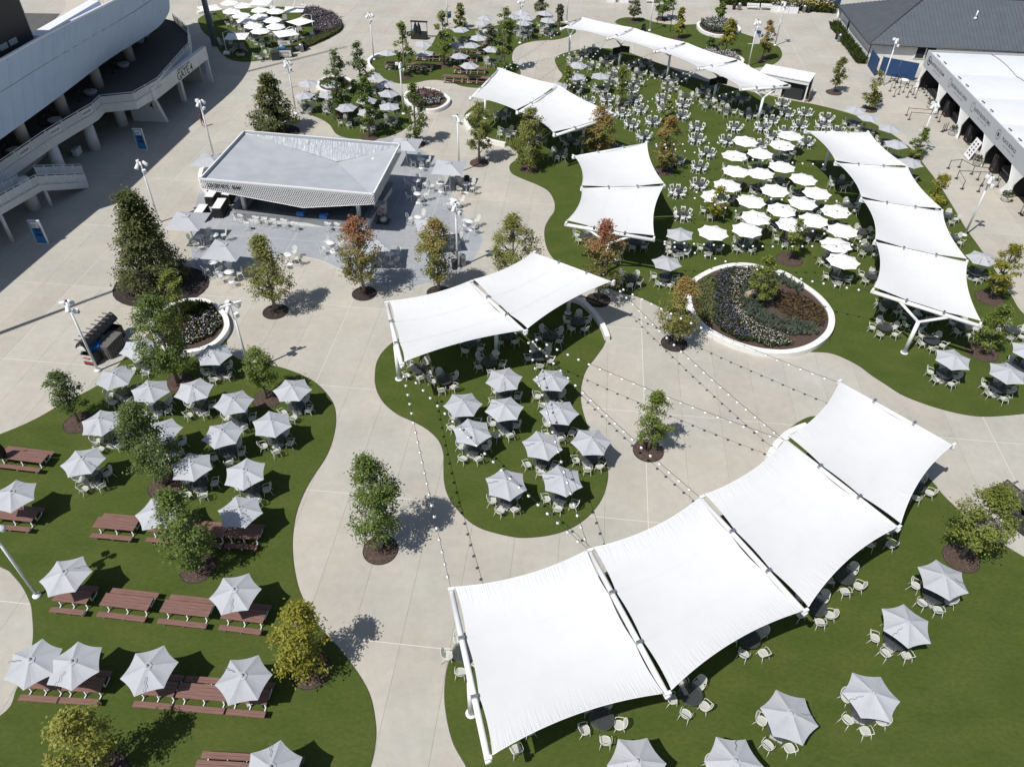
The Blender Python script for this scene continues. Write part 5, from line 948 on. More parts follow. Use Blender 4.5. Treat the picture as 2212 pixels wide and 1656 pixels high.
# outside stair: ramped flight to a landing and a second flight to the ground
S_ = L['stairs']
l0 = Vector((*S_['far'], 4.0)); l1 = Vector((*S_['land'], 2.6)); l2 = Vector((*S_['end'], .55))
for a, b, w in ((l0, l1, Vector((-1.9, .2, 0))), (l1, l2, Vector((-1.1, 1.9, 0)))):
    m_ = MB(); q = [a, b, b + w, a + w]; r = [p - up_ * .62 for p in q]
    m_.add(q + r, [(0, 1, 2, 3), (7, 6, 5, 4), (0, 4, 5, 1), (2, 6, 7, 3), (1, 5, 6, 2), (3, 7, 4, 0)], M['stadwhite']); wpart('stair_flight', m_, st)
    n = max(2, round((b - a).length / 1.15))
    for side in (Vector((0, 0, 0)), w):
        for i in range(n):
            A, B = a.lerp(b, i / n) + side, a.lerp(b, (i + 1) / n) + side
            rail(A, B, A.z, st, 1.1, 'stair_railing', sl=B.z - A.z)
for c, h in ((S_['col1'], 2.1), (S_['col2'], 3.2)):
    mb = MB(); mb.tube([(c[0], c[1], 0), (c[0], c[1], h)], .17, M['stadwhite'], 10); wpart('stair_column', mb, st)
eb = MB(); eb.box((-48.9, 79.5, .45), (.5, 1.2, .8), M['stadwhite']); wpart('electrical_box', eb, st)
# the seating bowl behind the facade
bowl = MB()
for r in range(16):
    z = 11.3 - r * .5; x1 = -47.0 - r * .95
    y0_, y1_ = 79.5, 107 + r * .7; bowl.box((x1 - .5, (y0_ + y1_) / 2, z - .8), (.94, y1_ - y0_, 1.6), M['bowl'])
wpart('terrace', bowl, st)
seat = MB(); seat.box((0, 0, .22), (.42, .46, .08), M['seatblue']); seat.box((.22, 0, .5), (.07, .46, .5), M['seatblue']); sblue = seat.mesh('stand_seat')
seat = MB(); seat.box((0, 0, .22), (.42, .46, .08), M['seatbeige']); seat.box((.22, 0, .5), (.07, .46, .5), M['seatbeige']); sbeige = seat.mesh('stand_seat')
cnt = 0; srest = MB()
for r in range(0, 16):
    z = 11.3 - r * .5; x1 = -47.0 - r * .95
    for j in range(90):
        if j % 13 in (0, 1): continue
        y = 84 + j * .56
        if (r + j // 13) % 3 == 2: me = sbeige
        else: me = sblue
        if not (80.5 < y < 106.5 + r * .7): continue
        if cnt < 300: part('stand_seat', me, st, (x1 + .52 - .5 + 0 - st.location.x, y - st.location.y, z)); cnt += 1
        else: srest.box((x1 - .2, y, z + .3), (.42, .46, .55), M['seatblue'] if me is sblue else M['seatbeige'])
if srest.v: wpart('stand_seat', srest, st, kind='stuff')
rb = MB(); a, b = Vector((*L['beam'][0], 12.3)), Vector((*L['beam'][1], 12.3)); n = Vector((-1.25, .2, 0))
q = [a, b, b + n, a + n]; rb.add(q + [p - up_ * .5 for p in q], [(0, 1, 2, 3), (7, 6, 5, 4), (0, 4, 5, 1), (3, 2, 6, 7), (0, 3, 7, 4), (1, 5, 6, 2)], M['white']); wpart('white_roof_beam', rb, st)
for i in range(18):
    m_ = MB(); y = 96 + i * 2.2; x_ = -49.6 + (y - 96) * .07; m_.tube([(x_, y - 14, 10.0), (x_, y - 14, 12.0), (x_, y - 12.2, 12.0), (x_, y - 12.2, 10.0)], .04, M['white'], 5); wpart('aisle_rail', m_, st)
bk = MB(); bk.prism([(-49.6, 60), (-47.7, 77.6), (-48.6, 79.2), (-66, 79.2), (-66, 59)], 11.8, 19.6, M['black']); wpart('dark_control_box', bk, st)
for i in range(7):
    m_ = MB(); m_.box((-48.97 + i * .158, 66.0 + i * 1.45, 13.6), (.12, 1.15, .5), M['stone'], -.1); wpart('control_box_window', m_, st)
bp_ = L['bigpole']
sp = thing('floodlight_mast', 'thick blue gray floodlight mast by the stadium garden', 'mast', (*bp_, 0))
m_ = MB(); m_.tube([(0, 0, 0), (0, 0, 30)], .42, M['polegray'], 14, r2=.3); part('mast', m_, sp); m_ = MB(); m_.box((.38, 0, 3.8), (.35, .5, 1.1), M['polegray']); part('junction_box', m_, sp)
m_ = MB(); m_.box((0, 0, 31), (.3, 3.4, 2.6), M['polegray'], -.8); part('lamp_panel', m_, sp)
# masts whose long shadows cross the plaza
for (ex, ey), H, lab, base in (((-27.6, 115.1), 68, 'very tall floodlight mast rising from the dark box behind the facade', 0), ((-36.2, 52.0), 24, 'tall gray floodlight mast left of the stadium stairs', 0)):
    dd = H / math.tan(SUN_EL); bx_, by_ = ex - dd * math.sin(SUN_AZ), ey - dd * math.cos(SUN_AZ)
    fm = thing('floodlight_mast', lab, 'mast', (bx_, by_, 0))
    m_ = MB(); m_.tube([(0, 0, 0), (0, 0, H)], .3, M['polegray'], 12, r2=.18); part('mast', m_, fm)
    m_ = MB()
    for r in range(4): m_.box((0, 0, H + .2 + r * .62), (.3, 2.8, .5), M['polegray'], -.85)
    part('lamp_panel', m_, fm)
# ================================================================= food tent on the right
T0 = Vector((54.35, 105.0, 0)); TD = Vector((-2.28, -31.3, 0)).normalized(); TN = Vector((TD.y, -TD.x, 0)); TN = TN if TN.x < 0 else -TN   # TN looks to the plaza
tent = thing('food_tent', 'long white food tent with printed gray fascia on the right', 'tent', T0)
def TP(s, out, z): return T0 + TD * s + TN * out + up_ * z
bays = [0.0, 7.9, 15.6, 23.2, 30.9, 38.6, 46.3]
NAMES = ["GRAETER'S ICE CREAM", 'CHICKEN SALAD CHICK', "ALFIO'S BUON CIBO", 'PLAYA BOWLS', '', '']
SUBS = ['SCOOPS - CUPS - CONES', 'SALADS - WRAPS - COMBOS', 'BOWLS - SALADS - SIDES', 'ACAI - COCONUT - GREEN', '', '']
fab = MB()
q = [TP(0, .05, 2.9), TP(46.3, .05, 2.9), TP(46.3, .05, 4.9), TP(0, .05, 4.9)]
fab.add(q + [p - TN * .12 for p in q], [(0, 1, 2, 3), (7, 6, 5, 4), (3, 2, 6, 7), (4, 5, 1, 0), (0, 3, 7, 4)], M['fascia']); wpart('fascia', fab, tent)
rmat = mat('white_tent_vinyl', (0.70, 0.71, 0.73), 0.6, noise=0.03, scale=0.5)
for i in range(len(bays) - 1):
    a, b = bays[i], bays[i + 1]; m_ = MB(); n = 6; dep = 24
    for k in range(3):                                        # three vinyl panels per bay
        y0, y1 = -.1 - dep * k / 3, -.1 - dep * (k + 1) / 3 + .05
        vs = []; fs = []
        for j in range(n + 1):
            t = j / n; zz = 4.68 + .22 * math.sin(PI * t) ** .8
            vs += [TP(a + (b - a) * t, y0, zz), TP(a + (b - a) * t, y1, zz)]
        for j in range(n): fs.append((2 * j, 2 * j + 1, 2 * j + 3, 2 * j + 2))
        m_ = MB(); m_.add(vs, fs, rmat, True); wpart('roof_panel', m_, tent)
        if k:
            m_ = MB(); m_.tube([TP(a + (b - a) * j / n, y0 + .02, 4.72 + .22 * math.sin(PI * j / n) ** .8) for j in range(n + 1)], .05, M['grayink'], 4); wpart('roof_strap', m_, tent)
    m_ = MB(); m_.box(tuple(TP(b, -12, 4.6)), (.25, 24, .25), M['white'], math.atan2(TN.y, TN.x) - PI / 2); wpart('gutter', m_, tent)
    # tied back drapes on both sides of each opening
    for s_, dirn in ((a, 1), (b, -1)):
        m_ = MB(); vs = []; fs = []; NZ, NS = 9, 14
        for iz in range(NZ):
            z = 3.0 * (1 - iz / (NZ - 1)); t = iz / (NZ - 1)
            w = 1.6 - 1.05 * min(1, t / .55) ** .8 if t < .55 else .55 + .75 * ((t - .55) / .45)
            for ix in range(NS):
                u = ix / (NS - 1); vs.append(TP(s_ + dirn * (u * w), .02 + .1 * math.sin(u * 26 + iz * .2) * (.35 + .65 * t) + .5 * max(0, t - .75) * u, z))
        for iz in range(NZ - 1):
            for ix in range(NS - 1): k = iz * NS + ix; fs.append((k, k + 1, k + NS + 1, k + NS))
        m_.add(vs, fs, M['whitecloth'], True); wpart('drape', m_, tent)
    m_ = MB(); m_.box(tuple(TP(a, -.3, 1.5)), (.16, .16, 3.0), M['steel']); wpart('tent_leg', m_, tent)
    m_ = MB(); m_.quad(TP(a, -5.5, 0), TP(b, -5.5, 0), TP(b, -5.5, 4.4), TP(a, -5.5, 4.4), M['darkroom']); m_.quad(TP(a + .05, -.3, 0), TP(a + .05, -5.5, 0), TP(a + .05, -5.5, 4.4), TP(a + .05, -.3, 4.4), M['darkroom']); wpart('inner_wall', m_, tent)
    m_ = MB(); m_.box(tuple(TP((a + b) / 2, -3.4, .5)), (.7, b - a - 2.5, 1.0), M['navy'], math.atan2(TN.y, TN.x)); wpart('serving_counter', m_, tent)
    if NAMES[i]:
        c = (a + b) / 2 + .55
        wpart('lettering', wtext(NAMES[i], .52, M['ink'], TP(c - .2, .06, 4.02), TD, up_), tent)
        wpart('small_lettering', wtext(SUBS[i], .24, M['grayink'], TP(c + .2, .06, 3.55), TD, up_), tent)
        em = MB(); cc = TP(a + 1.35, .065, 4.0)
        for r0, r1, mm in ((.0, .22, M['ink'] if i in (0, 3) else M['stone']), (.42, .55, M['ink'] if i in (0,) else M['grayink'])):
            vs = []; fs = []
            for k in range(20):
                q_ = 2 * PI * k / 20; vs += [cc + TD * r0 * math.cos(q_) + up_ * r0 * math.sin(q_), cc + TD * r1 * math.cos(q_) + up_ * r1 * math.sin(q_)]
            for k in range(20): fs.append((2 * k, 2 * k + 1, (2 * k + 3) % 40, (2 * k + 2) % 40))
            em.add(vs, fs, mm)
        wpart('round_emblem', em, tent)
    for k in (1, 2):
        m_ = MB(); p = TP(a + (b - a) * k * .33, -.5, 4.95); m_.tube([p, p + TN * .45 + up_ * .25], .06, M['black'], 5); wpart('spot_lamp', m_, tent)
m_ = MB(); q = [TP(-.15, .05, 2.9), TP(-.15, -24, 2.9), TP(-.15, -24, 4.9), TP(-.15, .05, 4.9)]; m_.add(q, [(0, 1, 2, 3)], M['fascia']); wpart('side_fascia', m_, tent)
for i, s_ in enumerate((9.5, 17.2, 25.2)):
    cl = thing('drinks_cooler', ['tall black glass drinks cooler in the second tent opening', 'tall black glass drinks cooler in the third tent opening', 'tall black glass drinks cooler in the fourth tent opening'][i], 'cooler', TP(s_, -.9, 0), math.atan2(TN.y, TN.x), 'coolers inside the food tent')
    m_ = MB(); m_.box((0, 0, 1), (.8, 1.1, 2.0), M['black']); part('cabinet', m_, cl); m_ = MB(); m_.box((.41, 0, 1.1), (.03, .95, 1.6), M['glass']); part('glass_door', m_, cl)
    m_ = MB(); m_.box((.42, .2, .35), (.03, .3, .12), M['orange']); part('price_label', m_, cl)
mbd = thing('menu_board', 'leaning white menu board with food pictures by the tent drape', 'sign', TP(22.0, .7, 0), math.atan2(TN.y, TN.x))
m_ = MB(); m_.add([(.35, -.75, .1), (.35, .75, .1), (-.3, .75, 2.2), (-.3, -.75, 2.2), (.3, -.75, .05), (.3, .75, .05), (-.36, .75, 2.2), (-.36, -.75, 2.2)], [(0, 1, 2, 3), (7, 6, 5, 4), (0, 4, 5, 1), (1, 5, 6, 2), (2, 6, 7, 3), (3, 7, 4, 0)], M['white']); part('board', m_, mbd)
m_ = MB()
for r in range(5):
    for c in range(2):
        t = .2 + r * .16; x0, z0 = .35 - .65 * t + .012, .1 + 2.1 * t; y0 = -.32 + c * .64
        m_.quad((x0 + .02, y0 - .17, z0 - .1), (x0 + .02, y0 + .17, z0 - .1), (x0 - .04, y0 + .17, z0 + .1), (x0 - .04, y0 - .17, z0 + .1), M['ink'] if (r + c) % 2 else M['petpink'])
part('picture_print', m_, mbd)

# ================================================================= gray roofed building, fence, kiosk
E1 = Vector((.994, -.112, 0)); E2 = Vector((.072, .997, 0)); CN = Vector((49.92, 113.63, 0))
hb = thing('gray_roofed_building', 'low white building with gray standing seam hip roof at top right', 'building', CN)
def HP(a, b, z): return CN + E1 * a + E2 * b + up_ * z
SLP = .452; EV = 2.9
wl_ = MB(); q = [HP(.6, .6, 0), HP(60, .6, 0), HP(60, 19, 0), HP(.6, 19, 0)]; t4 = [p + up_ * 3.0 for p in q]
wl_.add(q + t4, [(0, 1, 5, 4), (1, 2, 6, 5), (2, 3, 7, 6), (3, 0, 4, 7)], M['wallwhite']); wpart('wall', wl_, hb)
rf = MB(); a_, b_, c_, d_ = HP(0, 0, EV), HP(60, 0, EV), HP(9.5, 9.5, EV + 9.5 * SLP), HP(60, 9.5, EV + 9.5 * SLP); e_, f_ = HP(0, 19, EV), HP(60, 19, EV)
rf.add([a_, b_, c_, d_, e_, f_], [(0, 1, 3, 2), (4, 0, 2), (2, 3, 5, 4)], M['roofmetal']); wpart('roof', rf, hb)
sm = MB()
x = .5
def seam(p, r):
    d = (r - p).normalized(); n = up_.cross(d).normalized() * .03
    h_ = up_ * .09
    sm.add([p - n, p + n, p + n + h_, p - n + h_, r - n, r + n, r + n + h_, r - n + h_], [(0, 1, 2, 3), (3, 2, 6, 7), (0, 3, 7, 4), (1, 5, 6, 2)], M['roofmetal'])
n_s = 0; srest2 = MB()
while x < 60:
    b = min(x, 9.5); sm = MB(); seam(HP(x, 0, EV), HP(x, b, EV + b * SLP)); wpart('roof_seam', sm, hb); x += .55
y = .4
while y < 19:
    b = min(y, 19 - y); sm = MB(); seam(HP(0, y, EV), HP(b, y, EV + b * SLP)); wpart('roof_seam', sm, hb); y += .45
m_ = MB(); m_.tube([a_ + up_ * .05, c_ + up_ * .05], .09, M['gutter'], 5); wpart('hip_cap', m_, hb)
m_ = MB(); m_.tube([c_ + up_ * .05, d_ + up_ * .05], .1, M['gutter'], 5); wpart('ridge_cap', m_, hb)
m_ = MB(); m_.tube([e_, a_, b_], .12, M['gutter'], 5); wpart('gutter', m_, hb)
m_ = MB(); p = HP(15.5, 5.6, EV + 5.6 * SLP); m_.tube([p, p + up_ * 1.1], .1, M['white'], 7); m_.lathe([(.3, 0), (.12, .25)], M['white'], 8, tuple(p)); wpart('vent_pipe', m_, hb)
m_ = MB(); m_.tube([HP(.55, .55, 2.9), HP(.55, .55, .1)], .07, M['gutter'], 6); wpart('downpipe', m_, hb)
m_ = MB(); m_.tube([HP(.3, 18.2, 0), HP(.3, 18.2, 2.9)], .22, M['wallwhite'], 10); wpart('porch_column', m_, hb)
wf = MB(); wf.box((0, 0, 0), (2.9, .12, 1.7), M['wallwhite']); 
wroot = part('window', wf, hb, (HP(8.3, .56, 1.95) - CN), math.atan2(E1.y, E1.x))
for sx_ in (-.68, .68):
    m_ = MB(); m_.box((sx_, -.08, 0), (1.15, .04, 1.45), M['glass']); part('pane', m_, wroot)
wf = MB(); wf.box((0, 0, 0), (.12, 1.1, 1.3), M['wallwhite']); wroot = part('window', wf, hb, (HP(.56, 12.5, 1.8) - CN), math.atan2(E1.y, E1.x)); m_ = MB(); m_.box((-.08, 0, 0), (.04, .9, 1.1), M['glass']); part('pane', m_, wroot)
for i, (a, b) in enumerate(((L['fence'][0], L['fence'][1]), (L['fence'][2], L['fence'][3]))):
    A, B = Vector((*a, 0)), Vector((*b, 0))
    fr = thing('screen_fence', ['tall blue screened fence running out from the building corner', 'tall blue screened fence below the building window'][i], 'fence', A)
    n = max(2, round((B - A).length / 2.0))
    for k in range(n):
        p, q_ = A.lerp(B, k / n), A.lerp(B, (k + 1) / n); d = (q_ - p).normalized(); nn = Vector((-d.y, d.x, 0)) * .02
        m_ = MB(); z_ = [p + d * .05 + up_ * .08, q_ - d * .05 + up_ * .08, q_ - d * .05 + up_ * 2.35, p + d * .05 + up_ * 2.35]; m_.add([v + nn for v in z_] + [v - nn for v in z_], [(0, 1, 2, 3), (7, 6, 5, 4), (3, 2, 6, 7)], M['navy']); wpart('screen_panel', m_, fr)
        m_ = MB(); m_.tube([p, p + up_ * 2.45], .045, M['black'], 6); wpart('post', m_, fr)
hs = thing('hedge', 'row of clipped green shrubs along the white building wall', 'hedge', HP(-.2, 1, 0))
hs['kind'] = 'stuff'
for k in list(hs.keys()): pass
bpy.data.objects.remove(hs)
plants('hedge_shrubs', 'row of dark green shrubs along the side wall of the gray roofed building', [tuple((HP(a, b, 0))[:2]) for a, b in ((-.7, .3), (.5, .3), (.5, 17.5), (-.7, 17.5))], 620, 'green', 1.1, None, 0, z=0, seed=5)
ks = L['kiosk']
k0 = Vector((*ks[0], 0)); kd = (Vector((*ks[1], 0)) - k0).normalized(); kn = Vector((kd.y, -kd.x, 0)); kn = kn if kn.y > 0 else -kn
kr = thing('white_kiosk', 'white flat roofed storage kiosk stacked with chairs behind the far sail', 'kiosk', k0)
def KP(a, b, z): return k0 + kd * a + kn * b + up_ * z
for a, b in ((0, 0), (3.15, 0), (6.3, 0), (0, 2.7), (3.15, 2.7), (6.3, 2.7)):
    m_ = MB(); m_.box(tuple(KP(a, b, 1.3)), (.18, .18, 2.6), M['white'], math.atan2(kd.y, kd.x)); wpart('post', m_, kr)
for i in range(3):
    m_ = MB(); q = [KP(-.15 + i * 2.2, -.2, 2.6), KP(2.02 + i * 2.2, -.2, 2.6), KP(2.02 + i * 2.2, 2.9, 2.75), KP(-.15 + i * 2.2, 2.9, 2.75)]
    m_.add(q + [p + up_ * .14 for p in q], [(0, 1, 2, 3), (7, 6, 5, 4), (0, 4, 5, 1), (1, 5, 6, 2), (2, 6, 7, 3), (3, 7, 4, 0)], M['white']); wpart('roof_panel', m_, kr)
m_ = MB(); m_.box(tuple(KP(3.15, -.1, 2.35)), (6.5, .1, .3), M['white'], math.atan2(kd.y, kd.x)); wpart('front_beam', m_, kr)
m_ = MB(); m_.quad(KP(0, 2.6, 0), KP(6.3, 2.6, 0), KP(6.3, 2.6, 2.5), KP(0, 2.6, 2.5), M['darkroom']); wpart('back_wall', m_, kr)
single('black_cabinet', MB().box((0, 0, 1.0), (2.3, 1.4, 2.0), M['darkroom']).box((-.1, -.72, .25), (1.0, .06, .4), M['steel']), 'large black cabinet standing in the white kiosk', 'cabinet', KP(1.6, 1.0, .02), math.atan2(kd.y, kd.x) )
for i in range(2):
    m_ = MB()
    for k in range(8): m_.box((0, 0, .15 + k * .16), (.75, .55, .1), M['resin'], .05 * (k % 2))
    single('chair_stack', m_, ['gray white stack of folded chairs beside the kiosk post', 'second stack of folded chairs deeper in the kiosk'][i], 'chairs', KP(3.6 + i * 1.3, .5 + i * .4, 0), math.atan2(kd.y, kd.x), 'stacked chairs in the kiosk')
m_ = MB()
for k in range(6): m_.box((0, -.6 + k * .24, .7), (.06, .14, 1.4), M['wood'])
m_.box((.05, 0, .3), (.06, 1.4, .12), M['wood']); m_.box((.05, 0, 1.1), (.06, 1.4, .12), M['wood'])
single('wooden_pallet', m_, 'wooden pallet leaning on end beside the white kiosk', 'pallet', KP(-.5, .8, 0), math.atan2(kd.y, kd.x))

# ================================================================= the bar
R4 = [Vector((*p, 0)) for p in L['bar_roof']]           # front left, front right, back right, back left
ZR = 4.75
bar = thing('bar_pavilion', 'bar pavilion with folded gray roof and white lattice skirt', 'bar', (R4[0] + R4[1] + R4[2] + R4[3]) / 4)
FL, FR, BR, BL = R4
def lerp4(u, v): return (FL.lerp(FR, u)).lerp(BL.lerp(BR, u), v)
zin = ZR - .32
ro = MB()
pA = lerp4(.008, .012); pB = lerp4(.992, .012); pC = lerp4(.992, .985); pD = lerp4(.008, .985); pV = lerp4(.63, .80)
ro.add([pA + up_ * zin, pB + up_ * zin, pC + up_ * (zin + .02), pV + up_ * (zin - 1.25), pD + up_ * (zin + .02)], [(0, 1, 3), (1, 2, 3), (0, 3, 4)], M['barroof']); wpart('roof_deck', ro, bar)
ro = MB(); pV2 = pV + up_ * (zin - 1.235); pC2, pD2 = pC + up_ * (zin + .03), pD + up_ * (zin + .03)
q1, q2 = pD2.lerp(pV2, .45), pC2.lerp(pV2, .3); mid1, mid2 = pD2.lerp(pC2, .32), pD2.lerp(pC2, .85)
vs = []; fs = []
NB_ = 24
for i in range(NB_ + 1):
    t = i / NB_; bk_ = pD2.lerp(pC2, t)
    fr_ = pD2.lerp(pV2, t / .63) if t < .63 else pV2.lerp(pC2, (t - .63) / .37)
    for j in range(5): 
        p = bk_.lerp(fr_, j / 4); vs.append(p + up_ * (.012 + .02 * math.sin(i * 2.3 + j) * math.sin(PI * j / 4)))
for i in range(NB_):
    for j in range(4): k = i * 5 + j; fs.append((k, k + 1, k + 6, k + 5))
ro.add(vs[:], fs, M['shiny'], True); wpart('roof_flashing', ro, bar)
for a, b in ((FL, FR), (FR, BR), (BR, BL), (BL, FL)):
    m_ = MB(); c = (FL + FR + BR + BL) / 4; inn = Vector(((c - (a + b) / 2).x, (c - (a + b) / 2).y, 0)); d = (b - a).normalized(); n = Vector((-d.y, d.x, 0)); n = n if n.dot(inn) > 0 else -n
    q = [a + up_ * (ZR - .13), b + up_ * (ZR - .13), b + up_ * ZR, a + up_ * ZR]; q2_ = [p + n * .13 for p in q]
    m_.add(q + q2_, [(0, 1, 2, 3), (3, 2, 6, 7), (7, 6, 5, 4)], M['white']); wpart('roof_edge', m_, bar)
    m_ = MB(); q = [p + n * .135 for p in (a + up_ * (ZR - .42), b + up_ * (ZR - .42), b + up_ * (ZR - .03), a + up_ * (ZR - .03))]; m_.quad(*q, M['barroof']); wpart('parapet_lining', m_, bar)
# perforated lattice skirt: real strips crossing, hung from the roof edge
def skirt(a, b, depth, name):
    nrm = (b - a).normalized(); nn = Vector((nrm.y, -nrm.x, 0)); Lg = (b - a).length; m_ = MB(); 
    sp = .21; st_ = .034
    def dep(t): return depth(max(0, min(1, t)))
    for sgn in (1, -1):
        x = -3.0
        while x < Lg + 3:
            # strip runs diagonally: x + sgn*z*0.9
            pts = []
            for k in range(23):
                zz = k * 2.2 / 22; xx = x + sgn * zz * .62
                if 0 <= xx <= Lg and zz <= dep(xx / Lg): pts.append((xx, zz))
            if len(pts) > 1:
                (x0, z0), (x1, z1) = pts[0], pts[-1]
                p0, p1 = a + nrm * x0 + up_ * (ZR - .10 - z0), a + nrm * x1 + up_ * (ZR - .10 - z1); w = nrm * st_
                o = nn * (.012 if sgn > 0 else -.012)
                m_.quad(p0 - w + o, p0 + w + o, p1 + w + o, p1 - w + o, M['white'])
            x += sp
    return wpart(name, m_, bar)
fd = lambda t: 1.0 + (t / .58) * 1.05 if t < .58 else 2.05 - (t - .58) / .42 * 1.05
skirt(FL, FR, fd, 'lattice_skirt'); skirt(FR, BR, lambda t: 1.0, 'lattice_skirt'); skirt(BL, FL, lambda t: 1.0, 'lattice_skirt')
so = MB(); 
for t0, t1 in ((0, .58), (.58, 1)):
    so.quad(FL.lerp(FR, t0) + up_ * (ZR - fd(t0)), FL.lerp(FR, t1) + up_ * (ZR - fd(t1)), BL.lerp(BR, t1) + up_ * (ZR - fd(t1)), BL.lerp(BR, t0) + up_ * (ZR - fd(t0)), M['darksteel'])
wpart('soffit', so, bar)
dF = (FR - FL).normalized(); nF = Vector((dF.y, -dF.x, 0))
rim_ = MB(); rim_.tube([FL.lerp(FR, t) + up_ * (ZR - .04 - fd(t)) for t in (0, .29, .58, .79, 1)], .03, M['white'], 5); wpart('skirt_edge', rim_, bar)
wpart('lettering', wtext('LEGENDS', .5, M['ink'], FL + dF * 1.75 + nF * .06 + up_ * (ZR - .6), dF, up_), bar)
wpart('lettering', wtext('BAR', .5, M['ink'], FL + dF * 3.6 + nF * .06 + up_ * (ZR - .6), dF, up_), bar)
cA, cB, cC = (Vector((*p, 0)) for p in L['bar_counter'])
def counter(a, b, w, nm):
    d = (b - a).normalized(); n = Vector((-d.y, d.x, 0)); m_ = MB(); 
    q = [a - n * w / 2, b - n * w / 2, b + n * w / 2, a + n * w / 2]
    m_.add([p + up_ * 1.02 for p in q] + [p + up_ * 1.08 for p in q], [(4, 5, 6, 7), (0, 1, 5, 4), (1, 2, 6, 5), (2, 3, 7, 6), (3, 0, 4, 7)], M['counter']); wpart(nm, m_, bar)
    m_ = MB(); q = [a - n * .1, b - n * .1, b + n * .1, a + n * .1]; m_.add([p for p in q] + [p + up_ * 1.02 for p in q], [(0, 1, 5, 4), (1, 2, 6, 5), (2, 3, 7, 6), (3, 0, 4, 7)], M['wallwhite']); wpart('counter_front', m_, bar)
cD = cA + (cC - cB) + Vector((0, 1.0, 0))
counter(cA, cB, .85, 'counter_top'); counter(cB + Vector((.1, .4, 0)), cC, .85, 'counter_top'); counter(cA + Vector((.1, .45, 0)), cD, .85, 'counter_top')
for p in L['bar_columns'] + [tuple((BL.lerp(FL, .25).lerp(BR, .14))[:2]), tuple((BR.lerp(FR, .25).lerp(BL, .14))[:2])]:
    m_ = MB(); m_.box((p[0], p[1], 2.0), (.32, .32, 4.0), M['white'], -.14); wpart('column', m_, bar)
cc = (cA + cB + cC + cD) / 4; rzb = math.atan2(dF.y, dF.x)
def bx_(dx, dy, z, d, m, nm, p=None):
    m2 = MB(); m2.box(tuple(cc + dF * dx - nF * dy + up_ * z), d, m, rzb); return wpart(nm, m2, p or bar)
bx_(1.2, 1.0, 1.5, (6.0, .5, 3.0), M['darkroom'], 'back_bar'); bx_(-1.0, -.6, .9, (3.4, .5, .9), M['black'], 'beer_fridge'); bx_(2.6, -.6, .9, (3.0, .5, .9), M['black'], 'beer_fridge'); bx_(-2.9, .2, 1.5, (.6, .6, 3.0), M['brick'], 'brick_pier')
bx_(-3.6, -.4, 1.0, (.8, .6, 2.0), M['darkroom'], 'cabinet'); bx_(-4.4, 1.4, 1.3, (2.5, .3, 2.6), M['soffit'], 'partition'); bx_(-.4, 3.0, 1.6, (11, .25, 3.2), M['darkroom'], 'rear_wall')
crate_me = MB().box((0, 0, 1.05), (1.0, .8, 1.3), M['carton']).mesh('cartons')
def pallet_load(loc, lab, n=3, orange=True):
    t = thing('pallet_load', lab, 'pallet', loc, rzb)
    m_ = MB()
    for k in range(5): m_.box((-.5 + k * .25, 0, .13), (.14, 1.0, .03), M['wood'])
    for k in range(3): m_.box((0, -.42 + k * .42, .06), (1.2, .1, .1), M['wood'])
    part('pallet', m_, t)
    for iz in range(n):
        for ix in range(3):
            for iy in range(3):
                m2 = MB(); m2.box((-.37 + ix * .37, -.3 + iy * .3, .3 + iz * .3), (.35, .28, .28), M['carton'])
                if orange and (ix + iy + iz) % 2 == 0: m2.box((-.37 + ix * .37, -.3 + iy * .3 - .141, .3 + iz * .3), (.2, .006, .16), M['orange']); m2.box((-.37 + ix * .37 + .177, -.3 + iy * .3, .3 + iz * .3), (.006, .18, .16), M['orange'])
                part('carton', m2, t)
pallet_load((*L['bar_crates'], 0), 'pallet stacked with wrapped white and orange cartons beside the bar', 4)
t = thing('empty_pallet', 'dark pallet holding one clear wrapped bundle beside the bar', 'pallet', (*L['bar_pallet'], 0), rzb)
m_ = MB()
for k in range(6): m_.box((-.55 + k * .22, 0, .13), (.13, 1.1, .03), M['darksteel'])
for k in range(3): m_.box((0, -.45 + k * .45, .06), (1.25, .1, .1), M['darksteel'])
part('slats', m_, t); m_ = MB(); m_.lathe([(.3, .15), (.36, .3), (.25, .5), (.05, .55)], M['carton'], 9); part('wrapped_bundle', m_, t)
for i, p in enumerate(L['bins']):
    t = thing('blue_tub', ['left of two blue covered tubs on the bar counter', 'right of two blue covered tubs on the bar counter'][i], 'tub', (p[0], p[1], 1.08), rzb, 'blue tubs on the bar')
    m_ = MB(); m_.add([(-.33, -.28, 0), (.33, -.28, 0), (.33, .28, 0), (-.33, .28, 0), (-.38, -.32, .32), (.38, -.32, .32), (.38, .32, .32), (-.38, .32, .32), (-.26, -.2, .5), (.26, -.2, .5), (.26, .2, .5), (-.26, .2, .5)], [(0, 1, 5, 4), (1, 2, 6, 5), (2, 3, 7, 6), (3, 0, 4, 7), (4, 5, 9, 8), (5, 6, 10, 9), (6, 7, 11, 10), (7, 4, 8, 11), (8, 9, 10, 11)], M['blue']); part('tub_body', m_, t)
    m_ = MB(); m_.tube([(-.2, 0, .5), (0, 0, .56), (.2, 0, .5)], .02, M['signblue'], 4); part('handle', m_, t)
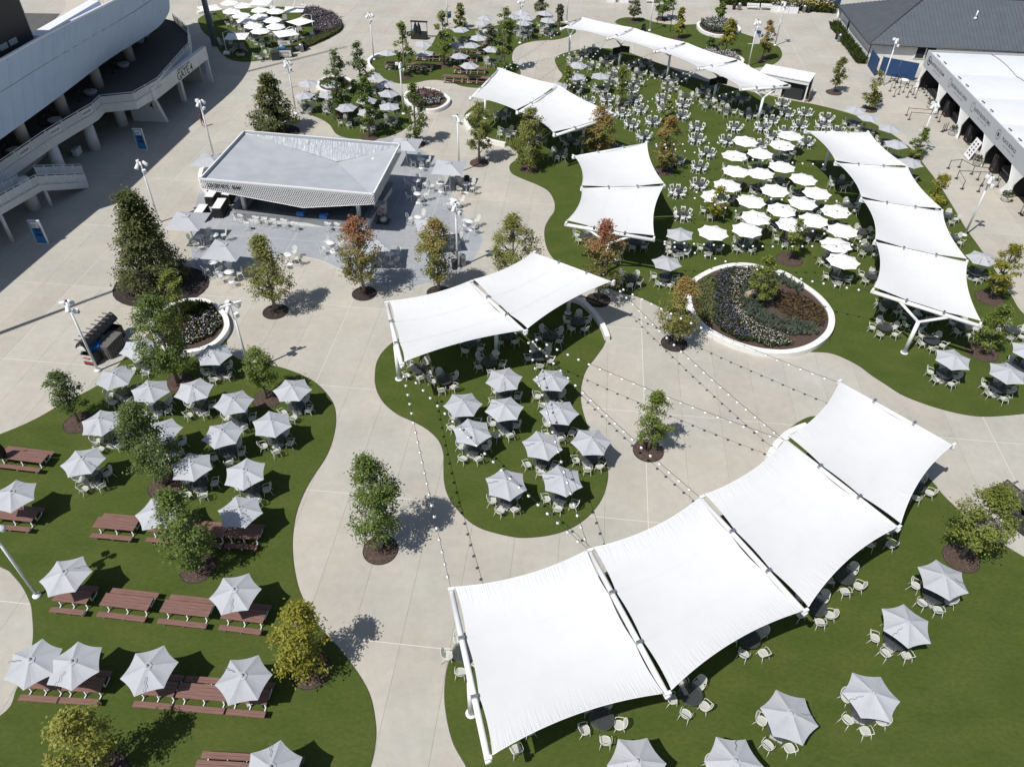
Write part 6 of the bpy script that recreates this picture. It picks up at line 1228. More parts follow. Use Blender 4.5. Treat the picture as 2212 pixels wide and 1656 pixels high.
for a, b, w in L['draped']:
    A, B = Vector((*a, 0)), Vector((*b, 0)); d = (B - A).normalized(); c = (A + B) / 2 + Vector((.42, 0, 0)); ln = (B - A).length
    t = thing('draped_table', f'{w} of the white topped tables draped in black by the bar', 'table', c, math.atan2(d.y, d.x), 'black draped tables left of the bar')
    m_ = MB(); m_.box((0, 0, 1.04), (ln, .85, .04), M['white']); part('table_top', m_, t)
    m_ = MB(); n = 48; vs = []; fs = []
    for k in range(n):
        u = 4 * k / n; s_ = int(u); f_ = u - s_; hx, hy = ln / 2 + .01, .435
        cx_, cy_ = [(-hx + 2 * hx * f_, -hy), (hx, -hy + 2 * hy * f_), (hx - 2 * hx * f_, hy), (-hx, hy - 2 * hy * f_)][s_]
        wv = 1 + .07 * math.sin(k * 1.9) + .05 * math.sin(k * 3.1)
        vs += [(cx_, cy_, 1.03), (cx_ * wv * 1.03, cy_ * wv * 1.05, .55), (cx_ * wv * 1.08, cy_ * wv * 1.12, 0.01)]
    for k in range(n):
        j = (k + 1) % n
        for r in range(2): fs.append((3 * k + r, 3 * j + r, 3 * j + r + 1, 3 * k + r + 1))
    m_.add(vs, [f[::-1] for f in fs], M['blackcloth'], True); part('black_drape', m_, t)
# ================================================================= shade sails
SUP = {}
ROOTS = {}
BEAMLAB = {'C1': 'front left mast of the middle sails', 'C2': 'centre mast between the two middle sails', 'C3': 'right mast of the middle sails', 'R1': 'left end mast of the front sails', 'R2': 'mast between first and second front sails', 'R3': 'mast between second and third front sails', 'R4': 'mast between third and fourth front sails', 'R5': 'right end mast of the front sails',
 'MR1': 'farthest mast of the right sails', 'MR2': 'second mast of the right sails from the far end', 'MR3': 'middle mast of the right sails', 'MR4': 'fourth mast of the right sails from the far end', 'MR5': 'nearest mast of the right sails, forked on the lawn', 'T1': 'left end mast of the long far sails', 'T2': 'second far sail mast carrying black screens', 'T3': 'middle mast of the long far sails', 'T4': 'fourth far sail mast carrying black screens', 'T5': 'right end mast of the far sails, forked',
 'U1': 'left mast of the upper left sails', 'U2': 'centre mast of the upper left sails', 'U3': 'right mast of the upper left sails', 'W1': 'far mast of the lower left sails', 'W2': 'centre mast of the lower left sails', 'W3': 'near mast of the lower left sails behind a red maple'}
for k, (a, b, pb) in L['supports'].items():
    A, B = Vector(a), Vector(b); base = Vector((*pb, 0))
    t = thing('sail_mast', 'white steel ' + BEAMLAB[k], 'mast', base, 0, 'white sail masts')
    SUP[k] = (A, B); ROOTS[k] = t
    m_ = MB(); m_.tube([A, B], .155, M['white'], 12); wpart('beam', m_, t)
    jt = base + up_ * 3.15
    m_ = MB(); m_.tube([base, jt], .17, M['white'], 12, r2=.15); m_.lathe([(.3, 0), (.3, .04)], M['white'], 12, tuple(base)); wpart('post', m_, t)
    for f_ in (.27, .73):
        m_ = MB(); m_.tube([jt - up_ * .1, A.lerp(B, f_) - up_ * .05], .11, M['white'], 10); wpart('arm', m_, t)
    d = (B - A).normalized()
    for f_ in (.015, .33, .67, .985):
        m_ = MB(); m_.box(tuple(A.lerp(B, f_) + up_ * .2), (.16, .34, .16), M['steel'] if f_ in (.33, .67) else M['white'], math.atan2(d.y, d.x)); wpart('clamp', m_, t)
def sail(A0, A1, B0, B1, label):
    """tensioned fabric between beam A (A0-A1) and beam B (B0-B1)"""
    dA, dB = (A1 - A0).normalized(), (B1 - B0).normalized()
    ac = ((B0 + B1) - (A0 + A1)).normalized(); ins = .2
    a0, a1 = A0 + ac * ins + dA * .15 + up_ * .17, A1 + ac * ins - dA * .15 + up_ * .17
    b0, b1 = B0 - ac * ins + dB * .15 + up_ * .17, B1 - ac * ins - dB * .15 + up_ * .17
    n = 28; vs = []; fs = []; uvs = []
    Lab = ((b0 - a0).length + (b1 - a1).length) / 2; wid = ((a1 - a0).length + (b1 - b0).length) / 2
    for i in range(n + 1):
        u = i / n                                            # from beam A to beam B
        pull = .056 * Lab * 4 * u * (1 - u)                  # free edges curve inward
        for j in range(n + 1):
            v = j / n
            p = a0.lerp(a1, v).lerp(b0.lerp(b1, v), u)
            e = (a1 - a0).lerp(b1 - b0, u).normalized()
            p = p + e * pull * (1 - 2 * v)
            sc_ = .10 * abs(math.sin(v * 3 * PI)) ** .8      # scallops along the beams
            p = p + ac * sc_ * (max(0, 1 - u * 9) - max(0, 1 - (1 - u) * 9))
            p = p + up_ * (.26 * (2 * v - 1) ** 2 - .30 * 4 * u * (1 - u) * (1 - (2 * v - 1) ** 2) - .1)
            vs.append(p); uvs.append((u, v))
    for i in range(n):
        for j in range(n): k = i * (n + 1) + j; fs.append((k, k + 1, k + n + 2, k + n + 1))
    root = thing('shade_sail', label, 'shade sail', (a0 + a1 + b0 + b1) / 4, 0, 'white shade sails')
    m_ = MB(); m_.add(vs, fs, M['sail'], True); me = m_.mesh('fabric'); ul = me.uv_layers.new(name='UVMap'); 
    li = np.zeros(len(me.loops), np.int32); me.loops.foreach_get('vertex_index', li); ul.data.foreach_set('uv', np.array(uvs, np.float32)[li].ravel())
    wpart('fabric', me, root)
    # doubled seam strips and the edge webbing
    for q in (1 / 3, 2 / 3):
        sv = []; sf = []; j = round(q * n)
        for i in range(n + 1):
            p = vs[i * (n + 1) + j]; w = (vs[i * (n + 1) + j + 1] - vs[i * (n + 1) + j]).normalized() * .06; sv += [p - w + up_ * .012, p + w + up_ * .012]
        for i in range(n): sf.append((2 * i, 2 * i + 1, 2 * i + 3, 2 * i + 2))
        m_ = MB(); m_.add(sv, sf, M['sail'], True); wpart('seam_strip', m_, root)
    for j in (0, n):
        m_ = MB(); m_.tube([vs[i * (n + 1) + j] for i in range(0, n + 1)], .028, M['white'], 4); wpart('edge_webbing', m_, root)
    return root
for run, nm in L['sail_runs']:
    N_ = len(run) - 1
    for i in range(N_):
        (A0, A1), (B0, B1) = SUP[run[i]], SUP[run[i + 1]]
        od = {1: [''], 2: ['first', 'second']}.get(N_, ['first', 'second', 'third', 'fourth'])[i]
        where = {'middle sail': ('left of the pair over the middle lawn', 'right of the pair over the middle lawn'), 'front sail': ('nearest of the four front sails, bottom centre', 'second of the four front sails', 'third of the four front sails', 'smallest and farthest right of the four front sails'),
                 'right sail': ('farthest of the four right sails', 'second of the four right sails from far', 'third of the four right sails from far', 'nearest of the four right sails, above forked mast'), 'far sail': ('leftmost of the long far row', 'second from left of the long far row', 'third from left of the long far row', 'rightmost of the long far row, by the kiosk'),
                 'upper left sail': ('upper of the pair behind the olive maples', 'lower of the pair behind the olive maples'), 'lower left sail': ('far one of the pair above the red maple', 'near one of the pair above the red maple')}[nm][i]
        sail(A0, A1, B0, B1, 'white fabric shade sail, ' + where)
# televisions hung on two far masts
for k, w in (('T2', 'left'), ('T4', 'right')):
    base = ROOTS[k].location
    t = thing('outdoor_screens', f'pair of black screens on the {w} screen mast of the far sails', 'screen', base + up_ * 2.55, 0, 'screens on the far sail masts')
    for s_, rz in ((-1, .55), (1, -.35)):
        m_ = MB(); m_.box((0, 0, 0), (1.35, .14, .85), M['black']); m_.box((0, -.075, 0), (1.25, .01, .75), M['screen']); part('screen_panel', m_, t, (s_ * .55, -.45, .1 * s_), rz)
    m_ = MB(); m_.box((0, -.25, 0), (.5, .3, .3), M['black']); part('bracket', m_, t)
# ================================================================= string lights
bm = MB(); bm.lathe([(.0, -.20), (.055, -.19), (.095, -.14), (.10, -.095), (.075, -.04), (.03, -.012)], M['bulb'], 8); bm.lathe([(.03, -.02), (.034, .03), (.02, .05)], M['cable'], 6)
bulb_me = bm.mesh('bulb')
SLAB = ['from the left middle mast to the left front mast', 'from the left middle mast to the second front mast', 'over the right umbrellas of the middle lawn', 'from the middle mast past the bright small tree', 'from the centre middle mast to the fourth front mast', 'from the right middle mast to the fourth front mast', 'from the right middle mast past the oval planter', 'over the oval planter to the nearest right mast', 'below the white parasols', 'over the lowest white parasols', 'over the middle white parasols', 'over the farthest white parasols', 'above the upper white parasols', 'over the far folding chairs to the forked far mast', 'over the left folding chairs', 'beside the upper far umbrellas, steep', 'over the far open tables', 'along the far folding chairs', 'across the far path, upper', 'across the far path, lower']
for i, (p, q) in enumerate(L['strings']):
    a = SUP[p[:-1]][0 if p[-1] == 'a' else 1] + up_ * .05; b = SUP[q[:-1]][0 if q[-1] == 'a' else 1] + up_ * .05
    ln = (b - a).length; n = max(6, round(ln / (.86 if a.y < 62 else .98))); sag = .022 * ln
    t = thing('string_lights', 'string of white globe lights ' + SLAB[i], 'string lights', a.lerp(b, .5) - up_ * sag)
    def pt(f): return a.lerp(b, f) - up_ * (sag * 4 * f * (1 - f))
    m_ = MB(); m_.tube([pt(k / 24) for k in range(25)], .013, M['cable'], 4); wpart('cable', m_, t)
    rg = random.Random(i)
    for k in range(1, n):
        p_ = pt(k / n) - t.location; o = part('bulb', bulb_me, t, p_, rg.uniform(0, 6)); o.rotation_euler = (rg.uniform(-.12, .12), rg.uniform(-.12, .12), 0)

# ================================================================= umbrellas
def canopy_mesh(name, n, R, za, zr, m, scallop=.07, sub=4, sag=.05, rot=0):
    vs = [(0, 0, za)]; fs = []; per = n * sub
    rings = 6
    for r in range(1, rings + 1):
        t = r / rings
        for k in range(per):
            f_ = (k % sub) / sub; c0 = 2 * PI * (k // sub) / n + rot; c1 = c0 + 2 * PI / n
            x = (math.cos(c0) * (1 - f_) + math.cos(c1) * f_) * R * t; y = (math.sin(c0) * (1 - f_) + math.sin(c1) * f_) * R * t
            s_ = 4 * f_ * (1 - f_); k2 = 1 - scallop * s_ * t
            z = za - (za - zr) * (t ** 1.12) - sag * s_ * math.sin(PI * t * .8)
            vs.append((x * k2, y * k2, z))
    for k in range(per): fs.append((0, 1 + k, 1 + (k + 1) % per))
    for r in range(rings - 1):
        for k in range(per):
            a = 1 + r * per + k; b = 1 + r * per + (k + 1) % per; fs.append((a, a + per, b + per, b))
    m_ = MB(); m_.add(vs, fs, m, False); me = m_.mesh(name)
    return me
def umbrella_proto(n, R, za, zr, m, rot=0, pole=.024, base=.62, sq=False):
    can = canopy_mesh('canopy', n, R, za, zr, m, .07 if not sq else .02, rot=rot)
    v = MB(); vs = []; 
    for k in range(n): q = 2 * PI * k / n + rot; vs.append((.25 * R / 1.37 * math.cos(q), .25 * R / 1.37 * math.sin(q), za - .05))
    vs.append((0, 0, za + .02)); 
    v.add(vs, [(k, (k + 1) % n, n) for k in range(n)], m); v.lathe([(.09, za + .0), (.09, za + .03), (.05, za + .05), (.04, za + .09), (.0, za + .11)], m, 10)
    po = MB(); po.tube([(0, 0, 0), (0, 0, za - .03)], pole, M['white'] if m is M['whitecloth'] or sq else M['steel'], 7)
    ba = MB(); ba.box((0, 0, .035), (base, base, .07), M['stone'], .3); ba.tube([(0, 0, .07), (0, 0, .35)], .035, M['steel'], 7)
    rb_ = MB()
    for k in range(n):
        q = 2 * PI * k / n + rot; rb_.tube([(.1 * math.cos(q), .1 * math.sin(q), za - .06), (R * .98 * math.cos(q), R * .98 * math.sin(q), zr - .015)], .011, M['steel'], 4, cap=False)
    pr = [('canopy', can, [('vent_cap', v.mesh('vent_cap'))]), ('pole', po.mesh('pole'), []), ('base_plate', ba.mesh('base_plate'), []), ('ribs', rb_.mesh('ribs'), [])]
    return pr
gray_u = umbrella_proto(6, 1.37, 2.58, 2.14, M['graycloth'])
white_u = umbrella_proto(8, 1.47, 2.7, 2.2, M['whitecloth'])
square_u = umbrella_proto(4, 2.28, 3.0, 2.35, M['graycloth'], PI / 4, .045, .95, True)
co = MB(); rg = random.Random(2); q0 = 0.35
pts = []
for k in range(9):
    r = .5 + .09 * k; z = 2.58 - (2.58 - 2.14) * (r / 1.37) ** 1.12 + .02; pts.append((r * math.cos(q0 + .05 * math.sin(k * 1.7)), r * math.sin(q0 + .05 * math.sin(k * 1.7)), z))
co.tube(pts, .012, M['cord'], 4); cord_me = co.mesh('tie_cord')
def place_umbrella(kind, x, y, rz, label, group):
    t = thing({'gray': 'patio_umbrella', 'white': 'white_parasol', 'square': 'square_umbrella'}[kind], label, 'umbrella', (x, y, .028 if kind != 'square' else .01), rz, group)
    t.rotation_euler = (random.uniform(-.03, .03), random.uniform(-.03, .03), rz)
    stamp({'gray': gray_u, 'white': white_u, 'square': square_u}[kind], t)
    if kind == 'gray' and y < 75: part('tie_cord', cord_me, t, rz=PI / 3 * random.randrange(6))
    return t
# ================================================================= chairs and tables
def rounded(w, d, n=18, p=2.6):
    out = []
    for k in range(n):
        q = 2 * PI * k / n; c, s_ = math.cos(q), math.sin(q)
        out.append((w / 2 * math.copysign(abs(c) ** (2 / p), c), d / 2 * math.copysign(abs(s_) ** (2 / p), s_)))
    return out
def arm_proto(seat_h=.44, tall=False, arms=True):
    S = MB(); ol = rounded(.50, .47); n = len(ol)
    S.add([(x, y + .02, seat_h - .012 * (1 - abs(x) / .25)) for x, y in ol] + [(0, .02, seat_h - .03)], [(k, (k + 1) % n, n) for k in range(n)], M['chairmesh'], True)
    S.tube([(x, y + .02, seat_h) for x, y in ol], .014, M['chairwhite'], 5, closed=True)
    B = MB(); ob = rounded(.50, .46, 18, 2.8); ctr = seat_h + .27
    def bp(x, z): return (x * (1.0 - .12 * (z > 0) * z / .23), -.225 - .30 * (z + .23) - .10 * (1 - (x / .25) ** 2) * 0 + .12 * (x / .25) ** 2 * .35, ctr + z * .95)
    B.add([bp(x, z) for x, z in ob] + [bp(0, 0)], [(k, (k + 1) % n, n) for k in range(n)], M['chairmesh'], True)
    B.tube([bp(x, z) for x, z in ob], .016, M['chairwhite'], 5, closed=True)
    pr = [('seat', S.mesh('seat'), []), ('backrest', B.mesh('backrest'), [])]
    for sx_ in (-1, 1):
        m1 = MB(); m1.tube([(sx_ * .215, .2, seat_h), (sx_ * .265, .26, 0)], .015, M['chairwhite'], 5); pr.append(('leg', m1.mesh('leg'), []))
        m1 = MB(); m1.tube([(sx_ * .215, -.19, seat_h), (sx_ * .265, -.33, 0)], .015, M['chairwhite'], 5); pr.append(('leg', m1.mesh('leg'), []))
        if arms:
            m1 = MB(); m1.tube([(sx_ * .235, -.26, seat_h + .26), (sx_ * .285, -.16, seat_h + .235), (sx_ * .305, .06, seat_h + .22), (sx_ * .29, .19, seat_h + .18), (sx_ * .24, .21, seat_h)], .0165, M['chairwhite'], 5); pr.append(('armrest', m1.mesh('armrest'), []))
    if tall:
        m1 = MB(); m1.tube([(-.24, .23, .28), (.24, .23, .28), (.24, -.27, .28), (-.24, -.27, .28)], .013, M['chairwhite'], 5, closed=True); pr.append(('footrest', m1.mesh('footrest'), []))
    return pr
armchair = arm_proto()
highchair = arm_proto(.74, True, False)
def fold_proto():
    S = MB(); S.box((0, .03, .455), (.40, .40, .035), M['resin'])
    B = MB(); B.box((0, -.262, .80), (.36, .03, .13), M['resin'])
    pr = [('seat', S.mesh('seat'), []), ('backrest', B.mesh('backrest'), [])]
    for sx_ in (-1, 1):
        m1 = MB(); m1.tube([(sx_ * .195, -.275, .90), (sx_ * .195, -.02, .45), (sx_ * .195, .24, 0)], .024, M['resin'], 4); pr.append(('leg', m1.mesh('leg'), []))
        m1 = MB(); m1.tube([(sx_ * .165, .15, .44), (sx_ * .165, -.24, 0)], .023, M['resin'], 4); pr.append(('leg', m1.mesh('leg'), []))
    m1 = MB(); m1.tube([(-.19, .19, .1), (.19, .19, .1)], .018, M['resin'], 4); m1.tube([(-.16, -.16, .1), (.16, -.16, .1)], .018, M['resin'], 4); pr.append(('crossbar', m1.mesh('crossbar'), []))
    return pr
foldchair = fold_proto()
def stool_proto():
    S = MB(); S.box((0, .02, .75), (.42, .40, .03), M['white']); B = MB(); B.box((0, -.23, 1.03), (.42, .03, .15), M['white'])
    pr = [('seat', S.mesh('seat'), []), ('backrest', B.mesh('backrest'), [])]
    for sx_ in (-1, 1):
        m1 = MB(); m1.tube([(sx_ * .215, .22, .93), (sx_ * .23, .23, 0)], .019, M['white'], 4); pr.append(('leg', m1.mesh('leg'), []))
        m1 = MB(); m1.tube([(sx_ * .215, -.24, 1.1), (sx_ * .215, -.2, .74), (sx_ * .23, -.25, 0)], .019, M['white'], 4); pr.append(('leg', m1.mesh('leg'), []))
        m1 = MB(); m1.tube([(sx_ * .215, -.22, .96), (sx_ * .215, .24, .94)], .02, M['white'], 4); pr.append(('armrest', m1.mesh('armrest'), []))
    m1 = MB(); m1.tube([(-.22, .22, .3), (.22, .22, .3), (.22, -.22, .3), (-.22, -.22, .3)], .016, M['white'], 4, closed=True); pr.append(('footrest', m1.mesh('footrest'), []))
    return pr
stool = stool_proto()
def joined(proto, name):
    v = []; f = []; mi = []; mats = []; sm = []
    for nm, me, kids in proto:
        k = len(v); v += [tuple(p.co) for p in me.vertices]
        for p in me.polygons:
            f.append([k + i for i in p.vertices]); m_ = me.materials[p.material_index]
            if m_ not in mats: mats.append(m_)
            mi.append(mats.index(m_)); sm.append(p.use_smooth)
    me = bpy.data.meshes.new(name); me.from_pydata(v, [], f)
    for m_ in mats: me.materials.append(m_)
    me.polygons.foreach_set('material_index', mi); me.polygons.foreach_set('use_smooth', sm); me.update(); return me
arm_one = joined(armchair, 'mesh_armchair'); fold_one = joined(foldchair, 'folding_chair')
def table_proto():
    T_ = MB(); n = 28
    T_.add([(.60 * math.cos(2 * PI * k / n), .60 * math.sin(2 * PI * k / n), .72) for k in range(n)], [tuple(range(n))], M['tablemesh'])
    R_ = MB(); R_.tube([(.605 * math.cos(2 * PI * k / n), .605 * math.sin(2 * PI * k / n), .715) for k in range(n)], .014, M['darksteel'], 5, closed=True)
    P_ = MB()
    for k in range(4):
        q = PI / 4 + k * PI / 2; c, s_ = math.cos(q), math.sin(q); P_.tube([(.55 * c, .55 * s_, .7), (.16 * c, .16 * s_, .5), (.1 * c, .1 * s_, .25), (.38 * c, .38 * s_, 0)], .018, M['darksteel'], 5)
    for k in range(4): q = k * PI / 2; P_.tube([(0, 0, .705), (.59 * math.cos(q), .59 * math.sin(q), .705)], .009, M['darksteel'], 4)
    return [('tabletop', T_.mesh('tabletop'), [('rim', R_.mesh('rim'))]), ('pedestal', P_.mesh('pedestal'), [])]
rtable = table_proto(); table_one = None
SIDE = ['right', 'far right', 'far', 'far left', 'left', 'near left', 'near', 'near right']
cand = []
for i, (x, y, kind, umb, n, rot, where) in enumerate(L['tables']):
    rg = random.Random(i * 17 + 3)
    t = thing('round_table', 'dark mesh round table, ' + where, 'table', (x, y, .028), rot, 'dark round mesh tables')
    stamp(rtable, t)
    if umb:
        lab = ('gray six sided umbrella' if umb == 'gray' else 'white eight sided parasol') + ', ' + where
        place_umbrella(umb, x, y, rot * 1.7 if umb == 'white' else rg.uniform(0, 1.05), lab, 'gray hexagonal umbrellas' if umb == 'gray' else 'white parasols')
    used = set()
    for k in range(n):
        q = rot + 2 * PI * k / n + rg.uniform(-.13, .13); R_ = (.70 + rg.uniform(-.03, .07)) if kind == 'fold' else .86 + rg.uniform(-.05, .14)
        cx, cy = x + R_ * math.cos(q), y + R_ * math.sin(q)
        rz = q + PI / 2 + rg.uniform(-.28, .28)                # seat front (+y) faces the table
        # compass side as the camera sees it
        vx, vy = x, y; ang = math.atan2(vx, vy); dx = math.cos(q) * math.cos(ang) - math.sin(q) * math.sin(ang); dy = math.cos(q) * math.sin(ang) + math.sin(q) * math.cos(ang)
        sec = round(math.atan2(dy, dx) / (PI / 4)) % 8
        while sec in used: sec = (sec + 1) % 8
        used.add(sec)
        sc_ = depth_ppm(cx, cy) * (.55 if umb and dy > 0 else 1) * (.5 if 'hidden' in where else 1)
        cand.append((sc_, kind, cx, cy, rz, SIDE[sec], where))
def chairs(kind, proto, one, noun, group, stuffname, stufflabel, nm):
    cs = sorted([c for c in cand if c[1] == kind], reverse=True)
    for j, (s_, _, cx, cy, rz, side, where) in enumerate(cs[:300]):
        lab = f'{noun}, {side} side, table {where}'
        if s_ > 24 or kind == 'fold' and s_ > 21:
            t = thing(nm, lab, 'chair', (cx, cy, .028), rz, group); stamp(proto, t)
        else: single(nm, one, lab, 'chair', (cx, cy, .028), rz, group)
    if len(cs) > 300:
        vv = np.zeros(len(one.vertices) * 3); one.vertices.foreach_get('co', vv); vv = vv.reshape(-1, 3); nv = len(vv)
        F0 = [tuple(p.vertices) for p in one.polygons]; mi0 = [p.material_index for p in one.polygons]; V = []; F = []; MI = []
        for q, (s_, _, cx, cy, rz, side, where) in enumerate(cs[300:]):
            c, s2 = math.cos(rz), math.sin(rz); w = np.stack([vv[:, 0] * c - vv[:, 1] * s2 + cx, vv[:, 0] * s2 + vv[:, 1] * c + cy, vv[:, 2] + .028], 1); V.append(w)
            F += [tuple(a + q * nv for a in f) for f in F0]; MI += mi0
        me = bpy.data.meshes.new(stuffname); me.from_pydata(np.concatenate(V).tolist(), [], F)
        for m_ in one.materials: me.materials.append(m_)
        me.polygons.foreach_set('material_index', MI); me.update()
        tag(part(stuffname, me), stufflabel, 'chairs', kind='stuff')
chairs('arm', armchair, arm_one, 'cream mesh armchair', 'cream mesh armchairs', 'far_armchairs', 'farther cream mesh armchairs around the distant tables', 'mesh_armchair')
chairs('fold', foldchair, fold_one, 'white folding chair', 'white folding chairs', 'folding_chairs', 'white folding chairs', 'folding_chair')
# bar stools, high tables and square umbrellas
n_st = len(L['bar_stools'])
for i, (x, y) in enumerate(L['bar_stools']):
    side = i >= 11
    lab = ('stool ' + ['nearest', 'second', 'third', 'fourth', 'fifth', 'sixth', 'seventh', 'eighth', 'farthest'][min(8, i - 11)] + ' along the right side of the bar') if side else ('stool ' + ['leftmost', 'second from left', 'third from left', 'fourth from left', 'fifth from left', 'sixth from left', 'seventh from left', 'eighth from left', 'ninth from left', 'tenth from left', 'rightmost'][i] + ' along the bar front')
    t = thing('bar_stool', 'white slatted bar ' + lab, 'stool', (x, y, .008), (rzb + (PI / 2 if side else 0)) + random.uniform(-.25, .25), 'white stools at the bar'); stamp(stool, t)
def hightable():
    T_ = MB(); T_.lathe([(.42, 1.02), (.42, 1.045)], M['white'], 24); P_ = MB(); P_.tube([(0, 0, 0), (0, 0, 1.02)], .045, M['white'], 8); P_.lathe([(.3, 0), (.28, .04), (.05, .07)], M['white'], 16)
    return [('tabletop', T_.mesh('tabletop'), []), ('pedestal', P_.mesh('pedestal'), [])]
ht = hightable()
for i, ((x, y), w) in enumerate(L['bar_tables']):
    rg = random.Random(i + 50)
    t = thing('high_table', 'white round high table ' + w, 'table', (x, y, .008), 0, 'white high tables on the bar patio'); stamp(ht, t)
    q0 = rg.uniform(0, 1.5)
    for k in range(4):
        q = q0 + k * PI / 2 + rg.uniform(-.2, .2); R_ = .78 + rg.uniform(-.05, .15); cx, cy = x + R_ * math.cos(q), y + R_ * math.sin(q)
        ang = math.atan2(x, y); dx = math.cos(q) * math.cos(ang) - math.sin(q) * math.sin(ang); dy = math.cos(q) * math.sin(ang) + math.sin(q) * math.cos(ang)
        t = thing('high_chair', f'white mesh high chair, {SIDE[round(math.atan2(dy, dx) / (PI / 4)) % 8]} side of table {w}', 'chair', (cx, cy, .008), q + PI / 2 + rg.uniform(-.3, .3), 'white high chairs on the bar patio'); stamp(highchair, t)
for i, ((x, y), w) in enumerate(L['square_umbrellas']):
    place_umbrella('square', x, y, [-.05, -.1, -.1, -.12, -.12, .25, .05][i], 'large square gray umbrella ' + w, 'square gray umbrellas')
# ================================================================= picnic tables
def picnic_proto(n_):
    pr = []
    nb = 4; w = .20
    for k in range(nb):
        m1 = MB(); m1.box((0, -.3 + k * w, .735), (n_, w - .012, .04), M['plank']); pr.append(('table_board', m1.mesh('table_board'), []))
    for s_ in (-1, 1):
        for k in range(2):
            m1 = MB(); m1.box((0, s_ * (.67 + k * .165), .44), (n_, .155, .04), M['plank']); pr.append(('bench_board', m1.mesh('bench_board'), []))
    for sx_ in (-.36, 0, .36):
        m1 = MB(); x = sx_ * n_ * (1.1 if sx_ else 1)
        for s_ in (-1, 1):
            m1.tube([(x, s_ * .22, .71), (x, s_ * .22, .06), (x, s_ * .66, .06), (x, s_ * .78, .14), (x, s_ * .78, .42)], .045, M['white'], 4)
        m1.box((x, 0, .69), (.08, .72, .05), M['white']); pr.append(('frame', m1.mesh('frame'), []))
    return pr
pc = {}
for i, (a, b, w) in enumerate(L['picnic']):
    A, B = Vector((*a, 0)), Vector((*b, 0)); ln = (B - A).length; key = round(ln * 5) / 5
    if key not in pc: pc[key] = picnic_proto(key - .03)
    d = (B - A).normalized(); n = Vector((-d.y, d.x, 0)); c = (A + B) / 2 + n * .72
    t = thing('picnic_table', 'brown board picnic table, ' + w, 'picnic table', (c.x, c.y, .028), math.atan2(d.y, d.x), 'brown picnic tables'); stamp(pc[key], t)
for i, (x, y, w) in enumerate(L['picnic_umbrellas']):
    place_umbrella('gray', x, y, random.Random(i).uniform(0, 1.05), 'gray umbrella over picnic tables, ' + w, 'gray hexagonal umbrellas')
def closed_umbrella(x, y, lab, z=0):
    t = thing('closed_umbrella', lab, 'umbrella', (x, y, z)); m1 = MB(); vs = []; fs = []; n = 14
    for iz, (zz, r) in enumerate(((.8, .12), (.95, .22), (1.4, .26), (1.9, .2), (2.3, .1), (2.6, .02))):
        for k in range(n): q = 2 * PI * k / n; rr = r * (1 + .28 * math.cos(k * PI)); vs.append((rr * math.cos(q), rr * math.sin(q), zz))
    for iz in range(5):
        for k in range(n): a = iz * n + k; b = iz * n + (k + 1) % n; fs.append((a, b, b + n, a + n))
    m1.add(vs, fs, M['blackcloth'], True); part('folded_canopy', m1, t); m1 = MB(); m1.tube([(0, 0, 0), (0, 0, 2.7)], .025, M['black'], 6); part('pole', m1, t)
closed_umbrella(*L['closed_umb'][0], 'closed black umbrella on the left edge picnic table'); closed_umbrella(*L['closed_umb'][1], 'left closed black umbrella on the far black bar cart'); closed_umbrella(*L['closed_umb'][2], 'right closed black umbrella on the far black bar cart')
# cantilever umbrellas of the garden
for (cx, cy, cz), (bx2, by2), w in L['cantilever']:
    t = thing('cantilever_umbrella', 'white square cantilever umbrella ' + w, 'umbrella', (bx2, by2, .03), 0, 'white cantilever umbrellas in the stadium garden')
    c = Vector((cx - bx2, cy - by2, 2.6)); a = math.atan2(c.y, c.x)
    me = canopy_mesh('canopy', 4, 2.15, .35, 0, M['whitecloth'], .02, rot=PI / 4 + a); part('canopy', me, t, c - up_ * .2)
    m1 = MB(); m1.tube([(0, 0, 0), (0, 0, 2.9)], .06, M['white'], 8); part('mast', m1, t); m1 = MB(); m1.tube([(0, 0, 2.85), (c.x * .5, c.y * .5, 3.15), (c.x, c.y, 2.85)], .045, M['white'], 6); part('arm', m1, t)
    m1 = MB(); m1.box((0, 0, .13), (.9, .9, .26), M['white'], a); part('base_block', m1, t)
# garden loungers and pots
for i, ((x, y), rz) in enumerate(L['loungers']):
    t = thing('lounge_chair', ['gray cushioned lounge chair nearest in the stadium garden', 'second gray lounge chair in the stadium garden', 'gray lounge chair beside garden pots', 'gray lounge chair below the flower bed', 'gray lounge chair behind the drinks cart'][i], 'chair', (x, y, .028), rz, 'lounge chairs in the stadium garden')
    m1 = MB(); m1.tube([(-.35, -.9, .3), (.35, -.9, .3), (.35, .6, .3), (-.35, .6, .3)], .03, M['white'], 4, closed=True)
    for a, b in ((-.35, -.9), (.35, -.9), (.35, .6), (-.35, .6)): m1.tube([(a, b, .3), (a, b, 0)], .03, M['white'], 4)
    part('frame', m1, t); m1 = MB(); m1.box((0, -.3, .38), (.66, 1.2, .12), M['cushion']); part('seat_cushion', m1, t)
    m1 = MB(); m1.add([(-.33, .3, .42), (.33, .3, .42), (.33, .75, .95), (-.33, .75, .95), (-.33, .42, .38), (.33, .42, .38), (.33, .86, .9), (-.33, .86, .9)], [(0, 1, 2, 3), (7, 6, 5, 4), (0, 4, 5, 1), (1, 5, 6, 2), (2, 6, 7, 3), (3, 7, 4, 0)], M['cushion']); part('back_cushion', m1, t)
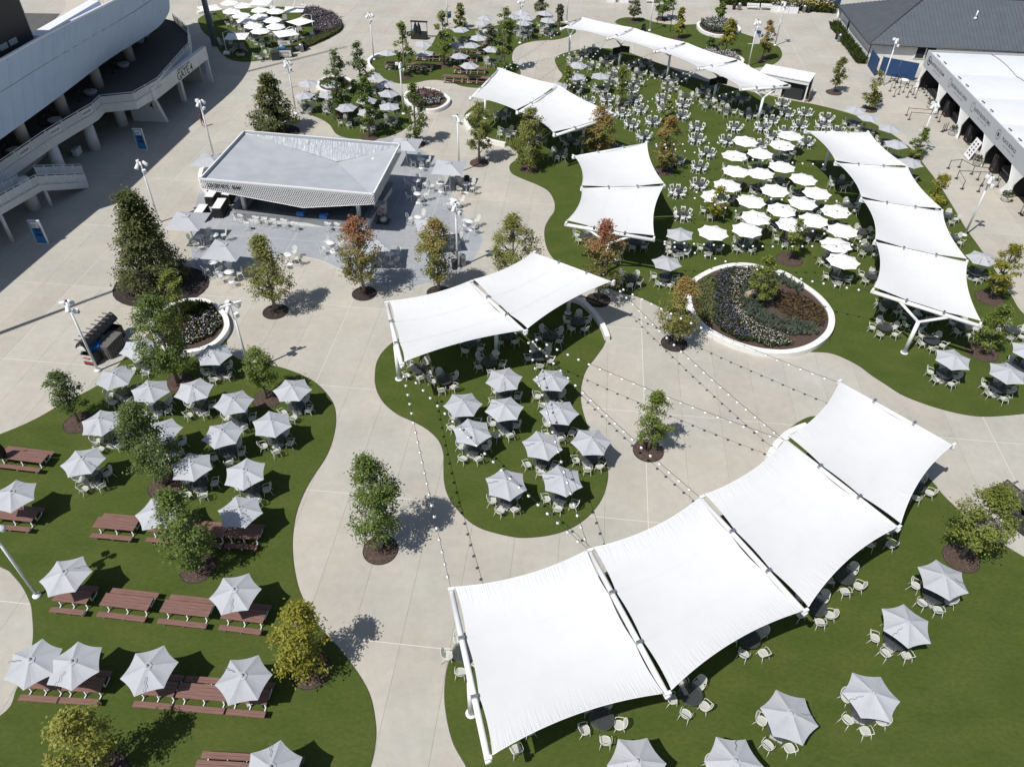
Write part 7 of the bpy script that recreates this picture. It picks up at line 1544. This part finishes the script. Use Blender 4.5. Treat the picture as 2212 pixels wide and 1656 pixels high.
# ================================================================= trees
def leaf_cloud(rs, H, W, clear, kind, n_leaf, size):
    """leaf sized faces in clumps spread through an uneven crown"""
    z0 = H * (clear + .03)
    def prof(t):
        if kind == 'magnolia': return max(.08, (1 - t ** 1.35)) ** .8 * min(1, .75 + t * 2.0)
        if kind.startswith('maple'): return math.sin(PI * min(1, (t * .93 + .07)) ** .72) ** .8
        if kind == 'olive': return math.sin(PI * (t * .85 + .12)) ** .7
        if kind in ('yellow', 'yellow2'): return math.sin(PI * (t * .86 + .12) ** .85) ** .75
        return math.sin(PI * min(1, t * .9 + .09) ** .78) ** .72
    nc = max(46, int(n_leaf / 58)); C = []; lob = [(rs.uniform(0, 2 * PI), rs.uniform(.1, .95), rs.uniform(.5, 1.28)) for _ in range(14)]
    holes = [(rs.uniform(0, 2 * PI), rs.uniform(.1, .9)) for _ in range(0 if kind == 'magnolia' else 8)]
    while len(C) < nc:
        t = rs.random(); q = rs.uniform(0, 2 * PI); r = rs.random() ** .40
        if r > .5 and any((1 - math.cos(q - hq)) * 3.2 + ((t - ht_) / .085) ** 2 < 1 for hq, ht_ in holes): continue
        k = 1.0
        for (lq, lt, ls) in lob:
            d = (1 - math.cos(q - lq)) * 1.6 + ((t - lt) / .17) ** 2
            if d < 1: k *= 1 + (ls - 1) * (1 - d)
        R_ = prof(t) * W / 2 * k
        C.append((R_ * r * math.cos(q), R_ * r * math.sin(q), z0 + (H - z0) * t, r))
    C = np.array(C); K = rs.randrange(1 << 30); nr = np.random.RandomState(K)
    per = max(1, n_leaf // nc); cr = .062 * W + .10
    P = np.repeat(C[:, :3], per, 0) + nr.normal(0, 1, (nc * per, 3)) * cr * np.array([.66, .66, .42])
    n = len(P)
    nrm = P - np.array([0, 0, z0 + (H - z0) * .35]); nrm /= np.linalg.norm(nrm, axis=1)[:, None] + 1e-6
    nrm = nrm * .7 + nr.normal(0, .45, (n, 3)) + np.array([0, 0, .75]); nrm /= np.linalg.norm(nrm, axis=1)[:, None]
    t1 = np.cross(nrm, nr.normal(0, 1, (n, 3))); t1 /= np.linalg.norm(t1, axis=1)[:, None]; t2 = np.cross(nrm, t1)
    s_ = size * nr.uniform(.65, 1.3, n)[:, None]
    a = P + t1 * s_; b = P + t2 * s_ * .52 + nrm * s_ * .12; c = P - t1 * s_ * .9; d = P - t2 * s_ * .52 + nrm * s_ * .12
    V = np.stack([a, b, c, d], 1).reshape(-1, 3)
    tz = (P[:, 2] - z0) / (H - z0)
    tone = nr.uniform(0, 1, n) * .62 + np.repeat(nr.uniform(-.12, .22, nc), per)
    return V, tone, tz, C, nr
def make_tree(x, y, H, W, kind, clear, label, seed, zb=.03):
    rs = random.Random(seed); ppm = depth_ppm(x, y)
    near = ppm > 40
    size = max(.085, min(.2, 4.6 / ppm)) * (1.25 if kind == 'magnolia' else 1.0)
    dens = {'magnolia': 150, 'olive': 60, 'yellow2': 48}.get(kind, 76)
    area = PI * W * H * (1 - clear) * .6
    n_leaf = int(min(26000, dens * area / (size * size * 46)))
    n_leaf = max(1400, n_leaf)
    V, tone, tz, C, nr = leaf_cloud(rs, H, W, clear, kind, n_leaf, size)
    if kind in ('maple1', 'maple2', 'maple3', 'maple4'):
        am = {'maple1': .25, 'maple2': .5, 'maple3': .8, 'maple4': .55}[kind]
        tone = tone * .75 + am * np.clip((tz - .42) / .45, 0, 1) * (.55 + .45 * nr.uniform(0, 1, len(tone)))
    elif kind == 'magnolia': tone = np.clip(tone, 0, 1) * .62 + (nr.uniform(0, 1, len(tone)) > .9) * .35
    tone = np.clip(tone, 0, 1)
    root = thing('tree', label, 'tree', (x, y, zb), rs.uniform(0, 6.28))
    me = bpy.data.meshes.new('crown'); nq = len(V) // 4
    me.vertices.add(len(V)); me.vertices.foreach_set('co', V.astype(np.float32).ravel())
    me.loops.add(nq * 4); me.loops.foreach_set('vertex_index', np.arange(nq * 4, dtype=np.int32))
    me.polygons.add(nq); me.polygons.foreach_set('loop_start', np.arange(0, nq * 4, 4, dtype=np.int32)); me.polygons.foreach_set('loop_total', np.full(nq, 4, np.int32))
    me.materials.append(LEAF[kind]); me.update(calc_edges=True)
    me.attributes.new('tone', 'FLOAT', 'FACE').data.foreach_set('value', tone.astype(np.float32))
    part('crown', me, root)
    tr = MB(); r0 = .022 * H if kind != 'magnolia' else .16; bend = [(rs.uniform(-.05, .05) * H * .3, rs.uniform(-.05, .05) * H * .3) for _ in range(3)]
    pts = [(0, 0, 0), (bend[0][0] * .3, bend[0][1] * .3, H * .25), (bend[1][0] * .5, bend[1][1] * .5, H * .55), (bend[2][0] * .5, bend[2][1] * .5, H * .93)]
    tr.tube(pts, r0, M['bark'], 8, r2=r0 * .18); part('trunk', tr, root)
    br = MB(); idx = list(range(len(C))); rs.shuffle(idx)
    for i in idx[:26 if near else 12]:
        cx, cy, cz, r = C[i]
        zs = max(H * clear * .8, cz - (.25 + .35 * rs.random()) * W * .6); f_ = zs / (H * .93)
        k = min(2.999, f_ * 3); j = int(k); p0 = Vector(pts[j]).lerp(Vector(pts[j + 1]), k - j); p1 = Vector((cx, cy, cz)) * .97 + p0 * .03
        m_ = p0.lerp(p1, .5) + Vector((0, 0, .08 * W)) * rs.uniform(-.6, .3)
        br.tube([p0, m_, p1], r0 * .36, M['bark'], 5, r2=r0 * .1, cap=False)
    part('limbs', br, root)
    return root
for i, (x, y, H, W, kind, clear, mul, label) in enumerate(L['trees']):
    inring = [k for k, pts in L['rings'].items() if inside(x, y, pts)]
    make_tree(x, y, H * .98, W * .86, kind, clear, label, 100 + i, .33 if inring else .03)
    if mul and not inring:
        rg = random.Random(i); n = 30; rad = mul; cx, cy = x + (.0), y - .03
        if kind == 'magnolia' and mul > 3: cx, cy = x + .3, y - .2
        m_ = MB(); vs = []; fs = []
        for r in range(5):
            t = r / 4
            for k in range(n):
                q = 2 * PI * k / n; R_ = rad * t * (1 + rg.uniform(-.02, .02)) * (1 if kind != 'magnolia' else 1 + .12 * math.cos(2 * q))
                vs.append((R_ * math.cos(q), R_ * math.sin(q), .03 + (.10 * (1 - t * t) + rg.uniform(-.012, .012)) * (r > 0 or k == 0) * (t < 1)))
        for r in range(4):
            for k in range(n): a, b = r * n + k, r * n + (k + 1) % n; fs.append((a, a + n, b + n, b))
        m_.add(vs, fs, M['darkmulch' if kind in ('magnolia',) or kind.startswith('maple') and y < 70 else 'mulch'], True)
        for k in range(int(130 * rad)):
            q, R_ = rg.uniform(0, 6.283), rad * rg.random() ** .5 * .96; a0 = rg.uniform(0, 3); sx_, sy_ = .045, .016
            px, py, pz = R_ * math.cos(q), R_ * math.sin(q), .045 + .10 * (1 - (R_ / rad) ** 2)
            c, s_ = math.cos(a0), math.sin(a0)
            m_.add([(px + c * u - s_ * w, py + s_ * u + c * w, pz + rg.uniform(0, .015)) for u, w in ((-sx_, -sy_), (sx_, -sy_), (sx_, sy_), (-sx_, sy_))], [(0, 1, 2, 3)], M['chip' if rg.random() < .25 else 'mulch'])
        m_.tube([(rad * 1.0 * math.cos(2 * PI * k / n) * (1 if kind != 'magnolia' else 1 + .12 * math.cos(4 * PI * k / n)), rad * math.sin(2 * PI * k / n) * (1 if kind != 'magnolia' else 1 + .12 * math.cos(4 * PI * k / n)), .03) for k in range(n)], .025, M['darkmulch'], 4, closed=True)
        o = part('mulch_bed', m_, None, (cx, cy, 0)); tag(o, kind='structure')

# ================================================================= lamp posts
def lamp(x, y, H, arms, label):
    t = thing('lamp_post', label, 'lamp post', (x, y, .02), random.uniform(0, 1.5), 'white lamp posts')
    m_ = MB(); m_.lathe([(.24, 0), (.24, .1), (.15, .16), (.12, .2)], M['white'], 14); part('base', m_, t)
    m_ = MB(); m_.tube([(0, 0, .15), (0, 0, H)], .095, M['white'], 10, r2=.075); part('pole', m_, t)
    m_ = MB(); m_.lathe([(.08, H), (.085, H + .12), (.0, H + .13)], M['darksteel'], 8); part('cap', m_, t)
    for k, (q, zz, tl) in enumerate(((0.2, -.25, .5), (1.9, -.15, -.2), (3.6, -.3, .4), (5.0, -.85, .3))):
        h = MB(); c, s_ = math.cos(q), math.sin(q); p = Vector((c * .34, s_ * .34, H + zz))
        h.tube([(0, 0, H + zz), p], .04, M['white'], 6)
        dirv = Vector((c * .6, s_ * .6, -.8)).normalized()
        if k % 2 == 0: h.tube([p - dirv * .16, p + dirv * .2, p + dirv * .34], .13, M['white'], 9, r2=.2)
        else: h.box(tuple(p), (.34, .3, .26), M['white'], q); h.box(tuple(p + Vector((c * .1, s_ * .1, -.12))), (.26, .24, .05), M['steel'], q)
        part('lamp_head', h, t)
    if arms in (2, 3, 4):
        for zz in (H - 1.3, H - 3.1):
            m_ = MB(); m_.tube([(-.75, 0, zz), (.75, 0, zz)], .028, M['white'], 5); part('banner_arm', m_, t)
    if arms == 3:
        m_ = MB(); m_.box((.5, 0, H - 2.2), (.8, .03, 1.75), M['stadwhite']); m_.box((.5, 0, H - 1.55), (.62, .04, .4), M['signblue']); part('banner', m_, t)
    if arms == 4:
        m_ = MB(); m_.box((.5, 0, 1.9), (.9, .04, 1.0), M['stadwhite']); m_.box((.5, 0, 1.75), (.7, .05, .5), M['signblue']); part('sign', m_, t)
    if arms == 1:
        m_ = MB(); m_.box((.0, 0, H - .15), (1.5, .16, .16), M['white']); part('cross_arm', m_, t)
for a in L['lamps']: lamp(*a)
# ================================================================= queue posts
qn = 0
WH = ['lower queue outer', 'lower queue middle', 'lower queue inner', 'lower queue near lamp', 'middle queue upper', 'middle queue lower', 'upper queue back', 'upper queue front', 'upper queue right', 'upper queue side', 'far queue left', 'upper queue top', 'bunched by third drape', 'bunched in tent opening', 'at the right edge']
for gi, run in enumerate(L['stanchions']):
    for j, (x, y) in enumerate(run):
        t = thing('queue_post', f'black queue post, {WH[gi]} line, {ORDN[j]} from its left', 'barrier post', (x, y, .003), 0, 'black queue posts before the food tent')
        m_ = MB(); m_.lathe([(.2, 0), (.2, .03), (.05, .06)], M['black'], 14); part('base', m_, t)
        m_ = MB(); m_.tube([(0, 0, .04), (0, 0, 1.0)], .038, M['black'], 7); part('pole', m_, t)
        if j + 1 < len(run) and 'bunched' not in WH[gi]:
            dx, dy = run[j + 1][0] - x, run[j + 1][1] - y
            m_ = MB(); m_.add([(0, 0, .90), (dx, dy, .90), (dx, dy, .97), (0, 0, .97)], [(0, 1, 2, 3)], M['black']); part('belt', m_, t)
# ================================================================= pots, bins, benches, boxes
def potted(x, y, kind, label, s=1.0, z=.003):
    t = thing('flower_pot', label, 'planter', (x, y, z)); m_ = MB(); m_.lathe([(.3 * s, 0), (.42 * s, .12 * s), (.55 * s, .5 * s), (.58 * s, .55 * s), (.52 * s, .55 * s), (.48 * s, .48 * s), (.0, .46 * s)], M['wallwhite'], 18); part('bowl', m_, t)
    rs = random.Random(int(x * 7)); v = MB()
    if kind == 3: return
    lf = foliage_mat('green', *FOL['green'])
    for k in range(170):
        q, r, zz = rs.uniform(0, 6.28), .58 * s * rs.random() ** .5, rs.uniform(.45, 1.1 if kind != 2 else 1.3) * s
        r *= 1.1 - .5 * (zz / s - .45)
        p = Vector((r * math.cos(q), r * math.sin(q), zz)); a = Vector((rs.uniform(-1, 1), rs.uniform(-1, 1), rs.uniform(-.3, .6))).normalized() * .11 * s; b = a.orthogonal().normalized() * .05 * s
        v.add([p - a, p + b, p + a, p - b], [(0, 1, 2, 3)], lf)
    part('leaves', v, t)
    if kind in (0, 1):
        v = MB()
        for k in range(110):
            q, r, zz = rs.uniform(0, 6.28), .62 * s * rs.random() ** .4, rs.uniform(.5, .85) * s; p = Vector((r * math.cos(q), r * math.sin(q), zz)); e = .05 * s
            mm = M['petwhite'] if kind == 0 or rs.random() < .5 else (M['petpink'] if math.cos(q - 2.6) > 0 else M['petyellow'])
            v.add([p + Vector((-e, -e, 0)), p + Vector((e, -e, .02)), p + Vector((e, e, 0)), p + Vector((-e, e, .03))], [(0, 1, 2, 3)], mm)
        part('blossoms', v, t)
for x, y, k, w in L['flower_pots']: potted(x, y, k, 'round pale planter bowl with ' + w, 1.0)
for i, (x, y) in enumerate(L['garden_pots']): potted(x, y, 2, ['left of two green potted plants by the nearest loungers', 'right of two green potted plants by the nearest loungers', 'left potted plant at the garden lamp side', 'right potted plant at the garden lamp side', 'dark potted shrub at the left end of the garden'][i], .75)
for x, y, k, w in L['trash']:
    if k == 0:
        t = thing('trash_bin', 'silver slatted litter bin ' + w, 'bin', (x, y, .01), 0, 'silver litter bins'); 
        for q in range(18):
            m_ = MB(); a = 2 * PI * q / 18; m_.box((.3 * math.cos(a), .3 * math.sin(a), .45), (.03, .06, .8), M['steel'], a); part('slat', m_, t)
        m_ = MB(); m_.lathe([(.27, .02), (.27, .85)], M['black'], 14); part('liner', m_, t)
        m_ = MB(); m_.lathe([(.32, .83), (.33, .9), (.32, 1.0), (.2, 1.14), (.0, 1.18)], M['steel'], 16); part('dome_lid', m_, t)
    else:
        t = thing('trash_bin', 'black litter bin ' + w, 'bin', (x, y, .01), 0, 'black litter bins')
        m_ = MB(); m_.lathe([(.26, 0), (.3, .8), (.31, .85)], M['black'], 14); part('bin_body', m_, t); m_ = MB(); m_.lathe([(.3, .85), (.3, .92), (.14, 1.0), (.13, .9), (.0, .88)], M['black'], 14); part('bin_lid', m_, t)
for i, (x, y, w) in enumerate(L['benches']):
    t = thing('white_bench', w, 'bench', (x, y, .003), PI - .1, 'white benches before the far hedge')
    for k in range(4): m_ = MB(); m_.box((0, -.2 + k * .13, .45), (2.1, .11, .04), M['white']); part('seat_slat', m_, t)
    for k in range(3): m_ = MB(); m_.box((0, -.28 - k * .03, .6 + k * .13), (2.1, .04, .11), M['white']); part('back_slat', m_, t)
    for s_ in (-.9, .9): m_ = MB(); m_.tube([(s_, .2, 0), (s_, .2, .44), (s_, -.25, .44), (s_, -.25, 0)], .04, M['white'], 4); m_.tube([(s_, -.25, .44), (s_, -.36, .95)], .04, M['white'], 4); part('leg', m_, t)
for i, (x, y, w) in enumerate(L['boxes'] + L['boxes2']):
    t = thing('planter_box', f'{w} of the white planter boxes ' + ('at the far right hedge' if i < 3 else 'at the far top edge'), 'planter', (x, y, .003), -.1)
    m_ = MB(); m_.box((0, 0, .5), (1.5, .8, 1.0), M['white']); part('box_body', m_, t)
    v = MB(); rs = random.Random(i); lf = foliage_mat('green', *FOL['green'])
    for k in range(160):
        p = Vector((rs.uniform(-.7, .7), rs.uniform(-.4, .4), rs.uniform(.98, 1.5))); a = Vector((rs.uniform(-1, 1), rs.uniform(-1, 1), rs.uniform(-.3, .6))).normalized() * .13; b = a.orthogonal().normalized() * .06
        v.add([p - a, p + b, p + a, p - b], [(0, 1, 2, 3)], lf if k % 4 else M['petwhite'])
    part('plants', v, t)
FLN = [Vector((*p, 0)) for p in L['far_line']]
for i in range(1, 4):
    a, b = FLN[i - 1], FLN[i]
    if i == 2: continue
    d = (b - a).normalized(); n = Vector((-d.y, d.x, 0)); n = n if n.y > 0 else -n
    q = [a, b, b + n * 2.6, a + n * 2.6]
    if i == 1: q[0] = a.lerp(b, .72); q[3] = q[0] + n * 2.6
    m_ = MB(); m_.prism([(p.x, p.y) for p in q], .004, .06, M['mulch']); tag(part('hedge_bed', m_), kind='structure')
    plants('hedge_row', ['', 'green hedge at the far top edge in the middle', '', 'green hedge with pale yellow blooms along the far edge'][i], [(p.x, p.y) for p in q], 1500 if i == 3 else 700, 'green', 1.2, ['petwhite', 'petyellow'] if i == 3 else None, 1, z=0, seed=i, dot=.09)
b0, b1 = FLN[2] + Vector((0, 3, 0)), FLN[3] + Vector((2, 3, 0)); fr = thing('screen_fence', 'dark blue fence behind the far hedge', 'fence', b0)
n = 9
for k in range(n):
    p, q_ = b0.lerp(b1, k / n), b0.lerp(b1, (k + 1) / n - .004); m_ = MB(); m_.add([p, q_, q_ + up_ * 3, p + up_ * 3], [(0, 1, 2, 3)], M['navy']); wpart('screen_panel', m_, fr)
# directory signs
for x, y, w in L['totems']:
    t = thing('directory_sign', 'tall blue directory sign with white header ' + w, 'sign', (x, y, .003), -.05)
    m_ = MB(); m_.box((0, 0, 1.22), (1.05, .2, 2.44), M['stadwhite']); part('sign_frame', m_, t)
    m_ = MB(); m_.box((0, -.105, 1.25), (.93, .012, 2.3), M['signblue']); part('blue_face', m_, t)
    m_ = MB(); m_.box((.02, -.115, 2.02), (.74, .012, .6), M['stadwhite']); part('header', m_, t)
    for zz, h in ((1.48, .36), (1.02, .36)): m_ = MB(); m_.box((.08, -.115, zz), (.6, .012, h), M['navy']); part('list_panel', m_, t)
    for zz, s_ in ((2.03, 'CENTER'), (1.87, 'COURT')):
        me = text_mesh(s_, .14, M['ink']); me.transform(Matrix(((1, 0, 0, -.1), (0, 0, -1, -.125), (0, 1, 0, zz), (0, 0, 0, 1)))); part('lettering', me, t)
# sandwich board, thin black posts
x, y = L['sandwich']; t = thing('sandwich_board', 'black folding sandwich board at the planter lawn edge', 'sign', (x, y, .03), .9)
for s_ in (-1, 1):
    m_ = MB(); m_.add([(-.35, s_ * .3, 0), (.35, s_ * .3, 0), (.35, s_ * .03, 1.2), (-.35, s_ * .03, 1.2), (-.35, s_ * .33, 0), (.35, s_ * .33, 0), (.35, s_ * .06, 1.2), (-.35, s_ * .06, 1.2)], [(0, 1, 2, 3), (7, 6, 5, 4), (0, 4, 5, 1), (2, 6, 7, 3)], M['black']); part('board', m_, t)
    m_ = MB(); m_.box((0, s_ * .2, .75), (.5, .01, .06), M['grayink']); part('print_line', m_, t)
for i, (x, y) in enumerate(L['black_posts']):
    m_ = MB(); m_.tube([(0, 0, 0), (0, 0, 4.6)], .05, M['black'], 6); m_.lathe([(.12, 0), (.12, .05)], M['black'], 8); single('slim_post', m_, ['slim black post left of the far planter tree', 'slim black post right on the planter lawn'][i], 'post', (x, y, .02))
# beverage carts
def cart(loc, rz, label, front, canopy=True, k_=1.0):
    t = thing('beverage_cart', label, 'cart', loc, rz); t.scale = (k_, 1, 1)
    for a in (-1.05, 1.05):
        for b in (-.4, .4):
            w_ = MB(); w_.tube([(a, b - .05, .13), (a, b + .05, .13)], .13, M['black'], 10); part('wheel', w_, t)
    for a in (-.8, 0, .8): w_ = MB(); w_.box((a, 0, .68), (.6, .7, .08), M['darksteel']); part('ice_well', w_, t)
    w_ = MB(); w_.box((0, .44, 1.07), (2.76, .1, .06), M['steel']); part('top_rail', w_, t)
    for a in (-1.0, -.33, .33, 1.0): w_ = MB(); w_.box((a, .22, 2.2), (.12, .9, .05), M['chest']); part('lid_rib', w_, t)
    m_ = MB(); 
    for a, b, d in ((0, -.42, (2.7, .06, 1.0)), (0, .42, (2.7, .06, 1.0)), (-1.33, 0, (.06, .84, 1.0)), (1.33, 0, (.06, .84, 1.0))): m_.box((a, b, .55), d, M['cart'])
    m_.box((0, 0, .1), (2.7, .86, .12), M['cart']); m_.box((0, 0, .62), (2.6, .8, .04), M['darkroom']); part('tub_body', m_, t)
    for k in range(6):
        m_ = MB(); m_.box((-1.1 + k * .44, -.46, .55), (.2, .04, .8), M['cart']); part('side_rib', m_, t)
    if canopy:
        m_ = MB(); vs = []; n = 10
        for j in range(n + 1):
            q = j / n; yy = -.85 + 2.0 * q * .95; zz = 1.75 + .45 * math.sin(PI * q); 
            vs += [(-1.4, .1 + yy * .45, zz), (1.4, .1 + yy * .45, zz), (-1.4, .1 + yy * .45, zz - .16), (1.4, .1 + yy * .45, zz - .16)]
        fs = []
        for j in range(n): a = 4 * j; fs += [(a, a + 4, a + 5, a + 1), (a + 2, a + 3, a + 7, a + 6), (a, a + 2, a + 6, a + 4), (a + 1, a + 5, a + 7, a + 3)]
        m_.add(vs, fs, M['cart']); part('arched_lid', m_, t)
        for a in (-1.25, 1.25):
            m_ = MB(); m_.tube([(a, .38, 1.0), (a, .2, 1.85)], .03, M['steel'], 5); m_.tube([(a, -.38, 1.0), (a, .1, 1.75)], .022, M['steel'], 5); part('lid_strut', m_, t)
    if front == 'red':
        m_ = MB(); m_.box((-1.375, 0, .72), (.02, .8, .55), M['stadwhite']); m_.box((-1.377, 0, .33), (.02, .8, .22), M['red']); part('end_panel', m_, t)
        m_ = MB(); m_.lathe([(.24, 0), (.24, .012)], M['red'], 14); me = m_.mesh('emblem'); me.transform(Matrix(((0, 0, -1, -1.386), (-1.35, 0, 0, 0), (0, .62, 0, .74), (0, 0, 0, 1)))); part('emblem', me, t)
        for zz, s_ in ((.79, 'STELLA'), (.69, 'ARTOIS')):
            me = text_mesh(s_, .1, M['stadwhite']); me.transform(Matrix(((0, 0, -1, -1.402), (-1, 0, 0, 0), (0, 1, 0, zz), (0, 0, 0, 1)))); part('lettering', me, t)
        m_ = MB(); m_.box((-1.3, .1, 1.62), (.2, .6, .28), M['stadwhite']); part('header_sign', m_, t)
    return t
q = L['cartL']; pA = Vector((*q['a'], 0)); pC = Vector((*q['c'], 0)); dC = (pC - pA).normalized()
cctr = pA.lerp(pC, .5) + Vector((.35, .2, 0)); rzc = math.atan2(dC.y, dC.x)
cart((cctr.x - dC.x * .95, cctr.y - dC.y * .95, .003), rzc, 'black beverage cart with arched lid and red beer emblem by the lamp post', 'red', True, .72)
cart((cctr.x + dC.x * 1.05, cctr.y + dC.y * 1.05, .003), rzc, 'second black beverage cart with raised arched lid behind the taupe chest', '', True, .72)
m_ = MB(); m_.box((0, 0, .25), (.65, .65, .5), M['blue']); m_.box((0, 0, .52), (.7, .7, .06), M['blue']); single('blue_cooler', m_, 'bright blue cooler box inside the black beverage cart', 'cooler', (cctr.x + dC.x * -.75 + .1, cctr.y + dC.y * -.75 - .1, .75), rzc + .3)
bc = Vector((*q['bin'], 0)).lerp(Vector((*q['binb'], 0)), .5) + Vector((-.25, .25, 0))
t = thing('cooler_chest', 'big taupe ribbed cooler chest with flat lid beside black cart', 'cooler', (bc.x, bc.y, .003), rzc - .0)
m_ = MB(); m_.box((0, 0, .6), (1.9, 1.1, 1.0), M['chest']); part('chest_body', m_, t); m_ = MB(); m_.box((0, .28, 1.14), (1.98, .56, .1), M['chest']); part('lid', m_, t); m_ = MB(); m_.box((0, -.29, 1.14), (1.98, .56, .1), M['chest']); part('lid', m_, t)
for k in range(7):
    m_ = MB(); m_.box((-.84 + k * .28, -.57, .55), (.1, .06, .85), M['chest']); part('side_rib', m_, t)
for k in range(3):
    m_ = MB(); m_.box((-.97, -.36 + k * .36, .55), (.06, .12, .85), M['chest']); part('end_rib', m_, t)
(ax, ay), (bx2, by2) = L['cartR']
cart(((ax + bx2) / 2 + .4, (ay + by2) / 2 + .9, .003), math.atan2(by2 - ay, bx2 - ax), 'black beverage cart cut by the right edge behind the olive tree', '')
m_ = MB(); m_.box((0, 0, .3), (.5, .5, .5), M['blue']); single('blue_cooler', m_, 'blue box in the cart at the right edge', 'cooler', (ax + .7, ay + .6, .65), .4)
x, y = L['far_cart']; t = thing('bar_cart', 'small black far bar cart with wooden canopy frame', 'cart', (x, y, .003), -.1)
m_ = MB(); m_.box((0, 0, .5), (2.4, .9, 1.0), M['black']); part('counter', m_, t); m_ = MB(); m_.tube([(-1.2, .4, 0), (-1.2, .4, 2.3)], .05, M['black'], 5); m_.tube([(1.2, .4, 0), (1.2, .4, 2.3)], .05, M['black'], 5); m_.box((0, .4, 2.35), (2.6, .5, .12), M['black']); part('canopy_frame', m_, t)
m_ = MB(); m_.box((-.5, 0, 1.2), (.8, .6, .4), M['blue']); part('blue_crate', m_, t)
x, y = L['nutrl']; t = thing('seltzer_cart', 'dark drinks cart with white lettered front in the stadium garden', 'cart', (x, y, .03), .15)
m_ = MB(); m_.box((0, 0, .55), (2.0, .95, 1.1), M['cart']); part('cart_body', m_, t)
m_ = MB(); m_.box((0, -.485, .55), (1.7, .02, .85), M['stadwhite']); part('front_panel', m_, t)
me = text_mesh('N\u00dcTRL', .42, M['ink']); me.transform(Matrix(((1, 0, 0, 0), (0, 0, -1, -.5), (0, 1, 0, .6), (0, 0, 0, 1)))); part('lettering', me, t)
me = text_mesh('VODKA SELTZER', .14, M['ink']); me.transform(Matrix(((1, 0, 0, 0), (0, 0, -1, -.5), (0, 1, 0, .27), (0, 0, 0, 1)))); part('lettering', me, t)
m_ = MB(); m_.box((0, .35, 1.75), (1.7, .08, .5), M['stadwhite']); part('back_sign', m_, t); me = text_mesh('N\u00dcTRL', .3, M['ink']); me.transform(Matrix(((1, 0, 0, 0), (0, 0, -1, .3), (0, 1, 0, 1.75), (0, 0, 0, 1)))); part('lettering', me, t)
m_ = MB(); m_.box((-.3, 0, 1.2), (.7, .5, .2), M['blue']); part('blue_tray', m_, t)
for s_ in (-.8, .8): m_ = MB(); m_.tube([(s_, .38, 1.1), (s_, .38, 1.95)], .03, M['steel'], 5); part('sign_post', m_, t)
x, y = L['nutrl_bin']; m_ = MB(); m_.box((0, 0, .5), (1.1, 1.0, 1.0), M['cart']); m_.box((0, 0, 1.03), (1.16, 1.06, .08), M['cart']); single('cooler_box', m_, 'black square cooler box left of the seltzer cart', 'cooler', (x, y, .03), .3)
# ================================================================= the walking person
px, py = L['person']
pr = thing('person', 'person in dark top and red shorts walking beside a lamp post', 'person', (px, py, .003), .4)
sk = bpy.data.meshes.new('body')
J = {'pelvis': (0, 0, .92), 'chest': (0, .02, 1.3), 'neck': (0, .02, 1.47), 'head': (0, .04, 1.62), 'crown': (0, .03, 1.74), 'hl': (-.1, 0, .88), 'kl': (-.11, .2, .5), 'al': (-.11, .26, .07), 'tl': (-.11, .42, .04), 'hr': (.1, 0, .88), 'kr': (.11, -.02, .48), 'ar': (.11, -.3, .12), 'tr': (.11, -.2, .03), 'sl': (-.19, .02, 1.41), 'el': (-.26, -.1, 1.15), 'wl': (-.24, .06, .93), 'fl': (-.23, .12, .85), 'sr': (.19, .02, 1.41), 'er': (.26, .1, 1.15), 'wr': (.25, .26, .97), 'fr': (.24, .33, .9)}
names = list(J); E_ = [('pelvis', 'chest'), ('chest', 'neck'), ('neck', 'head'), ('head', 'crown'), ('pelvis', 'hl'), ('hl', 'kl'), ('kl', 'al'), ('al', 'tl'), ('pelvis', 'hr'), ('hr', 'kr'), ('kr', 'ar'), ('ar', 'tr'), ('chest', 'sl'), ('sl', 'el'), ('el', 'wl'), ('wl', 'fl'), ('chest', 'sr'), ('sr', 'er'), ('er', 'wr'), ('wr', 'fr')]
RAD = {'pelvis': .15, 'chest': .15, 'neck': .06, 'head': .095, 'crown': .075, 'hl': .1, 'kl': .065, 'al': .045, 'tl': .04, 'hr': .1, 'kr': .065, 'ar': .045, 'tr': .04, 'sl': .07, 'el': .045, 'wl': .033, 'fl': .035, 'sr': .07, 'er': .045, 'wr': .033, 'fr': .035}
sk.from_pydata([J[n] for n in names], [(names.index(a), names.index(b)) for a, b in E_], []); sk.update()
bo = bpy.data.objects.new('body', sk); col.objects.link(bo)
md = bo.modifiers.new('skin', 'SKIN'); 
for i, n in enumerate(names): sk.skin_vertices[0].data[i].radius = (RAD[n], RAD[n])
sk.skin_vertices[0].data[0].use_root = True
bo.modifiers.new('sub', 'SUBSURF').levels = 2
dg = bpy.context.evaluated_depsgraph_get(); me = bpy.data.meshes.new_from_object(bo.evaluated_get(dg)); bpy.data.objects.remove(bo)
me.materials.clear()
for k in ('skin', 'shirt', 'shorts', 'shoe'): me.materials.append(M[k])
for p in me.polygons:
    z, ax_ = p.center.z, abs(p.center.x); p.use_smooth = True
    p.material_index = 3 if z < .1 else 2 if .55 < z < 1.0 and ax_ < .2 else 1 if 1.0 <= z < 1.47 and ax_ < .27 and not (z < 1.18 and ax_ > .2) else 0
part('body', me, pr)
hr = MB(); hr.lathe([(.105, 1.63), (.115, 1.7), (.085, 1.79), (.0, 1.82)], M['ink'], 12, (0, .015, 0)); part('hair', hr, pr)
